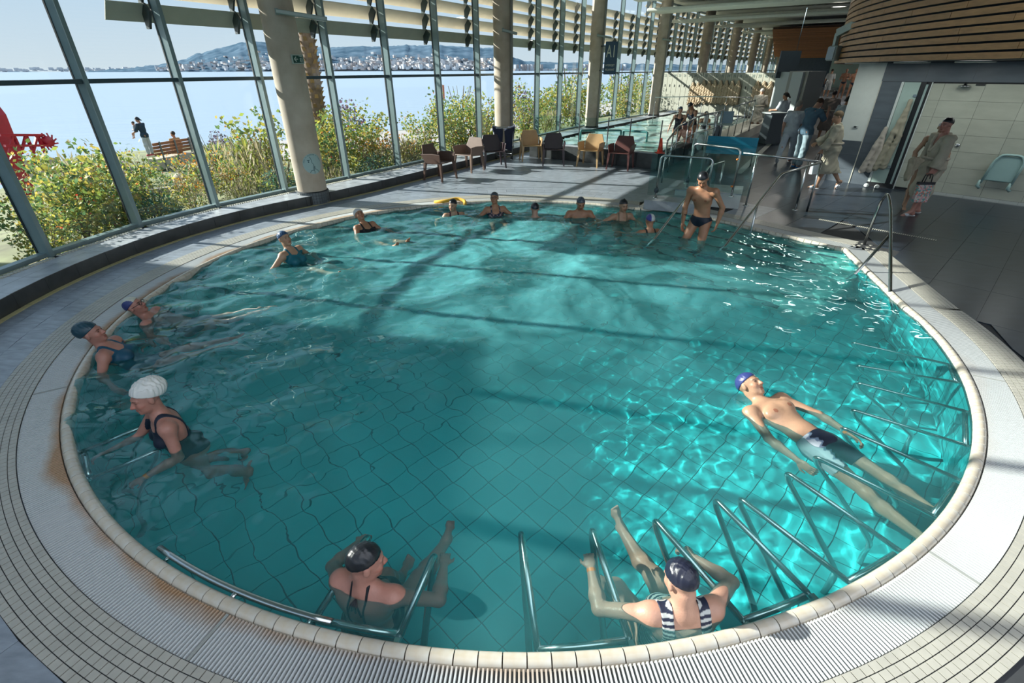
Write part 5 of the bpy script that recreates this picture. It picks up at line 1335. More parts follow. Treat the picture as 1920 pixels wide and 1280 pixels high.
# man floating on his back at the right
h0 = G(1405, 722, 0.05); f0 = G(1735, 955, -0.10)
make_person('man floating on his back in navy trunks and blue and white cap', dict(u=(0, 1, 0.10), f=(0, -0.10, 1), chest=(6, 0, 0), head=(24, 14, 0), armL=((-0.42, 0.10, -1), (-0.02, 0.02, -1)), armR=((0.42, 0.02, -1), (0.02, 0.08, -1)),
    legL=((-0.10, -0.10, -1), (-0.02, -0.10, -1)), legR=((0.10, -0.10, -1), (0.04, -0.12, -1)), palmL=(0.8, -0.6, 0), palmR=(-0.8, -0.6, 0), footL=(0, 0.7, -0.7), footR=(0, 0.7, -0.7), curl=0.5),
    H=1.78, sex='m', fat=1.0, res=0.0062, skin_col=OLIVE, at=h0, anchor='head', face=dirv(f0, h0), cap=dict(col=BLUE_C, col2=(0.45, 0.45, 0.46), panel='other', wrinkle=0.0012), suit=multi(trunks(NAVY, (0.50, 0.56, 0.60)), bracelet((0.85, 0.25, 0.03), 'L')), group=SWIM, old=True)
# woman in a white ruffled cap, front left
make_person('woman in a white ruffled cap and navy swimsuit holding a rail at left', dict(chest=(6, 0, 0), u=(0, 0.10, 0.99), f=(0, 0.99, -0.10), head=(-8, 8, 0), armL=((-0.30, 0.25, -0.95), (0.02, 0.97, -0.10)), armR=((0.25, 0.72, -0.65), (0.0, 1, -0.1)),
    legL=((-0.10, -0.05, -1), (0.05, -0.55, -0.8)), legR=((0.10, -0.05, -1), (0.0, -0.7, -0.7)), curl=0.55, palmL=(0.3, 0.2, -1), palmR=(-0.3, 0.2, -1)),
    H=1.66, sex='f', fat=1.04, res=0.0062, skin_col=RUDDY, at=G(274, 745, 0.36), anchor='head', face=(-0.70, -0.71), cap=dict(col=WHT, puff=0.055, wrinkle=0.0042), suit=multi(one_piece(NAVY, neck=0.30), bracelet((0.55, 0.75, 0.06), 'L')), group=SWIM)
# woman with halter suit, seen from behind at the bottom
make_person('woman in a black cap and tied halter swimsuit seated at the near edge', dict(u=(0, -0.10, 0.99), f=(0, 0.99, 0.10), chest=(10, 0, 0), head=(6, -48, 0), armL=((-0.62, 0.50, -0.60), (0.10, 0.95, -0.25)), armR=((0.80, 0.42, -0.45), (-0.30, 0.95, -0.10)),
    legL=((-0.18, 0.80, -0.55), (0.0, 0.35, -0.95)), legR=((0.02, 0.92, -0.38), (0.04, 0.90, -0.42)), curl=0.7, palmL=(0.2, 0.1, -1), palmR=(-0.2, 0.1, -1), footR=(0, 0.35, 0.94)),
    H=1.66, sex='f', fat=1.22, res=0.0062, skin_col=RUDDY, at=G(686, 1052, 0.16), anchor='head', face=(0.30, 0.95), cap=dict(col=BLK, wrinkle=0.0016, rough=0.3), suit=multi(one_piece(BLK, low_back=-0.02, strap=0.05, strap_w=0.008), halter_tie), group=SWIM)
# woman in striped suit, seen from behind at the bottom right
make_person('woman in a navy and white striped swimsuit gripping two rails at the near edge', dict(u=(0, -0.14, 0.98), f=(0, 0.98, 0.14), chest=(10, 0, 0), head=(22, 16, 0), armL=((-0.93, 0.30, -0.25), (0.02, 0.98, 0.12)), armR=((0.74, 0.62, -0.20), (-0.62, 0.78, -0.05)),
    legL=((-0.30, 0.92, -0.30), (0.05, 0.10, -1)), legR=((-0.10, 1.0, -0.12), (-0.28, 0.95, -0.12)), curl=0.85, palmL=(0.3, 0.1, -1), palmR=(-0.3, 0.1, -1), footR=(-0.1, 0.5, 0.87)),
    H=1.64, sex='f', fat=1.30, res=0.0062, skin_col=FAIR, at=G(1277, 1086, 0.17), anchor='head', face=(-0.08, 1), cap=dict(col=(0.012, 0.014, 0.03), wrinkle=0.0024, tip=False), suit=multi(one_piece((0.50, 0.52, 0.50), stripes=(0.015, 0.02, 0.045), strap=0.105, strap_w=0.032, low_back=0.16, neck=0.30), bracelet((0.75, 0.20, 0.03), 'L', 0.95, 0.011, 'watch_strap')), group=SWIM)
# man wading on the steps
make_person('man in a black cap and dark briefs wading down the pool steps', dict(chest=(14, 6, 4), head=(24, 14, 0), armL=((-0.42, -0.12, -1), (0.16, 0.42, -1)), armR=((0.26, 0.20, -1), (0.06, 0.22, -1)), legL=((-0.10, 0.30, -1), (-0.02, -0.12, -1)), legR=((0.14, 0.42, -0.9), (0, -0.30, -1)), curl=0.4),
    H=1.79, sex='m', fat=0.94, res=0.0065, skin_col=TAN, at=AT(1318, 336, 8.05), anchor='head', face=(-0.72, -0.69), cap=dict(col=BLK), suit=briefs((0.010, 0.015, 0.028), zt=0.05), group=SWIM, old=True)
# bathers lying back along the left edge
make_person('woman in a dark teal cap leaning back on the left rim with toes up', dict(u=(0, 0.60, 0.80), f=(0, -0.80, 0.60), chest=(8, 0, 0), head=(14, -6, 0), armL=((-0.75, -0.3, -0.5), (-0.3, 0.1, -1)), armR=((0.75, -0.3, -0.5), (0.3, 0.1, -1)), legL=((-0.08, 0.93, -0.38), (0, 0.92, -0.42)), legR=((0.08, 0.93, -0.36), (0, 0.97, -0.28)), footL=(0, 0.95, 0.1), footR=(0, 0.95, 0.1)),
    H=1.64, sex='f', fat=1.08, res=0.007, skin_col=RUDDY, at=G(172, 624, 0.24), anchor='head', face=(-0.945, -0.33), cap=dict(col=(0.012, 0.05, 0.075), wrinkle=0.002, puff=0.02), suit=one_piece((0.015, 0.075, 0.13), neck=0.29), group=SWIM)
make_person('bather with glasses and a blue and cream cap floating with one foot raised', dict(u=(0, 0.72, 0.69), f=(0, -0.69, 0.72), chest=(6, 0, 0), head=(16, -10, 0), armL=((-0.8, -0.1, -0.6), (-0.3, 0.1, -1)), armR=((0.8, -0.1, -0.6), (0.3, 0.1, -1)), legL=((-0.08, 0.80, -0.60), (0, 0.78, -0.62)), legR=((0.08, 0.84, -0.55), (0, 0.88, -0.46)), footR=(0, 0.98, 0.15), footL=(0, 0.5, -0.8)),
    H=1.70, sex='m', fat=1.1, res=0.007, skin_col=RUDDY, at=G(252, 573, 0.13), anchor='head', face=(-0.948, -0.319), cap=dict(col=BLUE_C, col2=CREAM_C, panel='stripe'), suit=multi(briefs(NAVY, low=0.16, cut=0.2), glasses), group=SWIM)
make_person('woman in a blue cap and teal swimsuit sitting back with one knee up', dict(u=(0, -0.40, 0.92), f=(0, 0.92, 0.40), chest=(6, 0, 0), head=(2, -8, 0), armL=((-0.8, -0.3, -0.55), (-0.3, 0.2, -0.9)), armR=((0.85, -0.2, -0.5), (0.35, 0.2, -0.9)), legL=((-0.05, 0.93, 0.10), (0.02, 0.85, -0.55)), legR=((0.12, 0.93, 0.20), (0, 0.9, -0.50))),
    H=1.66, sex='f', fat=1.06, res=0.008, skin_col=OLIVE, at=G(533, 447, 0.30), anchor='head', face=(0.93, -0.36), cap=dict(col=(0.02, 0.06, 0.14), wrinkle=0.002), suit=one_piece((0.01, 0.12, 0.16), neck=0.31), group=SWIM)
make_person('woman in a white cap and dark swimsuit floating beside the first column', dict(u=(0, -0.55, 0.83), f=(0, 0.83, 0.55), chest=(4, 0, 0), head=(-4, -14, 0), armL=((-0.5, 0.3, -0.8), (-0.3, 0.6, -0.6)), armR=((0.5, 0.3, -0.8), (0.3, 0.6, -0.6)), legL=((-0.06, 0.92, -0.30), (0, 0.95, -0.15)), legR=((0.10, 0.95, -0.25), (0, 0.95, -0.22)), footL=(0, 0.75, 0.4), footR=(0, 0.75, 0.35)),
    H=1.64, sex='f', fat=1.05, res=0.009, skin_col=TAN, at=G(674, 403, 0.22), anchor='head', face=(0.75, -0.66), cap=dict(col=(0.62, 0.60, 0.60), puff=0.01), suit=one_piece(BLK), group=SWIM)
make_person('woman in a black cap and maroon swimsuit in front of the yellow foam noodle', dict(chest=(4, 0, 0), head=(2, -38, 0), armL=((-0.7, 0.3, -0.6), (-0.2, 0.6, -0.7)), armR=((0.7, 0.3, -0.6), (0.2, 0.6, -0.7)), legL=((-0.1, 0.8, -0.5), (0, 0.3, -1)), legR=((0.1, 0.8, -0.5), (0, 0.3, -1))),
    H=1.62, sex='f', fat=1.02, res=0.009, skin_col=OLIVE, at=G(849, 384, 0.17), anchor='head', face=(0.30, -0.95), cap=dict(col=BLK), suit=one_piece((0.05, 0.012, 0.02)), group=SWIM)
make_person('woman with glasses and grey cap in a patterned swimsuit facing the pool', dict(u=(0, -0.2, 0.97), f=(0, 0.97, 0.2), chest=(4, 0, 0), head=(-4, -24, 0), armL=((-0.75, 0.15, -0.6), (-0.35, 0.4, -0.75)), armR=((0.75, 0.15, -0.6), (0.35, 0.4, -0.75)), legL=((-0.12, 0.9, 0.0), (0, 0.6, -0.8)), legR=((0.12, 0.9, 0.0), (0, 0.6, -0.8))),
    H=1.64, sex='f', fat=1.1, res=0.009, skin_col=TAN, at=G(927, 371, 0.28), anchor='head', face=(0.20, -0.98), cap=dict(col=GREYC), suit=multi(one_piece((0.03, 0.035, 0.06), pattern=(0.30, 0.20, 0.20)), glasses), group=SWIM)
make_person('bather in a dark cap seen from behind with arms spread wide', dict(chest=(0, 0, 0), head=(8, 10, 0), armL=((-0.95, 0.15, -0.28), (-0.8, 0.5, 0.05)), armR=((0.95, 0.15, -0.28), (0.8, 0.55, 0.10)), legL=((-0.08, 0.3, -1), (0, -0.1, -1)), legR=((0.08, 0.3, -1), (0, -0.1, -1))),
    H=1.68, sex='m', fat=1.0, res=0.009, skin_col=FAIR, at=G(1003, 391, 0.12), anchor='head', face=(0.12, 0.99), cap=dict(col=(0.03, 0.03, 0.04), col2=(0.008, 0.008, 0.012), panel='side'), suit=briefs(NAVY), group=SWIM)
make_person('bare chested man in a slate grey cap with both arms forward in the water', dict(chest=(8, 0, 0), head=(14, 4, 0), armL=((-0.62, 0.55, -0.55), (0.15, 0.8, -0.55)), armR=((0.62, 0.55, -0.55), (-0.15, 0.8, -0.55)), legL=((-0.1, 0.7, -0.6), (0, 0.2, -1)), legR=((0.1, 0.7, -0.6), (0, 0.2, -1))),
    H=1.74, sex='m', fat=1.12, res=0.009, skin_col=TAN, at=G(1089, 381, 0.24), anchor='head', face=(0.02, -1), cap=dict(col=(0.05, 0.065, 0.09), tip=True), suit=briefs(NAVY), group=SWIM)
make_person('woman in a pointed black cap reaching one arm out over the water', dict(chest=(4, 4, 0), head=(4, 6, 0), armL=((-0.62, 0.4, -0.65), (-0.1, 0.5, -0.8)), armR=((0.93, 0.25, -0.30), (0.85, 0.42, -0.32)), legL=((-0.1, 0.6, -0.7), (0, 0.1, -1)), legR=((0.1, 0.6, -0.7), (0, 0.1, -1))),
    H=1.64, sex='f', fat=1.06, res=0.009, skin_col=OLIVE, at=G(1169, 385, 0.24), anchor='head', face=(0.10, -0.99), cap=dict(col=BLK, tip=True), suit=one_piece((0.22, 0.16, 0.10), neck=0.25), group=SWIM)
make_person('woman in a blue and white cap seen from behind beside the step rail', dict(chest=(4, 0, 0), head=(6, -10, 0), armL=((-0.75, 0.5, -0.3), (-0.4, 0.85, -0.2)), armR=((0.5, 0.5, -0.7), (0.1, 0.7, -0.6)), legL=((-0.08, 0.3, -1), (0, -0.1, -1)), legR=((0.08, 0.3, -1), (0, -0.1, -1))),
    H=1.62, sex='f', fat=1.0, res=0.009, skin_col=TAN, at=G(1219, 413, 0.16), anchor='head', face=(-0.25, 0.97), cap=dict(col=(0.48, 0.52, 0.50), col2=(0.05, 0.05, 0.26), panel='other', wrinkle=0.001), suit=one_piece(BLK), group=SWIM)
# ------------------------------------------------------------------ steel rails in and around the pool
RAIL_R = 0.0205
def post_plate(mb, p, r=0.055): mb.lathe([(0, 0.012), (r, 0.010), (r, 0.0)], (p.x, p.y, p.z), 16)
# two hand rails of the steps
def step_rail(label, end, bend, dip, deep, posts):
    t = thing('hand_rail', label, 'rail'); mb = MB(); mb.tube(bend_pts([end, bend, dip, deep], 0.10), 0.022, 12); mb.build('rail', M_STEEL, t)
    for a, b in posts:
        mb = MB(); mb.tube([a, b], 0.019, 10); mb.build('post', M_STEEL, t)
    return t
e1 = AT(1358, 303, 10.9); b1 = AT(1331, 311, 10.5); w1 = G(1232, 441, WATER_Z + 0.02); d1_ = w1 + (w1 - b1).normalized() * 0.55
step_rail('steel hand rail of the pool steps on the left of the wading man', e1, b1, w1, d1_, [((e1.x, e1.y, e1.z), (e1.x, e1.y, 0.0)), (b1.lerp(w1, 0.52), Vector((b1.lerp(w1, 0.52).x, b1.lerp(w1, 0.52).y, -0.35)))])
e2 = AT(1540, 304, 9.75); b2 = AT(1465, 326, 9.25); w2_ = G(1364, 455, WATER_Z + 0.02); d2_ = w2_ + (w2_ - b2).normalized() * 0.5
step_rail('steel hand rail of the pool steps on the right of the wading man', e2, b2, w2_, d2_, [((e2.x, e2.y, e2.z), (e2.x, e2.y, 0.0)), (b2.lerp(w2_, 0.47), Vector((b2.lerp(w2_, 0.47).x, b2.lerp(w2_, 0.47).y, -0.45)))])
# horizontal guard rail joining the right hand rail
t = thing('guard_rail', 'horizontal steel guard rail meeting the right step hand rail', 'rail')
ga = AT(1394, 287, 10.35); gb_ = AT(1538, 303, 9.78); mb = MB(); mb.tube([ga, gb_], 0.021, 12); mb.build('rail', M_STEEL, t)
for f in (0.19, 0.86):
    p = ga.lerp(gb_, f); mb = MB(); mb.tube([p, (p.x, p.y, 0.0)], 0.019, 10); post_plate(mb, Vector((p.x, p.y, 0))); mb.build('post', M_STEEL, t)
# exit ladder loop at the right rim
t = thing('pool_ladder_rail', 'looped steel ladder rail rising from the right rim', 'rail')
la = G(1620, 458, 0.0); lw = G(1669, 553, WATER_Z); lt = lw.lerp(la, 0.80); lt.z = 0.83; lt2 = lw.lerp(la, 0.72); lt2.z = 0.83; lb = lw + (lw - lt2).normalized() * 0.5
mb = MB(); mb.tube(bend_pts([la, Vector((la.x, la.y, 0.0)).lerp(Vector((lt.x, lt.y, 0.0)), 0.15) + Vector((0, 0, 0.70)), lt + Vector((-.02, .03, 0.08)), lt2 + (lw - lt2) * 0.10, lw, lb], 0.14, 7), 0.021, 12); mb.build('loop', M_STEEL, t)
lm = lt2.lerp(lw, 0.38); lx = G(1604, 513, WATER_Z); mb = MB(); mb.tube([lm, lx, lx + (lx - lm).normalized() * 0.25], 0.019, 10); mb.build('brace', M_STEEL, t)
# massage seats: pairs of submerged armrests fixed to the rim
def armrest(label, tip, rim, tz=-0.06, rz=-0.09, drop=True, back=None):
    t = thing('seat_rail', label, 'rail', group='submerged seat rails around the pool'); a = G(tip[0], tip[1], tz); b = G(rim[0], rim[1], rz)
    d, i = sdist(b.x, b.y); n = Vector((_na[i][0], _na[i][1], 0))
    if d > -0.11: b = b - n * (d + 0.11)
    inn = (a - b); inn.z = 0; inn.normalize()
    low = b.lerp(a, 0.30); low.z = -0.85; dip = a - inn * 0.02; dip.z = tz - 0.10
    mb = MB(); mb.tube(bend_pts([b, a, dip, low, low + Vector((0, 0, -0.38))], 0.05), 0.021, 10); mb.build('armrest', M_STEEL, t)
    fx = b + n * 0.07; fx.z = rz; mb = MB(); mb.tube([b, fx], 0.0175, 10); c = b + n * 0.045; mb.box((c.x, c.y, rz), (0.05, 0.03, 0.06), math.atan2(n.y, n.x)); mb.build('wall_bracket', M_STEEL, t)
    if back is not None:
        e_ = G(back[0], back[1], rz); d2, j = sdist(e_.x, e_.y)
        if d2 > -0.10: e_ = e_ - Vector((_na[j][0], _na[j][1], 0)) * (d2 + 0.10)
        mb = MB(); mb.tube(bend_pts([b, b.lerp(e_, 0.5) + Vector((0, 0, -0.01)), e_], 0.05), 0.022, 10); mb.build('back_bar', M_STEEL, t)
    return t
spots = [((1598, 645), (1785, 690), None, 'uppermost submerged rail on the right side below the ladder'), ((1607, 688), (1790, 722), (1785, 692), 'second submerged rail from the top on the right side'), ((1607, 720), (1806, 776), None, 'third submerged rail from the top on the right side'),
    ((1597, 770), (1812, 842), (1806, 780), 'submerged rail just above the floating man'), ((1578, 803), (1797, 905), None, 'submerged rail gripped by the floating man with his banded hand'), ((1528, 857), (1762, 980), (1795, 915), 'submerged rail passing beside the floating man along his legs'),
    ((1475, 887), (1688, 1040), None, 'submerged rail below the legs of the floating man'), ((1387, 935), (1592, 1098), (1685, 1050), 'submerged rail second to the right of the striped woman'), ((1341, 937), (1512, 1115), None, 'submerged rail next right of the striped woman'), ((1228, 975), (1392, 1168), (1508, 1122), 'submerged rail held by the right hand of the striped woman'),
    ((1110, 992), (1178, 1200), None, 'submerged rail held by the left hand of the striped woman'), ((977, 998), (1008, 1222), (1172, 1205), 'submerged rail standing alone at the bottom centre'), ((815, 1040), (750, 1195), None, 'submerged rail under the right hand of the halter swimsuit woman'), ((690, 1005), (592, 1165), (745, 1192), 'submerged rail under the left hand of the halter swimsuit woman'),
    ((300, 845), (165, 905), None, 'submerged rail under the hand of the white ruffled cap woman'), ((270, 800), (135, 858), (160, 900), 'submerged rail beyond the white ruffled cap woman'), ((590, 445), (560, 428), None, 'submerged rail between the teal suit woman and the first column'), ((640, 430), (615, 416), None, 'submerged rail left of the floating woman in white cap')]
for tip, rim, bk, lab in spots:
    armrest(lab, tip, rim, back=bk)
# long grab bar under the rim at the lower left
t = thing('grab_bar', 'wet steel grab bar just under the lower left rim', 'rail'); pts = []
for f in range(13):
    px = 278 + (610 - 278) * f / 12; s_, i = sdist(*G(px, 1030 + (px - 278) * 0.42, 0)[:2]); p = OUTV[i] - OUTN[i] * 0.125; pts.append((p.x, p.y, -0.035))
mb = MB(); mb.tube(pts, 0.020, 10); mb.build('bar', M_STEEL, t)
for f in (1, 6, 11):
    p = Vector(pts[f]); s_, i = sdist(p.x, p.y); q = OUTV[i] - OUTN[i] * 0.07; mb = MB(); mb.tube([p, (q.x, q.y, -0.05)], 0.016, 8); mb.build('wall_bracket', M_STEEL, t)
# yellow foam noodle behind the maroon suit
na_ = [G(815, 379, 0.01), G(835, 377, 0.05), G(858, 372, 0.06), G(872, 377, 0.03), G(872, 384, -0.02)]
mb = MB(); mb.tube(bend_pts(na_, 0.15, 6), 0.036, 12); o = mb.build('foam_noodle', mat('yellow_foam', (0.75, 0.42, 0.05), 0.8, var=0.06)); tag(o, 'yellow foam pool noodle floating by the far rim', 'pool noodle')
# caustics: sunlight bent by the water onto what lies under it
sun_d.cycles.is_caustics_light = True
water.cycles.is_caustics_caster = True
for o in bpy.data.objects:
    if o.type == 'MESH' and (o.parent == pool or o == pool or (o.parent and o.parent.parent == pool) or o.name.startswith(('armrest', 'back_bar', 'rail', 'bar'))): o.cycles.is_caustics_receiver = True
# ------------------------------------------------------------------ furniture and fittings
def text_obj(txt, size, m, parent, loc, rot, name='lettering', align='CENTER', ext=0.002, xs=1.0):
    cu = bpy.data.curves.new(name, 'FONT'); cu.body = txt; cu.size = size; cu.align_x = align; cu.align_y = 'CENTER'; cu.extrude = ext; cu.resolution_u = 3
    tmp = bpy.data.objects.new(name, cu); me = bpy.data.meshes.new_from_object(tmp); bpy.data.objects.remove(tmp); bpy.data.curves.remove(cu); me.name = name; me.materials.clear(); me.materials.append(m)
    o = bpy.data.objects.new(name, me); COL.objects.link(o); o.parent = parent; o.location = loc; o.rotation_euler = rot; o.scale = (xs, 1, 1); return o
# ---- moulded armchairs
def chair_proto(m):
    t = thing('armchair', 'x', 'chair', group='armchairs in front of the windows')
    mb = MB(); mb.add([(-0.25, -0.22, 0.41), (0.25, -0.22, 0.41), (0.27, 0.25, 0.445), (-0.27, 0.25, 0.445), (-0.25, -0.22, 0.385), (0.25, -0.22, 0.385), (0.27, 0.25, 0.42), (-0.27, 0.25, 0.42)], [(0, 1, 2, 3), (7, 6, 5, 4), (0, 4, 5, 1), (1, 5, 6, 2), (2, 6, 7, 3), (3, 7, 4, 0)]); bevel(mb.build('seat', m, t), 0.012)
    prof = [(-0.25, 0.40), (0.25, 0.40), (0.275, 0.62), (0.20, 0.83), (-0.20, 0.83), (-0.275, 0.62)]
    def back(y0, y1): return [(x, y0 - (z - 0.40) * 0.28, z) for x, z in prof] + [(x, y1 - (z - 0.40) * 0.28, z) for x, z in prof]
    mb = MB(); mb.add(back(-0.20, -0.225), [tuple(range(5, -1, -1)), tuple(range(6, 12))] + [(i, (i + 1) % 6, 6 + (i + 1) % 6, 6 + i) for i in range(6)]); bevel(mb.build('backrest', m, t), 0.01)
    for s in (-1, 1):
        pr = [(-0.30, 0.63), (-0.21, 0.40), (0.25, 0.42), (0.27, 0.645), (0.05, 0.655)]
        P = [(s * (0.255 + (z - .4) * 0.16), y, z) for y, z in pr] + [(s * (0.28 + (z - .4) * 0.16), y, z) for y, z in pr]; F = [tuple(range(5)), tuple(range(9, 4, -1))] + [(i, 5 + i, 5 + (i + 1) % 5, (i + 1) % 5) for i in range(5)]
        mb = MB(); mb.add(P, F); bevel(mb.build('arm', m, t), 0.01)
        for y0, y1 in ((0.235, 0.285), (-0.22, -0.27)):
            mb = MB(); a = Vector((s * 0.262, y0, 0.43)); b = Vector((s * 0.295, y1, 0.0)); w0, w1 = 0.032, 0.017
            mb.add([(a.x - w0, a.y - w0, a.z), (a.x + w0, a.y - w0, a.z), (a.x + w0, a.y + w0, a.z), (a.x - w0, a.y + w0, a.z), (b.x - w1, b.y - w1, 0), (b.x + w1, b.y - w1, 0), (b.x + w1, b.y + w1, 0), (b.x - w1, b.y + w1, 0)], [(0, 1, 2, 3), (7, 6, 5, 4), (4, 5, 1, 0), (5, 6, 2, 1), (6, 7, 3, 2), (7, 4, 0, 3)]); mb.build('leg', m, t)
    return t
M_CH = {'brown': mat('brown_chair_plastic', (0.11, 0.065, 0.05), 0.4, var=0.08), 'taupe': mat('taupe_chair_plastic', (0.20, 0.135, 0.105), 0.4, var=0.08), 'dark': mat('dark_plum_chair_plastic', (0.045, 0.028, 0.032), 0.35, var=0.08), 'sand': mat('sand_chair_plastic', (0.52, 0.34, 0.17), 0.4, var=0.06), 'red': mat('reddish_chair_plastic', (0.12, 0.045, 0.04), 0.4, var=0.08)}
CH = [((826, 336), (0.85, -0.5), 'brown', 'brown armchair at the left end of the row turned to the right'), ((880, 319.5), (-0.55, -0.83), 'taupe', 'taupe armchair second from the left turned towards the window'), ((925, 312.5), (0.25, -0.97), 'dark', 'dark plum armchair in front of the navy laundry trolley'),
      ((995, 300), (0.12, -0.99), 'sand', 'sand coloured armchair facing straight ahead by the second column'), ((1037, 308), (-0.05, -1), 'dark', 'dark plum armchair between the two sand coloured chairs'), ((1106, 310.5), (-0.45, -0.9), 'sand', 'sand coloured armchair turned left in front of the jet pool wall'), ((1162, 316), (-0.45, -0.9), 'red', 'reddish brown armchair at the right end of the row')]
protos = {}
for px, f, c, lab in CH:
    if c in protos: o = dup(protos[c], label=lab)
    else: o = chair_proto(M_CH[c]); protos[c] = o; o['label'] = lab
    p = G(px[0], px[1], 0); o.location = p; o.rotation_euler = (0, 0, math.atan2(-f[0], f[1])); o.scale = (1.06, 1.06, 1.02)
# ---- laundry trolley
t = thing('laundry_trolley', 'navy cloth laundry trolley on castors behind the chairs', 'trolley', G(945, 297, 0)); m = mat('navy_cloth', (0.012, 0.018, 0.045), 0.8, var=0.15)
mb = MB()
for x in (-0.25, 0.25):
    for y in (-0.2, 0.2): mb.tube([(x, y, 0.08), (x * 1.25, y, 0.92)], 0.013, 8)
mb.tube([(-0.31, -0.2, 0.92), (0.31, -0.2, 0.92), (0.31, 0.2, 0.92), (-0.31, 0.2, 0.92)], 0.013, 8, closed=True); mb.tube([(-0.25, -0.2, 0.12), (0.25, -0.2, 0.12), (0.25, 0.2, 0.12), (-0.25, 0.2, 0.12)], 0.012, 8, closed=True); mb.build('frame', M_STEEL, t)
for s in (-1, 1):
    mb = MB(); mb.add([(s * 0.02, -0.21, 0.88), (s * 0.36, -0.22, 0.98), (s * 0.36, 0.22, 0.98), (s * 0.02, 0.21, 0.88), (s * 0.05, -0.18, 0.30), (s * 0.28, -0.19, 0.24), (s * 0.28, 0.19, 0.24), (s * 0.05, 0.18, 0.30)], [(0, 1, 2, 3), (7, 6, 5, 4), (4, 5, 1, 0), (5, 6, 2, 1), (6, 7, 3, 2), (7, 4, 0, 3)]); bevel(mb.build('bag', m, t), 0.04, 3)
for x in (-0.25, 0.25):
    for y in (-0.2, 0.2): mb = MB(); mb.lathe([(0.0, -0.015), (0.04, -0.012), (0.04, 0.012), (0, 0.015)], n=12); w = mb.build('castor', M_BLACK, t, loc=(x, y, 0.04)); w.rotation_euler = (PI / 2, 0, 0)
# ---- glass gates on their plinths
def block(name, label, poly, h, m, cat='plinth', top=None):
    t = thing(name, label, cat); mb = MB(); mb.prism([(p.x, p.y) for p in poly], 0, h - 0.02); mb.build('body', m, t)
    mb = MB(); c = sum(poly, Vector()) / len(poly); mb.prism([((p.x - c.x) * 1.01 + c.x, (p.y - c.y) * 1.01 + c.y) for p in poly], h - 0.02, h); mb.build('cap', top or M_BTOP, t); return t
M_WT = mat('white_plinth_tile', (0.50, 0.53, 0.51), 0.35, var=0.06)
pA = [G(1206, 392), G(1312, 402), G(1312, 402) + Vector((.35, .55, 0)), G(1206, 392) + Vector((.35, .55, 0))]
block('gate_plinth', 'blue grey tiled plinth under the front glass gate at the pool rim', pA, 0.19, M_BTOP)
pB = [G(1262, 382), G(1384, 392), G(1384, 392) + Vector((.35, .75, 0)), G(1262, 382) + Vector((.45, .75, 0))]
block('gate_plinth', 'white tiled plinth under the rear glass gate', pB, 0.30, M_WT)
def gate(label, a, b, h, pan, knobs=0):
    t = thing('glass_gate', label, 'gate'); up = Vector((0, 0, h)); mb = MB(); mb.tube(bend_pts([a, a + up, b + up, b], 0.10, 6), 0.021, 12); post_plate(mb, a, 0.05); post_plate(mb, b, 0.05); mb.build('frame', M_STEEL, t)
    p, q, z0, z1 = pan; n = Vector((-(q - p).y, (q - p).x, 0)).normalized() * 0.03
    mb = MB(); mb.slab(p + n + Vector((0, 0, z0)), q + n + Vector((0, 0, z0)), q + n + Vector((0, 0, z1)), p + n + Vector((0, 0, z1)), 0.010); mb.build('pane', M_CLEAR, t)
    for k in range(2):
        for w_ in ((a,) if not knobs else (a, b)):
            c = w_ + Vector((0, 0, 0.2 + 0.5 * k)); mb = MB(); mb.tube([c, c + n * 1.6], 0.012, 8); mb.build('clamp', M_STEEL, t)
            if knobs and w_ is b: mb = MB(); mb.tube([c - n * 1.2, c - n * 2.6], 0.017, 10); mb.build('knob', mat('orange_knob', (0.8, 0.22, 0.03), 0.5), t)
    c = a + Vector((0, 0, 0.16)) - n; mb = MB(); mb.lathe([(0, -0.02), (0.05, -0.02), (0.05, 0.02), (0, 0.02)], n=14); w = mb.build('latch', M_DARKSTEEL, t, loc=c); w.rotation_euler = (PI / 2, 0, 0.6)
    return t
a_ = G(1229, 371, 0.19); b_ = G(1322, 380, 0.19); dd = (b_ - a_).normalized(); gate('front glass gate in a bent steel frame beside the pool rim', a_, b_, 0.83, (a_ - dd * 0.18, b_ + dd * 0.1, 0.05, 0.98))
a_ = G(1288, 352, 0.30); b_ = G(1371, 368, 0.30); dd = (b_ - a_).normalized(); gate('rear glass gate in a bent steel frame with orange knobs', a_, b_, 0.88, (a_ - dd * 0.12, b_ + dd * 0.32, 0.05, 0.95), knobs=1)
# ---- glass balustrade on the low wall of the jet pool
t = thing('glass_balustrade', 'glass balustrade with steel posts on the low wall behind the chairs', 'balustrade'); posts = []
for f in (0.02, 0.24, 0.40, 0.62, 0.78, 0.99):
    p = LWA.lerp(LWB, f); posts.append(p); mb = MB(); mb.bar((p.x, p.y, 0.435), (p.x, p.y, 1.28), 0.045, 0.02, up=(dW.x, dW.y, 0)); mb.build('post', mat('grey_post', (0.20, 0.23, 0.24), 0.35, 0.6), t)
for p, q in zip(posts, posts[1:]):
    mb = MB(); mb.slab((p + dW * .03) + Vector((0, 0, 0.47)), (q - dW * .03) + Vector((0, 0, 0.47)), (q - dW * .03) + Vector((0, 0, 1.25)), (p + dW * .03) + Vector((0, 0, 1.25)), 0.01); mb.build('pane', M_CLEAR, t)
t = thing('safety_cone', 'small orange safety cone on the corner of the jet pool wall', 'cone', (LWB.x, LWB.y, 0.435)); mb = MB(); mb.lathe([(0, 0.40), (0.02, 0.40), (0.085, 0.02), (0.0, 0.02)], n=16); mb.build('body', mat('orange_plastic', (0.75, 0.07, 0.03), 0.5), t); mb = MB(); mb.box((0, 0, 0.012), (0.24, 0.24, 0.024)); mb.build('base', mat('orange_plastic', (0.75, 0.07, 0.03), 0.5), t)
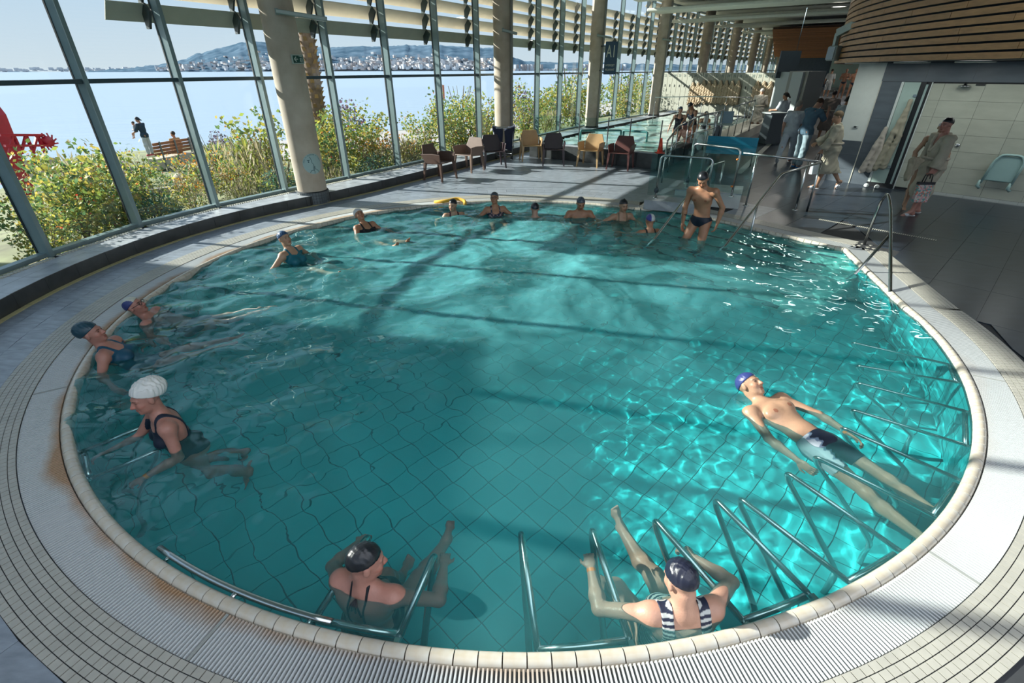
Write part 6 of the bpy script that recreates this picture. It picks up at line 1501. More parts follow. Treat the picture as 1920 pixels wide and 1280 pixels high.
# teal frames at the pool edge behind the chairs
mt = mat('teal_tube', (0.05, 0.17, 0.17), 0.4)
for pa_, pb_, lab in (((1088, 262), (1163, 262), 'teal step frame at the jet pool edge behind the left sand chair'), ((1168, 262), (1212, 266), 'teal step frame at the jet pool edge behind the reddish chair')):
    a_ = G(pa_[0], pa_[1], 0.36); b_ = G(pb_[0], pb_[1], 0.36); t = thing('step_frame', lab, 'frame'); mb = MB(); mb.tube(bend_pts([a_, a_ + Vector((0, 0, 0.30)), b_ + Vector((0, 0, 0.30)), b_], 0.05), 0.035, 8); mb.build('frame', mt, t)
# ---- rails around the jet pool
def railing(label, pts, h, n_posts, mid=True, r=0.024):
    t = thing('railing', label, 'rail', group='steel railings of the jet pool'); pts = [Vector(p) for p in pts]; up = Vector((0, 0, h)); mb = MB(); mb.tube([p + up for p in pts], r, 8); mb.build('top_rail', M_STEEL, t)
    if mid: mb = MB(); mb.tube([p + up * 0.55 for p in pts], r * 0.7, 8); mb.build('mid_rail', M_STEEL, t)
    for k in range(n_posts):
        f = (k + 0.02) / (n_posts - 0.96) * (len(pts) - 1); i = min(len(pts) - 2, int(f)); p = pts[i].lerp(pts[i + 1], f - i); mb = MB(); mb.tube([p, p + up], r * 0.8, 8); mb.build('post', M_STEEL, t)
railing('steel stair railing climbing beside the jet pool water', [G(1240, 343, 0), G(1262, 306, 0.15), G(1300, 285, 0.35)], 0.98, 5)
railing('short steel railing beside the seated swimmer at the jet pool', [G(1290, 290, 0.3), G(1330, 276, 0.35), G(1345, 268, 0.35)], 1.0, 4)
railing('steel railing rising towards the robed man by the lockers', [G(1362, 262, 0.3), G(1382, 252, 0.35), G(1404, 246, 0.45)], 1.05, 4)
railing('thin steel railing in front of the white lockers', [G(1222, 232, 0.4), G(1310, 229, 0.4), G(1400, 234, 0.4)], 1.05, 5, mid=False, r=0.018)
# standing panels on the passage
t = thing('glass_screen', 'glass screen with a pale round sticker beside the passage', 'screen'); a_ = G(1290, 328, 0); b_ = G(1313, 322, 0)
mb = MB(); mb.slab(a_ + Vector((0, 0, 0.02)), b_ + Vector((0, 0, 0.02)), b_ + Vector((0, 0, 1.05)), a_ + Vector((0, 0, 1.05)), 0.012); mb.build('pane', M_CLEAR, t)
d_ = (b_ - a_).normalized(); mb = MB(); mb.tube([a_, a_ + Vector((0, 0, 1.06)), b_ + Vector((0, 0, 1.06)), b_], 0.022, 8); mb.build('frame', mat('pale_frame', (0.45, 0.55, 0.52), 0.4), t)
c_ = (a_ + b_) / 2 + Vector((0, 0, 0.80)); mb = MB(); mb.lathe([(0, 0.0), (0.20, 0.0), (0.20, 0.006), (0, 0.006)], n=24); o = mb.build('sticker', mat('pale_sticker', (0.45, 0.62, 0.60), 0.5), t, loc=c_ + Vector((d_.y, -d_.x, 0)) * 0.01); o.rotation_euler = (PI / 2, 0, math.atan2(d_.y, d_.x))
t = thing('blue_board', 'bright blue board standing across the passage behind the gates', 'board'); a_ = G(1319, 306, 0); b_ = G(1411, 312, 0)
mb = MB(); mb.slab(a_ + Vector((0, 0, 0.30)), b_ + Vector((0, 0, 0.30)), b_ + Vector((0, 0, 0.78)), a_ + Vector((0, 0, 0.78)), 0.03); mb.build('panel', mat('blue_acrylic', (0.015, 0.27, 0.42), 0.3, var=0.04), t)
for p in (a_.lerp(b_, 0.05), a_.lerp(b_, 0.95)): mb = MB(); mb.tube([p, p + Vector((0, 0, 0.6))], 0.018, 8); mb.build('leg', M_STEEL, t)
t = thing('hygiene_stand', 'white stand with bottles and a tablet notice by the jet pool stairs', 'stand', G(1312, 288, 0) + Vector((0.45, 0, 0))); mb = MB(); mb.box((0, 0, 0.45), (0.22, 0.2, 0.9)); mb.build('column', mat('grey_stand', (0.20, 0.23, 0.25), 0.5), t); mb = MB(); mb.box((-0.1, 0, 0.92), (1.0, 0.45, 0.04)); mb.build('top', mat('pale_frame', (0.45, 0.55, 0.52), 0.4), t)
mb = MB(); mb.box((0.25, 0.05, 1.12), (0.42, 0.03, 0.36)); mb.build('notice', mat('blue_notice', (0.30, 0.45, 0.55), 0.4), t)
for x, c in ((-0.45, (0.6, 0.62, 0.6)), (-0.1, (0.65, 0.6, 0.58))):
    p = G(1312, 288, 0) + Vector((0.45, 0, 0)); b = MB(); b.lathe([(0, 0), (0.06, 0), (0.06, 0.22), (0.02, 0.28), (0.02, 0.36), (0, 0.36)], n=14); o = b.build('bottle', mat('bottle_%d' % int(c[1] * 100), c, 0.4), None, loc=(p.x + x, p.y, 0.94)); tag(o, 'white bottle on the hygiene stand, %s' % ('left one' if x < -0.3 else 'next to the notice'), 'bottle')
# ---- lockers with hanging robes
LA = Vector((9.3, 33.6, 0)); LB = Vector((13.35, 26.9, 0)); ld = (LB - LA).normalized(); ln_ = Vector((ld.y, -ld.x, 0));  ln_ = -ln_ if ln_.y > 0 else ln_; LZ = 0.30; NL = 21; LW = (LB - LA).length / NL; lrz = math.atan2(ld.y, ld.x)
lock = thing('locker_bank', 'long bank of white numbered lockers beyond the jet pool', 'lockers'); mb = MB(); c = (LA + LB) / 2 - ln_ * 0.25; mb.box((c.x, c.y, LZ + 1.02), ((LB - LA).length, 0.45, 2.04), lrz); mb.build('carcass', mat('locker_body', (0.30, 0.31, 0.28), 0.5), lock)
md = mat('locker_door', (0.27, 0.27, 0.22), 0.45, var=0.04); b = MB(); b.box((0, 0, 0), (LW - 0.02, 0.03, 1.98)); dme = b.mesh('door'); b = MB(); b.box((0, 0, 0), (0.05, 0.02, 0.12)); hme = b.mesh('lock'); mtx = mat('dark_green_print', (0.02, 0.06, 0.05), 0.5)
for k in range(NL):
    p = LA + ld * LW * (k + 0.5); d_ = link('door', dme, md, lock, loc=(p.x, p.y, LZ + 1.03)); d_.rotation_euler = (0, 0, lrz)
    h = link('lock', hme, M_BLACK, d_, loc=(0.05, -0.025, 0.32)); text_obj(str(22 + k), 0.20, mtx, d_, (0, -0.02, 0.85), (PI / 2, 0, 0), 'number')
R_ = Field(); R_.cone((0, 0, 0), (-0.12, 0, -0.25), 0.05, 0.07, 0.05).cone((0, 0, 0), (0.10, 0, -0.3), 0.05, 0.07, 0.05).cone((-0.10, 0, -0.25), (-0.11, 0.02, -1.0), 0.08, 0.10, 0.05).cone((0.08, 0, -0.25), (0.10, 0.02, -1.05), 0.08, 0.10, 0.05).cone((0.16, -0.03, -0.2), (0.18, -0.02, -0.75), 0.05, 0.06, 0.02)
robe_p = field_obj('hanging_robe', R_, 0.02, tint_mat('towelling', (1, 1, 1), 0.95, 0.1, 0.5, 220, var=0.08), None, lambda P: np.tile(np.array((0.42, 0.33, 0.23)), (len(P), 1)), wrinkle=folds(0.02, 45)); tag(robe_p, 'x', 'robe', 'robes hanging on the lockers')
first = True
for k in (6, 7, 8, 9, 10, 11, 12, 13, 14, 17, 18, 19):
    o = robe_p if first else robe_p.copy()
    if not first: COL.objects.link(o)
    first = False; p = LA + ld * LW * (k + 0.5) + ln_ * 0.10; o.location = (p.x, p.y, LZ + 1.62 - (0.12 if k in (6, 7) else 0)); o.rotation_euler = (0, 0, lrz + PI); o['label'] = 'beige bathrobe hanging under locker number %s' % words(22 + k)
# grey booth and dark hanging sign
t = thing('booth', 'grey reception booth with a tall screen in the passage', 'booth', G(1462, 262, 0)); mb = MB(); mb.box((0.25, 0.9, 1.2), (0.12, 1.5, 2.4), 0.2); mb.build('screen', mat('pale_grey_panel', (0.33, 0.36, 0.36), 0.5), t); mb = MB(); mb.box((0.75, 0.6, 1.2), (0.9, 0.9, 2.45), 0.35); mb.build('cabinet', mat('taupe_panel', (0.20, 0.20, 0.18), 0.5), t)
t = thing('podium', 'dark grey podium in front of the robed man and the nurse', 'podium', G(1440, 268, 0)); mb = MB(); mb.box((0, 0, 0.52), (0.62, 0.5, 1.04), 0.2, taper=0.85); mb.build('body', mat('podium_grey', (0.07, 0.09, 0.10), 0.4), t); mb = MB(); mb.box((0, 0, 1.06), (0.75, 0.55, 0.04), 0.2); mb.build('top', mat('pale_grey_panel', (0.33, 0.36, 0.36), 0.5), t)
t = thing('hanging_sign', 'dark blank sign hanging over the grey booth', 'sign', AT(1478, 121, 22.5)); mb = MB(); mb.box((0, 0, 0), (0.85, 0.06, 0.95), 0.1); mb.build('board', mat('charcoal_board', (0.015, 0.028, 0.036), 0.4), t); mb = MB(); mb.tube([(0.2, 0, 0.47), (0.2, 0, 1.9)], 0.012, 6); mb.build('hanger', M_DARKSTEEL, t)
# white floor line
mb = MB(); mb.bar(G(1384, 325, 0.002), G(1462, 252, 0.002), 0.16, 0.004); o = mb.build('floor_line', mat('pale_line', (0.42, 0.43, 0.42), 0.5)); tag(o, 'pale guide line on the passage floor', 'floor line')
# ---- A1 sign
sp = AT(1145, 109, 23.2); t = thing('hanging_sign', 'blue A1 sign on the third column', 'sign', sp); rz = math.atan2(sp.y, sp.x) - PI / 2
mb = MB(); mb.box((0, 0, 0), (0.50, 0.04, 1.18), rz); mb.build('board', mat('petrol_board', (0.008, 0.045, 0.085), 0.35), t); mp_ = mat('cream_print', (0.50, 0.52, 0.42), 0.5)
fo = (math.sin(rz) * 0.03, -math.cos(rz) * 0.03)
text_obj('A1', 0.62, mp_, t, (fo[0], fo[1], 0.22), (PI / 2, 0, rz), xs=0.55); text_obj('HYDROJET', 0.105, mp_, t, (fo[0], fo[1], -0.26), (PI / 2, 0, rz), xs=0.72); text_obj('RELAXANT', 0.105, mp_, t, (fo[0], fo[1], -0.42), (PI / 2, 0, rz), xs=0.72)
cv = Vector((CP[2][0] - sp.x, CP[2][1] - sp.y, 0)); cv = cv * (1 - 0.27 / cv.length)
for z_ in (0.45, -0.45): mb = MB(); mb.tube([(0, 0.02, z_), tuple(cv + Vector((0, 0, z_)))], 0.02, 6); mb.build('bracket', M_DARKSTEEL, t)
# ---- exit sign and round sticker on the first column
def on_col(px, py, dr=0.0):
    """point on the first column's surface seen at a pixel"""
    d = CF + CR * ((px - 960) / FPX) + CU * (-(py - 640) / FPX); cx, cyy = CP[0]; r = 0.30 + dr
    a = d.x ** 2 + d.y ** 2; b = -2 * (d.x * cx + d.y * cyy); c = cx * cx + cyy * cyy - r * r; t = (-b - math.sqrt(b * b - 4 * a * c)) / (2 * a); return Vector((d.x * t, d.y * t, CAM_H + d.z * t))
es = on_col(558, 111, 0.02); n = (Vector((es.x, es.y, 0)) - Vector((CP[0][0], CP[0][1], 0))).normalized(); rz = math.atan2(n.x, -n.y) ; t = thing('exit_sign', 'green emergency exit sign with arrow and running figure on the first column', 'sign', es)
mb = MB(); mb.box((0, 0, 0), (0.26, 0.03, 0.15), rz); mb.build('frame', mat('exit_white', (0.45, 0.52, 0.46), 0.5), t)
def on_sign(x, z, o=0.018): return (math.cos(rz) * x + n.x * o, math.sin(rz) * x + n.y * o, z)
mb = MB(); c = on_sign(0, 0, 0.014); mb.box(c, (0.225, 0.012, 0.12), rz); mb.build('panel', mat('exit_green', (0.008, 0.06, 0.045), 0.4), t); mw_ = mat('exit_white', (0.45, 0.52, 0.46), 0.5)
mb = MB(); mb.bar(on_sign(-0.085, 0, .022), on_sign(-0.01, 0, .022), 0.006, 0.018); mb.bar(on_sign(-0.09, 0, .022), on_sign(-0.045, 0.038, .022), 0.006, 0.018); mb.bar(on_sign(-0.09, 0, .022), on_sign(-0.045, -0.038, .022), 0.006, 0.018); mb.build('arrow', mw_, t)
mb = MB()
for a_, b_ in (((0.055, 0.012), (0.045, -0.01)), ((0.045, -0.01), (0.065, -0.028)), ((0.065, -0.028), (0.052, -0.05)), ((0.045, -0.01), (0.03, -0.04)), ((0.055, 0.012), (0.08, 0.0)), ((0.055, 0.012), (0.033, 0.005)), ((0.058, 0.03), (0.06, 0.042)), ((0.09, -0.055), (0.09, 0.05)), ((0.09, 0.05), (0.02, 0.05))): mb.bar(on_sign(*a_, .022), on_sign(*b_, .022), 0.006, 0.011)
mb.build('pictogram', mw_, t)
sc_ = on_col(587, 307, 0.004); n = (Vector((sc_.x, sc_.y, 0)) - Vector((CP[0][0], CP[0][1], 0))).normalized(); th0 = math.atan2(n.y, n.x); t = thing('round_sticker', 'round pale sticker with a line drawn face on the first column', 'sticker', (CP[0][0], CP[0][1], sc_.z)); RS = 0.20
def wrap(x, z, r=0.304): a = th0 + x / 0.30; return (r * math.cos(a), r * math.sin(a), z)
mb = MB(); P = [wrap(0, 0)]; F = []; nr, na2 = 5, 32
for i in range(1, nr + 1):
    for k in range(na2): P.append(wrap(RS * i / nr * math.cos(2 * PI * k / na2), RS * i / nr * math.sin(2 * PI * k / na2)))
F = [(0, 1 + k, 1 + (k + 1) % na2) for k in range(na2)] + [(1 + (i - 1) * na2 + k, 1 + i * na2 + k, 1 + i * na2 + (k + 1) % na2, 1 + (i - 1) * na2 + (k + 1) % na2) for i in range(1, nr) for k in range(na2)]
mb.add(P, F, True); mb.build('disc', mat('sticker_mint', (0.34, 0.47, 0.46), 0.5), t); md_ = mat('sticker_ink', (0.03, 0.08, 0.10), 0.5)
def line(pts, r=0.0045): mb = MB(); mb.tube([wrap(x * RS, z * RS, 0.3055) for x, z in pts], r, 5); return mb
line([(-0.25, 0.72), (-0.12, 0.40), (-0.10, 0.12), (0.08, -0.14), (-0.02, -0.20), (-0.03, -0.30), (-0.06, -0.36), (-0.02, -0.42), (-0.02, -0.62), (0.04, -0.78), (0.0, -0.96)]).build('profile_line', md_, t)
line([(-0.02, -0.62), (-0.30, -0.66), (-0.42, -0.86)]).build('shoulder_line', md_, t); line([(0.12, -0.22), (0.14, -0.52), (0.30, -0.58), (0.50, -0.80), (0.50, -0.92)]).build('hand_line', md_, t); line([(0.06, -0.26), (0.05, -0.62)]).build('finger_line', md_, t)
line([(-0.52, 0.36), (-0.30, 0.36)], 0.006).build('eyebrow', md_, t); line([(-0.46, 0.21), (-0.42, 0.20), (-0.36, 0.22)], 0.012).build('eye', md_, t)
for k, ch_ in enumerate('MERCI DE RESPECTER LE SILENCE'):
    if ch_ == ' ': continue
    a = math.radians(168 - k * 5.6); w = wrap(0.88 * RS * math.cos(a), 0.88 * RS * math.sin(a), 0.3052); ang = th0 + 0.88 * RS * math.cos(a) / 0.30
    o = text_obj(ch_, 0.030, md_, t, w, (0, 0, 0), 'letter', ext=0.0005); o.rotation_mode = 'QUATERNION'; Mx = Matrix(((-math.sin(ang), 0, math.cos(ang)), (math.cos(ang), 0, math.sin(ang)), (0, 1, 0))); o.rotation_quaternion = (Mx @ Matrix.Rotation(a - PI / 2, 3, 'Z')).to_quaternion()
# ---- flood lamps on the columns
ml = mat('lamp_housing', (0.26, 0.31, 0.28), 0.4, 0.3)
for k, (dz, lab, L) in enumerate(((3.42, 'long grey flood lamp on the first column', 0.85), (3.55, 'grey flood lamp on the second column', 0.45), (3.75, 'grey flood lamp on the A1 column', 0.6), (3.9, 'grey flood lamp on the column left of the lockers', 0.6), (4.0, 'grey flood lamp on the column behind the left lockers', 0.6))):
    cx, cyy = CP[k]; tdir = Vector((-cyy, cx, 0)).normalized() * -1; back = Vector((-cx, -cyy, 0)).normalized(); c = Vector((cx, cyy, dz)) + back * 0.36 + tdir * 0.20; t = thing('flood_lamp', lab, 'lamp', c, group='flood lamps on the columns')
    mb = MB(); mb.bar(-tdir * 0.22, tdir * (L - 0.22) + Vector((0, 0, -0.10)), 0.16, 0.07); bevel(mb.build('housing', ml, t), 0.012); mb = MB(); mb.bar(-tdir * 0.20, -tdir * 0.20 - back * 0.10, 0.06, 0.10); mb.build('bracket', ml, t); mb = MB(); mb.bar(tdir * 0.0 + Vector((0, 0, -0.045)), tdir * (L - 0.28) + Vector((0, 0, -0.13)), 0.13, 0.01); mb.build('lens', mat('lamp_lens', (0.5, 0.55, 0.52), 0.2), t)
# speaker arm on the wooden drum
t = thing('wall_loudspeaker', 'grey loudspeaker on an angled arm fixed to the wooden drum', 'loudspeaker'); q = lambda px, py, Y: AT(px, py, Y)
p0, p1, p2 = q(1622, 36, 12.2), q(1571, 62, 12.9), q(1562, 100, 12.9)
mb = MB(); mb.bar(p0, p1, 0.10, 0.16); bevel(mb.build('arm', ml, t), 0.01); mb = MB(); mb.bar(p1, p2, 0.07, 0.10, up=(0, 1, 0)); mb.build('drop_arm', ml, t); mb = MB(); mb.box((p2.x + 0.02, p2.y, p2.z), (0.20, 0.20, 0.30), 0.5); bevel(mb.build('cabinet', mat('speaker_white', (0.36, 0.40, 0.37), 0.5), t), 0.02); mb = MB(); mb.box((p2.x - 0.09, p2.y - 0.05, p2.z), (0.02, 0.16, 0.25), 0.5); mb.build('grille', mat('speaker_grille', (0.40, 0.47, 0.52), 0.5), t); mb = MB(); mb.box((p0.x + .05, p0.y, p0.z), (0.12, 0.12, 0.14), 0.4); mb.build('mount', M_BLACK, t)
# ---- shower fittings
p = WP(0.47, 2.17, 0.08); t = thing('ceiling_shower', 'chrome shower head on the cream tiled wall', 'shower', p); mb = MB(); mb.lathe([(0, 0.0), (0.11, 0.0), (0.11, 0.015), (0.03, 0.03), (0.025, 0.06), (0, 0.06)], n=20); mb.build('rose', M_STEEL, t); mb = MB(); mb.tube([(0, 0, 0.05), tuple(-WN * 0.09 + Vector((0, 0, 0.05)))], 0.022, 10); mb.build('arm', M_STEEL, t)
p = WP(0.74, 1.05, 0.0); t = thing('push_valve', 'round chrome push button on the shower wall', 'button', p); mb = MB(); mb.lathe([(0, 0.03), (0.028, 0.03), (0.045, 0.012), (0.045, 0.0)], n=18); o = mb.build('button', M_STEEL, t); o.rotation_euler = WN.to_track_quat('Z', 'Y').to_euler()
mb = MB(); wall_box(mb, 0.63, 0.78, 2.19, 2.225, -0.004, 0.01); o = mb.build('wall_vent', M_BLACK); tag(o, 'small black vent slot above the shower head', 'vent')
t = thing('wall_box', 'small white switch box on the white pier', 'box', WP(-1.28, 1.28, 0.015)); mb = MB(); mb.box((0, 0, 0), (0.11, 0.04, 0.055), WRZ); bevel(mb.build('case', mat('white_plastic', (0.5, 0.54, 0.52), 0.4), t), 0.006); mb = MB(); c = WN * 0.022; mb.box(c, (0.05, 0.01, 0.03), WRZ); mb.build('window', M_BLACK, t)
# folding shower seat
t = thing('folding_bath_stool', 'pale turquoise folding plastic seat on the shower wall', 'seat'); ms = mat('turquoise_plastic', (0.33, 0.50, 0.48), 0.35, var=0.04)
mb = MB(); pr = [(1.40, 0.42), (1.86, 0.42), (1.92, 0.80), (1.86, 0.92), (1.50, 0.92), (1.42, 0.80)]; P = [WP(s_, z_, 0.05 + (z_ - .42) * 0.05) for s_, z_ in pr] + [WP(s_, z_, 0.09 + (z_ - .42) * 0.05) for s_, z_ in pr]; mb.add(P, [tuple(range(6)), tuple(range(11, 5, -1))] + [(i, 6 + i, 6 + (i + 1) % 6, (i + 1) % 6) for i in range(6)]); bevel(mb.build('seat_pan', ms, t), 0.02, 3)
mb = MB(); mb.tube(bend_pts([WP(1.38, 0.36, 0.10), WP(1.44, 0.80, 0.12), WP(1.52, 0.95, 0.12), WP(1.84, 0.95, 0.12), WP(1.91, 0.80, 0.12), WP(1.86, 0.36, 0.10)], 0.08, 4), 0.024, 10); mb.build('rim', ms, t)
for s_ in (1.37, 1.86): mb = MB(); mb.tube([WP(s_, 0.42, 0.09), WP(s_ - 0.02, 0.30, 0.11), WP(s_ + 0.02, 0.26, 0.06)], 0.032, 8); mb.build('hinge_foot', ms, t)
# robes hanging on the glass door, clogs below
def hung(label, s0, z0, L, lean, col, out):
    f_ = Field(); P = lambda s_, z_, o_: tuple(WP(s_, z_, o_)); f_.cone(P(s0, z0, out), P(s0 - 0.06 + lean * 0.3, z0 - L * 0.45, out), 0.03, 0.055, 0.04).cone(P(s0, z0, out), P(s0 + 0.05 + lean * 0.2, z0 - L * 0.5, out), 0.03, 0.05, 0.04).cone(P(s0 - 0.06 + lean * 0.3, z0 - L * 0.45, out), P(s0 - 0.09 + lean, z0 - L, out), 0.055, 0.075, 0.04).cone(P(s0 + 0.05 + lean * 0.2, z0 - L * 0.5, out), P(s0 + 0.06 + lean, z0 - L * 0.97, out), 0.05, 0.07, 0.04)
    o = field_obj('hanging_robe', f_, 0.011, tint_mat('towelling', (1, 1, 1), 0.95, 0.1, 0.5, 220, var=0.08), None, lambda Q: np.tile(np.array(col), (len(Q), 1)), wrinkle=folds(0.006, 34)); tag(o, label, 'robe'); return o
hung('grey beige robe hanging on the frosted glass shower door', -0.36, 1.88, 1.45, -0.14, (0.36, 0.34, 0.26), 0.085); hung('pinkish white robe hanging at the left jamb of the shower door', -0.64, 1.30, 0.95, -0.10, (0.48, 0.44, 0.38), 0.10)
for k, s_ in enumerate((-0.62, -0.40)):
    p = WP(s_, 0.0, 0.20); f_ = Field(); f_.ell((0, 0, 0.018), np.eye(3), (0.05, 0.125, 0.018), 0.0).ell((0, 0.04, 0.045), np.eye(3), (0.052, 0.075, 0.042), 0.02).ell((0, -0.06, 0.06), np.eye(3), (0.032, 0.06, 0.03), 0.01, 1)
    o = field_obj('slipper_shoe', f_, 0.006, tint_mat('slipper_cloth', (1, 1, 1), 0.8, 0.2, 0.1, 90), None, lambda Q: np.tile(np.array((0.42, 0.45, 0.44)), (len(Q), 1))); o.location = p; o.rotation_euler = (0, 0, WRZ + PI + 0.3); tag(o, 'pale bath clog under the shower door, %s of the pair' % ('left' if k == 0 else 'right'), 'shoe', 'bath clogs by the shower door')
# ------------------------------------------------------------------ people on the deck and in the passage
ROBE_C = (0.46, 0.42, 0.33); PASS = 'people in the passage'
def tote(label, hand_pos, w, h, rz, col, col2=None, prints=None, name='tote_bag'):
    t = thing(name, label, 'bag', (hand_pos.x, hand_pos.y, hand_pos.z)); t.rotation_euler = (0, 0, rz)
    mb = MB(); mb.add([(-w * 0.42, -0.05, -0.16 - h), (w * 0.42, -0.05, -0.16 - h), (w * 0.42, 0.05, -0.16 - h), (-w * 0.42, 0.05, -0.16 - h), (-w / 2, -0.03, -0.16), (w / 2, -0.03, -0.16), (w / 2, 0.03, -0.16), (-w / 2, 0.03, -0.16)], [(3, 2, 1, 0), (4, 5, 6, 7), (0, 1, 5, 4), (1, 2, 6, 5), (2, 3, 7, 6), (3, 0, 4, 7)]); bevel(mb.build('bag_body', col, t), 0.015)
    for y in (-0.028, 0.028):
        mb = MB(); mb.tube(bend_pts([(-w * 0.22, y, -0.17), (-w * 0.16, y, -0.02), (0, 0, 0.0), (w * 0.16, y, -0.02), (w * 0.22, y, -0.17)], 0.04), 0.009, 6); mb.build('handle', col2 or M_BLACK, t)
    mb = MB(); mb.box((0, 0, -0.175), (w * 1.01, 0.068, 0.045)); mb.build('top_band', col2 or M_BLACK, t)
    return t
def dotted_mat():
    m, t, b, o = _base('mosaic_print'); N = t.nodes.new; L = t.links.new; tc = N('ShaderNodeTexCoord'); vo = N('ShaderNodeTexVoronoi'); vo.inputs['Scale'].default_value = 38; L(tc.outputs['Object'], vo.inputs['Vector'])
    rp = N('ShaderNodeValToRGB'); rp.color_ramp.interpolation = 'CONSTANT'; L(vo.outputs['Color'], rp.inputs[0]); e = rp.color_ramp.elements; e[0].color = (0.55, 0.30, 0.32, 1); e[1].position = 0.3; e[1].color = (0.50, 0.50, 0.42, 1)
    for p_, c in ((0.5, (0.12, 0.30, 0.28, 1)), (0.68, (0.60, 0.16, 0.10, 1)), (0.82, (0.55, 0.40, 0.42, 1))): x = e.new(p_); x.color = c
    L(rp.outputs[0], b.inputs['Base Color']); b.inputs['Roughness'].default_value = 0.3; return m
def world_pt(body, v): return body.matrix_basis @ Vector([float(x) for x in v])
WALK = dict(legL=((-0.05, 0.28, -1), (0, -0.10, -1)), legR=((0.05, -0.22, -1), (0, -0.42, -1)))
# robed man with the patterned bag
f = G(1707, 404, 0)
b_, S_ = make_person('man in a long beige robe and black and white cap walking by the shower wall', dict(chest=(4, 0, 0), head=(4, 8, 0), armL=((-0.22, 0.30, -1), (0.05, 0.35, -1)), armR=((0.30, -0.1, -1), (0.1, 0.2, -1)), legL=((-0.06, 0.26, -1), (0, 0.05, -1)), legR=((0.06, -0.10, -1), (0, -0.22, -1)), footL=(0, 1, -0.12), footR=(0, 1, -0.2), curl=0.9),
    H=1.70, sex='m', fat=1.06, res=0.0085, skin_col=RUDDY, at=f, anchor='anL', face=(-0.98, 0.05), cap=dict(col=BLK, col2=(0.55, 0.56, 0.58), panel='side'), suit=multi(robe(ROBE_C, hem=-0.60), slippers((0.55, 0.57, 0.60))), group=PASS)
hp = world_pt(b_, S_['wrL'] + S_['hdirL'] * 0.08); tote('pink and green mosaic print tote bag held by the robed man', hp, 0.30, 0.36, 0.0, dotted_mat())
make_person('woman in a dark swimsuit half hidden behind the robed man', dict(chest=(6, 0, 0), head=(10, 0, 0), armL=((-0.35, 0.0, -1), (-0.1, 0.3, -1)), armR=((0.4, -0.05, -1), (-0.1, 0.45, -0.8))), H=1.60, sex='f', fat=1.08, res=0.010, skin_col=OLIVE, at=f + Vector((0.36, 0.52, 0)), anchor='feet', face=(-0.45, -0.9), cap=dict(col=(0.5, 0.5, 0.52)), suit=one_piece(NAVY, neck=0.30), group=PASS)
o = field_obj('rolled_robe', Field().cone((-0.10, 0, 0), (0.06, 0.03, -0.02), 0.055, 0.06, 0.03).cone((-0.09, 0.02, -0.05), (-0.06, 0.03, -0.32), 0.06, 0.05, 0.03).cone((0.02, 0.02, -0.02), (-0.02, 0.05, -0.25), 0.06, 0.05, 0.03), 0.010, tint_mat('towelling', (1, 1, 1), 0.95, 0.1, 0.5, 220, var=0.08), None, lambda Q: np.tile(np.array((0.42, 0.37, 0.27)), (len(Q), 1)), wrinkle=folds(0.012, 70)); o.location = AT(1722, 300, 9.35); tag(o, 'rolled beige robe carried over an arm beside the robed man', 'robe')
# robed person with the white bag
f = G(1529, 353, 0)
b_, S_ = make_person('person with short hair in a long beige robe walking away past the white pier', dict(chest=(8, 0, 0), head=(8, 10, 0), armL=((-0.22, 0.42, -0.9), (0.0, 0.55, -0.85)), armR=((0.25, 0.5, -0.85), (0.05, 0.8, -0.4)), legL=((-0.05, 0.22, -1), (0, 0.08, -1)), legR=((0.05, -0.25, -1), (0, -0.62, -0.8)), footR=(0, 0.5, -0.86), curl=0.85),
    H=1.64, sex='f', fat=1.08, res=0.0095, skin_col=OLIVE, at=f, anchor='anL', face=(-0.90, 0.42), suit=multi(robe((0.44, 0.41, 0.32), hem=-0.58), slippers((0.58, 0.60, 0.64)), hair((0.16, 0.11, 0.06), 'short')), group=PASS)
hp = world_pt(b_, S_['wrL'] + S_['hdirL'] * 0.08); tote('white plastic bag with an orange print held by the robed person', hp, 0.34, 0.30, 0.5, mat('white_bag', (0.50, 0.56, 0.58), 0.35, var=0.08), name='carrier_bag')
# staff
f = G(1492, 313, 0)
make_person('man in a blue hooded t-shirt and pale trousers looking down in the passage', dict(chest=(14, 0, 0), head=(34, 0, 0), armL=((-0.2, 0.75, -0.6), (0.35, 0.35, 0.85)), armR=((0.2, 0.8, -0.6), (-0.25, 0.2, 0.95)), legL=((-0.06, 0.1, -1), (0, -0.05, -1)), legR=((0.06, -0.06, -1), (0, -0.12, -1))), H=1.80, sex='m', fat=1.04, res=0.0095, skin_col=FAIR, at=f, anchor='feet', face=(0.92, 0.30),
    suit=multi(tunic((0.10, 0.17, 0.23), hem=-0.12, name='t_shirt', hood=True), trousers((0.24, 0.32, 0.36)), hair((0.07, 0.035, 0.02), 'short'), slippers((0.03, 0.22, 0.5), 'shoe_cover', 0.03)), group=PASS)
f = G(1470, 303, 0)
make_person('grey haired woman in white scrubs striding away down the passage', dict(chest=(10, 0, 0), head=(8, -30, 0), armL=((-0.25, -0.2, -1), (0.0, 0.1, -1)), armR=((0.28, 0.22, -1), (0.1, 0.35, -1)), legL=((-0.06, -0.45, -1), (0, -0.72, -0.8)), legR=((0.06, 0.35, -1), (0, 0.10, -1))), H=1.68, sex='f', fat=1.14, res=0.010, skin_col=FAIR, at=f + Vector((0.15, 0, 0)), anchor='anR', face=(0.62, 0.78),
    suit=multi(tunic((0.50, 0.54, 0.58), hem=-0.24), trousers((0.50, 0.54, 0.60)), hair((0.30, 0.27, 0.24), 'bob'), slippers((0.55, 0.58, 0.62), 'shoe', 0.02)), group=PASS)
f = G(1453, 265, 0) + Vector((0.1, 0.1, 0))
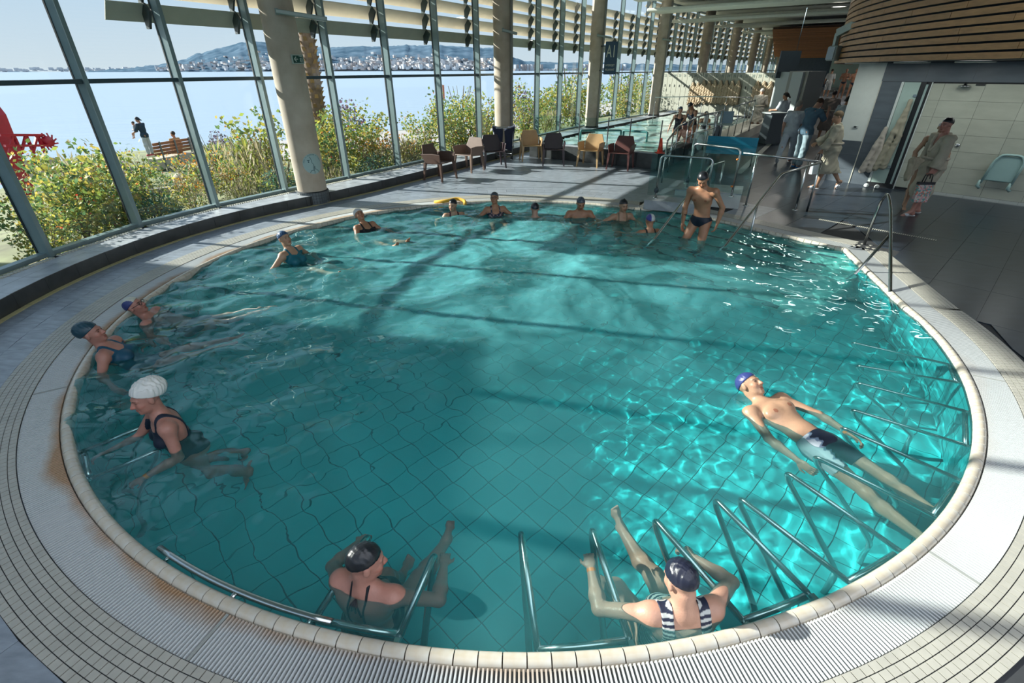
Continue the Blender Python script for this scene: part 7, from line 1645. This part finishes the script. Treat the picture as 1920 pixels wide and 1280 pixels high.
make_person('dark haired woman in white scrubs at the grey podium', dict(chest=(6, 0, 0), head=(10, 20, 0), armL=((-0.3, 0.3, -0.9), (-0.1, 0.8, 0.0)), armR=((0.3, 0.3, -0.9), (0.2, 0.7, -0.2))), H=1.68, sex='f', fat=1.02, res=0.012, skin_col=TAN, at=f, anchor='feet', face=(-0.35, 0.94),
    suit=multi(tunic((0.46, 0.50, 0.54), hem=-0.22), trousers((0.46, 0.50, 0.54)), hair((0.02, 0.015, 0.015), 'pony'), slippers((0.5, 0.52, 0.55), 'shoe', 0.02)), group=PASS, toes=False)
f = G(1412, 247, 0)
make_person('white haired man in a pale robe standing barefoot by the lockers', dict(chest=(10, 0, 0), head=(18, 0, 0), armL=((-0.2, 0.3, -0.95), (0.1, 0.8, -0.1)), armR=((0.25, 0.3, -0.95), (-0.1, 0.8, -0.1))), H=1.72, sex='m', fat=1.06, res=0.012, skin_col=TAN, at=f, anchor='feet', face=(0.45, 0.9), suit=multi(robe((0.52, 0.49, 0.43), hem=-0.56), hair((0.55, 0.53, 0.50), 'short')), group=PASS, toes=False)
f = G(1540, 262, 0)
make_person('person in a mauve robe with dark hair walking away', dict(chest=(4, 0, 0), head=(4, 0, 0)), H=1.72, sex='m', fat=1.04, res=0.012, skin_col=TAN, at=f, anchor='feet', face=(0.5, 0.86), suit=multi(robe((0.24, 0.19, 0.17), hem=-0.6), hair((0.015, 0.012, 0.012), 'short')), group=PASS, toes=False)
f = G(1558, 285, 0)
make_person('woman with a long dark ponytail and white t-shirt beside the white pier', dict(chest=(10, 0, 0), head=(8, 0, 0), armR=((0.3, 0.1, -1), (0.1, 0.3, -1))), H=1.68, sex='f', fat=1.0, res=0.012, skin_col=TAN, at=f, anchor='feet', face=(0.86, 0.5), suit=multi(tunic((0.42, 0.46, 0.48), hem=-0.2, name='t_shirt'), trousers((0.25, 0.28, 0.32)), hair((0.015, 0.011, 0.01), 'long')), group=PASS, toes=False)
f = G(1547, 181, 0.72)
make_person('attendant in white t-shirt and shorts standing on the far terrace', dict(head=(10, -20, 0)), H=1.72, sex='m', fat=1.05, res=0.018, skin_col=TAN, at=f, anchor='feet', face=(0.6, 0.8), suit=multi(tunic((0.52, 0.53, 0.52), name='t_shirt'), trousers((0.46, 0.47, 0.47), cut=0.05), hair((0.02, 0.015, 0.012), 'short')), group='people on the far terrace', toes=False)
f = G(1517, 190, 0.5)
make_person('attendant in white bent over a counter on the far stairs', dict(chest=(30, 0, 0), head=(24, 0, 0), armL=((-0.2, 0.6, -0.8), (0.1, 0.9, -0.3)), armR=((0.2, 0.6, -0.8), (-0.1, 0.9, -0.3))), H=1.68, sex='f', fat=1.05, res=0.018, skin_col=TAN, at=f, anchor='feet', face=(0.9, 0.2), suit=multi(tunic((0.50, 0.52, 0.50)), trousers((0.20, 0.22, 0.18)), hair((0.015, 0.012, 0.012), 'short')), group='people on the far terrace', toes=False)
for k, (px, py, lab) in enumerate(((1573, 162, 'bare chested bather standing beyond the far counter'), (1590, 166, 'bather with folded arms at the far end of the hall'), (1601, 166, 'bather close to the white pier at the far end of the hall'))):
    make_person(lab, dict(armL=((-0.3, 0.2, -1), (0.5, 0.8, 0.1)), armR=((0.3, 0.2, -1), (-0.5, 0.8, 0.1))), H=1.74, sex='m', fat=1.06, res=0.02, skin_col=DEEP, at=G(px, py + 22, 0.72), anchor='feet', face=(-0.5, -0.86), suit=briefs(NAVY), group='people on the far terrace', toes=False)
f = G(1500, 203, 0.4)
make_person('seated person in red and white by the far railing', dict(u=(0, 0, 1), legL=((-0.1, 1, -0.1), (0, 0, -1)), legR=((0.1, 1, -0.1), (0, 0, -1)), armL=((-0.2, 0.5, -0.8), (0.2, 0.9, 0)), armR=((0.2, 0.5, -0.8), (-0.2, 0.9, 0))), H=1.66, sex='f', res=0.02, skin_col=DEEP, at=f, anchor='feet', face=(0.7, -0.7), suit=multi(tunic((0.45, 0.03, 0.04), name='t_shirt'), trousers((0.5, 0.5, 0.5)), hair((0.02, 0.015, 0.015), 'bob')), group='people on the far terrace', toes=False)
# bathers at the jet pool
JET = 'bathers at the jet pool'
make_person('woman in a black cap and navy suit standing at the jet pool rail looking down', dict(chest=(18, 0, 0), head=(30, 0, 0), armL=((-0.25, 0.5, -0.8), (0.0, 0.8, -0.5)), armR=((0.25, 0.5, -0.8), (0, 0.8, -0.5))), H=1.70, sex='f', fat=1.08, res=0.012, skin_col=TAN, at=AT(1295, 199, 19.0), anchor='head', face=(-0.9, -0.42), cap=dict(col=BLK), suit=one_piece((0.02, 0.03, 0.05)), group=JET, toes=False)
make_person('woman in a dark swimsuit and bathing cap walking towards the camera in the jet pool', dict(head=(12, 0, 0), armL=((-0.4, 0.1, -1), (-0.3, 0.2, -1)), armR=((0.4, 0.1, -1), (0.3, 0.2, -1))), H=1.64, sex='f', fat=0.98, res=0.012, skin_col=FAIR, at=AT(1276, 206, 19.8), anchor='head', face=(-0.2, -0.98), cap=dict(col=(0.02, 0.04, 0.07)), suit=one_piece((0.02, 0.022, 0.035)), group=JET, toes=False)
make_person('man in a navy cap sitting on the jet pool steps', dict(chest=(26, 0, 0), head=(10, 0, 0), legL=((-0.15, 1, -0.15), (0, 0.3, -1)), legR=((0.15, 1, -0.1), (0, 0.5, -0.9)), armL=((-0.2, 0.6, -0.8), (0, 0.8, -0.5)), armR=((0.2, 0.6, -0.8), (0, 0.8, -0.5))), H=1.72, sex='m', fat=1.0, res=0.012, skin_col=RUDDY, at=AT(1284, 235, 17.0), anchor='head', face=(-0.85, -0.5), cap=dict(col=(0.02, 0.04, 0.10)), suit=briefs((0.3, 0.03, 0.05)), group=JET, toes=False)
make_person('bather in a black cap sunk low behind the hygiene stand', dict(), H=1.66, sex='f', res=0.014, skin_col=TAN, at=AT(1324, 214, 22.0), anchor='head', face=(-0.6, -0.8), cap=dict(col=BLK), suit=one_piece(BLK), group=JET, toes=False)
# ------------------------------------------------------------------ garden, promenade things
random.seed(21)
def leaf_mat(name, cols, rough=0.6):
    m, t, b, o = _base(name); N = t.nodes.new; L = t.links.new
    at = N('ShaderNodeVertexColor'); at.layer_name = 'tint'; L(at.outputs[0], b.inputs['Base Color']); b.inputs['Roughness'].default_value = rough
    tr = N('ShaderNodeBsdfTranslucent'); L(at.outputs[0], tr.inputs[0]); mx = N('ShaderNodeMixShader'); mx.inputs[0].default_value = 0.45; L(b.outputs[0], mx.inputs[1]); L(tr.outputs[0], mx.inputs[2]); L(mx.outputs[0], o.inputs[0]); return m
M_LEAF = leaf_mat('leaves', None)
def leaf_cloud(n, pos_fn, size, cols, up=0.4, long=1.6):
    P = np.zeros((n, 4, 3)); C = np.zeros((n, 4, 3))
    for i in range(n):
        c = np.array(pos_fn()); d = unit(np.random.RandomState(i + n).normal(size=3) + np.array((0, 0, up))); s = unit(np.cross(d, np.random.RandomState(i * 7 + 1).normal(size=3))); w = size * random.uniform(0.6, 1.3)
        P[i] = [c, c + d * w * long * 0.5 + s * w * 0.5, c + d * w * long, c + d * w * long * 0.5 - s * w * 0.5]; col = random.choice(cols); k = random.uniform(0.75, 1.25); C[i] = np.array(col) * k
    return P.reshape(-1, 3), C.reshape(-1, 3)
def cloud_mesh(name, P, C): Q = np.arange(len(P)).reshape(-1, 4); me = np_mesh(name, P, Q, C); me.materials.append(M_LEAF); return me
YEL = [(0.50, 0.44, 0.08), (0.42, 0.42, 0.09), (0.30, 0.36, 0.07), (0.20, 0.28, 0.07), (0.55, 0.42, 0.10)]
GRN = [(0.12, 0.22, 0.09), (0.16, 0.26, 0.10), (0.10, 0.18, 0.10), (0.24, 0.30, 0.10)]
TEALG = [(0.08, 0.20, 0.15), (0.10, 0.24, 0.17), (0.07, 0.16, 0.12)]
RED = [(0.55, 0.06, 0.03), (0.60, 0.16, 0.03)]; ORG = [(0.62, 0.22, 0.03), (0.55, 0.28, 0.05)]
DRY = [(0.48, 0.40, 0.24), (0.40, 0.34, 0.20), (0.52, 0.45, 0.30)]; PUR = [(0.13, 0.09, 0.14), (0.20, 0.12, 0.18)]
def bush_mesh(kind, n, w, h):
    def stem_pos():
        # upright leaning shoots
        k = random.randrange(9); a = k * 2.4; r = w * (0.15 + 0.28 * ((k * 37) % 10) / 10); hh = h * (0.6 + 0.4 * ((k * 53) % 10) / 10); t = random.random() ** 0.8
        return (math.cos(a) * r * (0.4 + t * 0.9) + random.gauss(0, w * 0.09), math.sin(a) * r * (0.4 + t * 0.9) + random.gauss(0, w * 0.09), 0.05 + hh * t)
    def mound():
        a = random.uniform(0, 2 * PI); r = w * 0.5 * math.sqrt(random.random()); z = h * (1 - (r / (w * 0.5)) ** 2) * random.uniform(0.5, 1.0); return (math.cos(a) * r, math.sin(a) * r, max(0.02, z))
    if kind == 'yellow':
        P, C = leaf_cloud(n, stem_pos, 0.055, YEL + GRN[:2]); P2, C2 = leaf_cloud(n // 14, stem_pos, 0.04, RED, 0.8, 0.9); P = np.concatenate([P, P2]); C = np.concatenate([C, C2])
    elif kind == 'green': P, C = leaf_cloud(n, mound, 0.05, TEALG + GRN[:1]); P2, C2 = leaf_cloud(n // 3, stem_pos, 0.05, YEL); P = np.concatenate([P, P2]); C = np.concatenate([C, C2])
    elif kind == 'orange':
        P, C = leaf_cloud(n, stem_pos, 0.04, DRY + GRN[:2] + YEL[:2], 1.0, 2.4); P2, C2 = leaf_cloud(n // 5, lambda: (lambda p: (p[0], p[1], h * 0.55 + p[2] * 0.5))(stem_pos()), 0.045, ORG, 0.5, 1.0); P = np.concatenate([P, P2]); C = np.concatenate([C, C2])
    elif kind == 'grass': P, C = leaf_cloud(n, lambda: (random.gauss(0, w * 0.22), random.gauss(0, w * 0.22), random.uniform(0.0, h * 0.55)), 0.028, DRY + YEL[1:3], 2.6, 9.0)
    elif kind == 'purple': P, C = leaf_cloud(n, mound, 0.05, PUR + [(0.10, 0.11, 0.14)])
    else: P, C = leaf_cloud(n, mound, 0.05, GRN + YEL[:1])
    return cloud_mesh('foliage', P, C)
BM = {'yellow': [bush_mesh('yellow', 1500, 1.5, 1.75), bush_mesh('yellow', 1300, 1.3, 1.45)], 'green': [bush_mesh('green', 1300, 1.6, 0.9)], 'orange': [bush_mesh('orange', 1000, 1.3, 1.1)], 'grass': [bush_mesh('grass', 700, 1.4, 1.5)], 'purple': [bush_mesh('purple', 1200, 1.3, 1.5)], 'mound': [bush_mesh('mound', 900, 1.6, 0.8)]}
stem_b = MB()
for k in range(9):
    a = k * 2.4; r = 0.3; stem_b.tube([(0, 0, 0), (math.cos(a) * r * 0.5, math.sin(a) * r * 0.5, 0.5), (math.cos(a) * r, math.sin(a) * r, 1.0)], [0.012, 0.01, 0.005], 5)
stem_me = stem_b.mesh('stems'); stem_me.materials.append(mat('bush_stem', (0.13, 0.10, 0.06), 0.8))
def bush(kind, px, depth, h, label, var=0, zz=None):
    """px: photo column, depth: metres beyond the glass along the view"""
    d = CF + CR * ((px - 960) / FPX) + CU * (-(300 - 640) / FPX); dirn = Vector((d.x, d.y, 0)).normalized(); p = dirn * (hall_reach(Vector((0, 0, 0)), dirn) + depth); p.z = gz(p) - 0.02
    t = thing('garden_bush', label, 'bush', p, random.uniform(0, 6), group='garden bushes outside the windows'); base = {'yellow': 1.75, 'green': 0.9, 'orange': 1.1, 'grass': 1.5, 'purple': 1.5, 'mound': 0.8}[kind]; s = h / base; t.scale = (s * 1.05, s * 1.05, s)
    link('foliage', BM[kind][var % len(BM[kind])], None, t); link('stems', stem_me, None, t); return t
BL = [('yellow', 8, 1.2, 1.25, 'yellow leaved bush at the left edge below the first mullion'), ('yellow', 45, 2.4, 1.15, 'golden shoots below the red latticework'), ('yellow', 100, 2.0, 1.7, 'tall yellow bush with red berries left of the second mullion'), ('yellow', 135, 3.2, 2.0, 'bushy yellow shrub in front of the grey grass clump'), ('grass', 140, 6.5, 2.0, 'grey feathery grass clump rising against the bay at left'), ('yellow', 175, 1.6, 1.6, 'yellow shrub with berries touching the second mullion'),
      ('yellow', 222, 2.6, 1.5, 'yellow sprigs just right of the second mullion'), ('purple', 222, 8.0, 1.3, 'small purple shrub behind the yellow sprigs'), ('green', 255, 1.4, 0.75, 'low blue green shrub beneath the outdoor bench view'), ('yellow', 290, 2.0, 0.75, 'low yellow sprigs under the outdoor bench'), ('mound', 262, 12.5, 0.8, 'orange flowering hedge behind the standing walker'), ('orange', 335, 2.2, 0.75, 'orange flower spikes below the outdoor bench'), ('orange', 372, 3.0, 1.15, 'tall orange flower spikes left of the third mullion'),
      ('orange', 425, 2.6, 0.75, 'orange flowers right of the third mullion'), ('mound', 405, 13.0, 1.2, 'round green and yellow shrub by the water right of the bench'), ('purple', 420, 14.0, 1.6, 'pink purple plume shrub by the water'), ('grass', 470, 3.4, 1.9, 'pale feathery grass left of the first column'), ('yellow', 495, 4.2, 2.4, 'tall golden shrub beside the fourth mullion'), ('grass', 445, 1.8, 0.9, 'low dry grass tuft at the third bay'), ('green', 520, 1.6, 0.8, 'green tuft at the foot of the fourth mullion'),
      ('yellow', 612, 2.0, 2.0, 'tall yellow green shrub just right of the first column'), ('yellow', 640, 3.0, 2.2, 'dense golden shrub left of the fifth mullion'), ('grass', 625, 1.2, 0.9, 'dry grass at the foot of the fifth bay'), ('purple', 662, 9.0, 2.4, 'dark purple tree like shrub against the bay'), ('yellow', 690, 3.0, 2.0, 'golden shrub right of the fifth mullion'), ('orange', 715, 1.8, 1.2, 'reddish tipped shrub before the sixth mullion'), ('green', 700, 1.0, 0.8, 'low green shrub behind the sixth bay sill'),
      ('grass', 765, 2.0, 1.4, 'dry grasses in the bay right of the sixth mullion'), ('yellow', 800, 3.2, 1.8, 'thin golden shrub left of the seventh mullion'), ('orange', 780, 1.2, 0.9, 'faded orange shrub low in the seventh bay'), ('yellow', 850, 3.0, 2.2, 'golden shrub right of the seventh mullion'), ('yellow', 875, 2.2, 2.0, 'yellow green shrub left of the eighth mullion'), ('mound', 868, 22, 2.2, 'dark green waterside bushes beyond the promenade'), ('yellow', 910, 3.5, 2.6, 'golden shrub at the left of the second column'),
      ('yellow', 985, 4.0, 2.4, 'golden shrub right of the second column'), ('purple', 978, 14, 2.6, 'purple shrub far behind right of the second column'), ('grass', 1020, 4.0, 1.6, 'dry grass right of the dark mullion'), ('yellow', 1030, 7.0, 2.4, 'mixed green shrub beyond the dark mullion'), ('yellow', 1070, 6.0, 2.8, 'tall yellow shrub left of the A1 column'), ('mound', 1060, 20, 3.0, 'green tree left of the A1 column by the shore'), ('yellow', 1160, 6.0, 2.6, 'yellow shrub right of the A1 column'), ('mound', 1150, 18, 3.0, 'green trees right of the A1 column by the shore'), ('yellow', 1200, 7.0, 3.0, 'yellow green shrub left of the fourth column')]
for k, (kind, px, dep, h, lab) in enumerate(BL): bush(kind, px, dep, h, lab, k)
# palm trunk behind the first column
pp = AT(594, 215, 17.5); t = thing('palm_tree', 'palm trunk with rough leaf stubs standing behind the first column', 'tree', (pp.x, pp.y, gz(pp))); top = AT(566, 10, 17.5) - pp; top.z += pp.z - gz(pp)
mb = MB(); mb.tube([Vector((0, 0, 0)).lerp(top, k / 10) for k in range(11)], [0.26] * 3 + [0.22] * 8, 14); mb.build('trunk', mat('palm_bark', (0.20, 0.14, 0.10), 0.9, var=0.3, vscale=8, bump=0.4, bscale=20), t)
st = MB(); st.add([(-0.06, 0.0, -0.03), (0.06, 0.0, -0.03), (0.05, 0.10, 0.10), (-0.05, 0.10, 0.10), (0, 0.02, 0.10)], [(0, 1, 2, 3), (3, 2, 4), (0, 3, 4), (1, 4, 2)]); sme = st.mesh('leaf_stub'); sme.materials.append(mat('palm_stub', (0.34, 0.22, 0.12), 0.9, objvar=0.3))
for k in range(120):
    f_ = k / 120; c = Vector((0, 0, 0)).lerp(top, 0.15 + 0.85 * f_); a = k * 2.39996; o = link('leaf_stub', sme, None, t, loc=c + Vector((-math.sin(a), math.cos(a), 0)) * 0.20); o.rotation_euler = (0, 0, a)
for k in range(14):
    a = k * 0.45; pts = [top, top + Vector((math.cos(a) * 0.9, math.sin(a) * 0.9, 0.9)), top + Vector((math.cos(a) * 2.0, math.sin(a) * 2.0, 0.5))]; mb = MB(); mb.tube(bend_pts(pts, 0.8, 5), 0.03, 5); fr_ = mb.build('frond', mat('palm_frond', (0.12, 0.2, 0.06), 0.7), t)
# outdoor bench
bp = (G(293, 312, -1.0) + G(367, 297, -1.0)) / 2; L_ = (G(367, 297, -1.0) - G(293, 312, -1.0)).length; rzb = math.atan2((G(367, 297, -1.0) - G(293, 312, -1.0)).y, (G(367, 297, -1.0) - G(293, 312, -1.0)).x); zb = gz(bp) + 0.06
t = thing('park_bench', 'concrete park bench with wooden backrest on the promenade', 'bench', (bp.x, bp.y, zb), rzb); mb = MB(); mb.box((0, 0.1, 0.22), (L_, 0.6, 0.44)); bevel(mb.build('base', mat('bench_concrete', (0.48, 0.42, 0.32), 0.8, var=0.1), t), 0.02)
for k in range(4): mb = MB(); mb.box((0, -0.12 - 0.02 * k, 0.60 + k * 0.13), (L_, 0.04, 0.105)); mb.build('back_slat', mat('bench_wood', (0.34, 0.12, 0.05), 0.6, var=0.15, vscale=8, objvar=0.12), t)
for x in (-0.36, 0.0, 0.36): mb = MB(); mb.bar((x * L_, -0.20, 0.05), (x * L_, -0.24, 1.08), 0.06, 0.03); mb.build('strut', mat('bench_strut', (0.16, 0.18, 0.19), 0.4, 0.5), t)
# woman with a child, and a seated visitor behind the bench
wp = AT(282, 286, 25.5); wz = gz(wp) + 0.06
make_person('woman with a ponytail in a dark jacket carrying a child by the bench', dict(head=(20, 0, 0), chest=(6, 0, 0), armL=((-0.2, 0.5, -0.85), (0.4, 0.9, 0.2)), armR=((0.2, 0.5, -0.85), (-0.4, 0.9, 0.2))), H=1.68, sex='f', res=0.014, skin_col=TAN, at=(wp.x, wp.y, wz), anchor='feet', face=(-0.95, 0.1), suit=multi(tunic((0.03, 0.05, 0.075), sleeve=1.0, name='jacket'), trousers((0.42, 0.44, 0.46)), hair((0.02, 0.02, 0.03), 'pony'), slippers((0.5, 0.1, 0.12), 'shoe', 0.03)), toes=False)
make_person('small child in pale clothes carried by the woman on the promenade', dict(legL=((-0.2, 0.8, -0.5), (0, 0.1, -1)), legR=((0.2, 0.8, -0.5), (0, 0.1, -1)), head=(15, 0, 0)), H=0.80, sex='f', res=0.012, skin_col=FAIR, at=(wp.x - 0.32, wp.y - 0.02, wz + 1.12), anchor='pelvis', face=(-0.9, -0.3), suit=multi(tunic((0.40, 0.38, 0.36), sleeve=1.0, name='jumper'), hair((0.10, 0.08, 0.07), 'short')), toes=False)
sp_ = bp + Vector((math.cos(rzb) * 0.55, math.sin(rzb) * 0.55, 0)) + Vector((-math.sin(rzb), math.cos(rzb), 0)) * 0.30
make_person('visitor in a tan jacket seated on the promenade bench facing the bay', dict(legL=((-0.12, 1, -0.1), (0, 0.1, -1)), legR=((0.12, 1, -0.1), (0, 0.1, -1))), H=1.66, sex='m', res=0.016, skin_col=TAN, at=(sp_.x, sp_.y, zb + 0.56), anchor='pelvis', face=(-math.sin(rzb), math.cos(rzb)), suit=multi(tunic((0.42, 0.27, 0.12), sleeve=1.0, name='jacket'), trousers((0.1, 0.1, 0.12)), hair((0.03, 0.025, 0.02), 'short')), toes=False)
# red sculpture at the far left
mr_ = mat('red_paint', (0.42, 0.012, 0.03), 0.45, var=0.1); rp_ = AT(-4, 262, 17.0); rz0 = gz(rp_)
t = thing('red_monolith', 'tall red metal block at the left edge beyond the glass', 'sculpture', (rp_.x, rp_.y, rz0)); hgt = AT(-4, 198, 17.0).z - rz0
mb = MB(); w = 0.33; P = []
for z, k in ((0, 0.75), (hgt - 0.28, 1.05), (hgt, 0.9)):
    for x, y in ((-w, -w), (w, -w), (w, w), (-w, w)): P.append((x * k, y * k, z))
mb.add(P, [(3, 2, 1, 0), (8, 9, 10, 11)] + [(i * 4 + q, i * 4 + (q + 1) % 4, i * 4 + 4 + (q + 1) % 4, i * 4 + 4 + q) for i in range(2) for q in range(4)]); bevel(mb.build('block', mr_, t), 0.03)
t = thing('red_harrow', 'red metal lattice machine with a toothed wheel in the garden', 'sculpture'); a_ = AT(18, 292, 16.5); b_ = AT(98, 290, 17.5)
for f_ in (0.0, 0.28, 0.55):
    z = AT(50, 266, 17).z; mb = MB(); u_ = Vector((0, 0, 1)); p0 = a_.lerp(b_, f_); p1 = a_.lerp(b_, f_ + 0.3); mb.bar(p0 + u_ * 0.05, p1 + u_ * 0.62, 0.09, 0.06); mb.bar(p1 + u_ * 0.05, p1 + u_ * 0.62, 0.09, 0.06); mb.build('brace', mr_, t)
for z in (0.30, 0.62): mb = MB(); mb.bar(a_ + Vector((0, 0, z)), b_ + Vector((0, 0, z)), 0.16, 0.07); mb.build('beam', mr_, t)
c = b_ + Vector((0.05, 0, 0.42)); mb = MB(); mb.lathe([(0.0, -0.04), (0.17, -0.04), (0.17, 0.04), (0, 0.04)], n=18); w_ = mb.build('wheel', mr_, t, loc=c); w_.rotation_euler = (PI / 2, 0, 0.4)
for k in range(12):
    a = k * PI / 6; mb = MB(); mb.bar((math.cos(a) * 0.16, math.sin(a) * 0.16, 0), (math.cos(a + .3) * 0.27, math.sin(a + .3) * 0.27, 0), 0.04, 0.03); o = mb.build('tooth', mr_, w_)
mb = MB(); mb.bar(AT(62, 318, 15.5), AT(108, 312, 17.2), 0.3, 0.55); o = mb.build('garden_wall', M_CONC); tag(o, 'short concrete garden wall under the red lattice machine', 'wall')
# kerb and stones in the garden
kp = [G(70, 428, -0.22), G(215, 372, -0.22), G(375, 348, -0.22)]
for i in range(2):
    a_, b_ = kp[i], kp[i + 1]; n_ = int((b_ - a_).length / 0.6) + 1
    if i == 0: kerb = thing('garden_kerb', 'pale concrete kerb edging the flower bed outside the glass', 'kerb')
    for k in range(n_):
        p = a_.lerp(b_, (k + 0.03) / n_); q_ = a_.lerp(b_, (k + 0.97) / n_); mb = MB(); mb.bar(p, q_, 0.16, 0.18); mb.build('kerb_stone', mat('kerb_concrete', (0.42, 0.38, 0.30), 0.8, var=0.15, objvar=0.1), kerb)
for px, py, lab in ((350, 352, 'flat pale boulder lying among the orange flowers'), (500, 318, 'flat pale boulder beside the first column outside')):
    f_ = Field().ell((0, 0, 0.18), np.eye(3), (0.30, 0.12, 0.24), 0.0).ell((0.1, 0, 0.12), np.eye(3), (0.25, 0.14, 0.16), 0.05); o = field_obj('boulder', f_, 0.03, M_CONC, None, None); p = G(px, py, -0.28); o.location = p; tag(o, lab, 'stone')
p = G(452, 362, -0.25); mb = MB(); mb.lathe([(0.035, 0), (0.035, 0.42), (0.045, 0.42), (0.045, 0.50), (0.0, 0.52)], n=14); o = mb.build('bollard_light', mat('green_bollard', (0.02, 0.16, 0.15), 0.4), None, loc=(p.x, p.y, -0.28)); tag(o, 'small dark green garden bollard light outside the third bay', 'lamp')
# flag poles by the shore
for k, (px, lab) in enumerate(((1050, 'thin white flagpole left of the A1 column, nearest the mullion'), (1058, 'thin white flagpole in the middle of the pair beside the A1 column'), (1067, 'thin white flagpole nearest the A1 column'))):
    p = AT(px, 200, 48); mb = MB(); mb.tube([(0, 0, -1.3), (0, 0, 4.2 - 2.2)], 0.05, 6); o = mb.build('flagpole', M_WHITE, None, loc=(p.x, p.y, 0)); tag(o, lab, 'flagpole', 'flagpoles by the shore')
p = AT(832, 210, 40); t = thing('rescue_buoy_post', 'thin post with an orange rescue sign by the water', 'post', (p.x, p.y, 0)); mb = MB(); mb.tube([(0, 0, -1.4), (0, 0, 1.6)], 0.03, 6); mb.build('pole', M_WHITE, t); mb = MB(); mb.box((0, 0, 1.1), (0.3, 0.05, 0.9)); mb.build('sign', mat('rescue_orange', (0.6, 0.2, 0.12), 0.5), t)
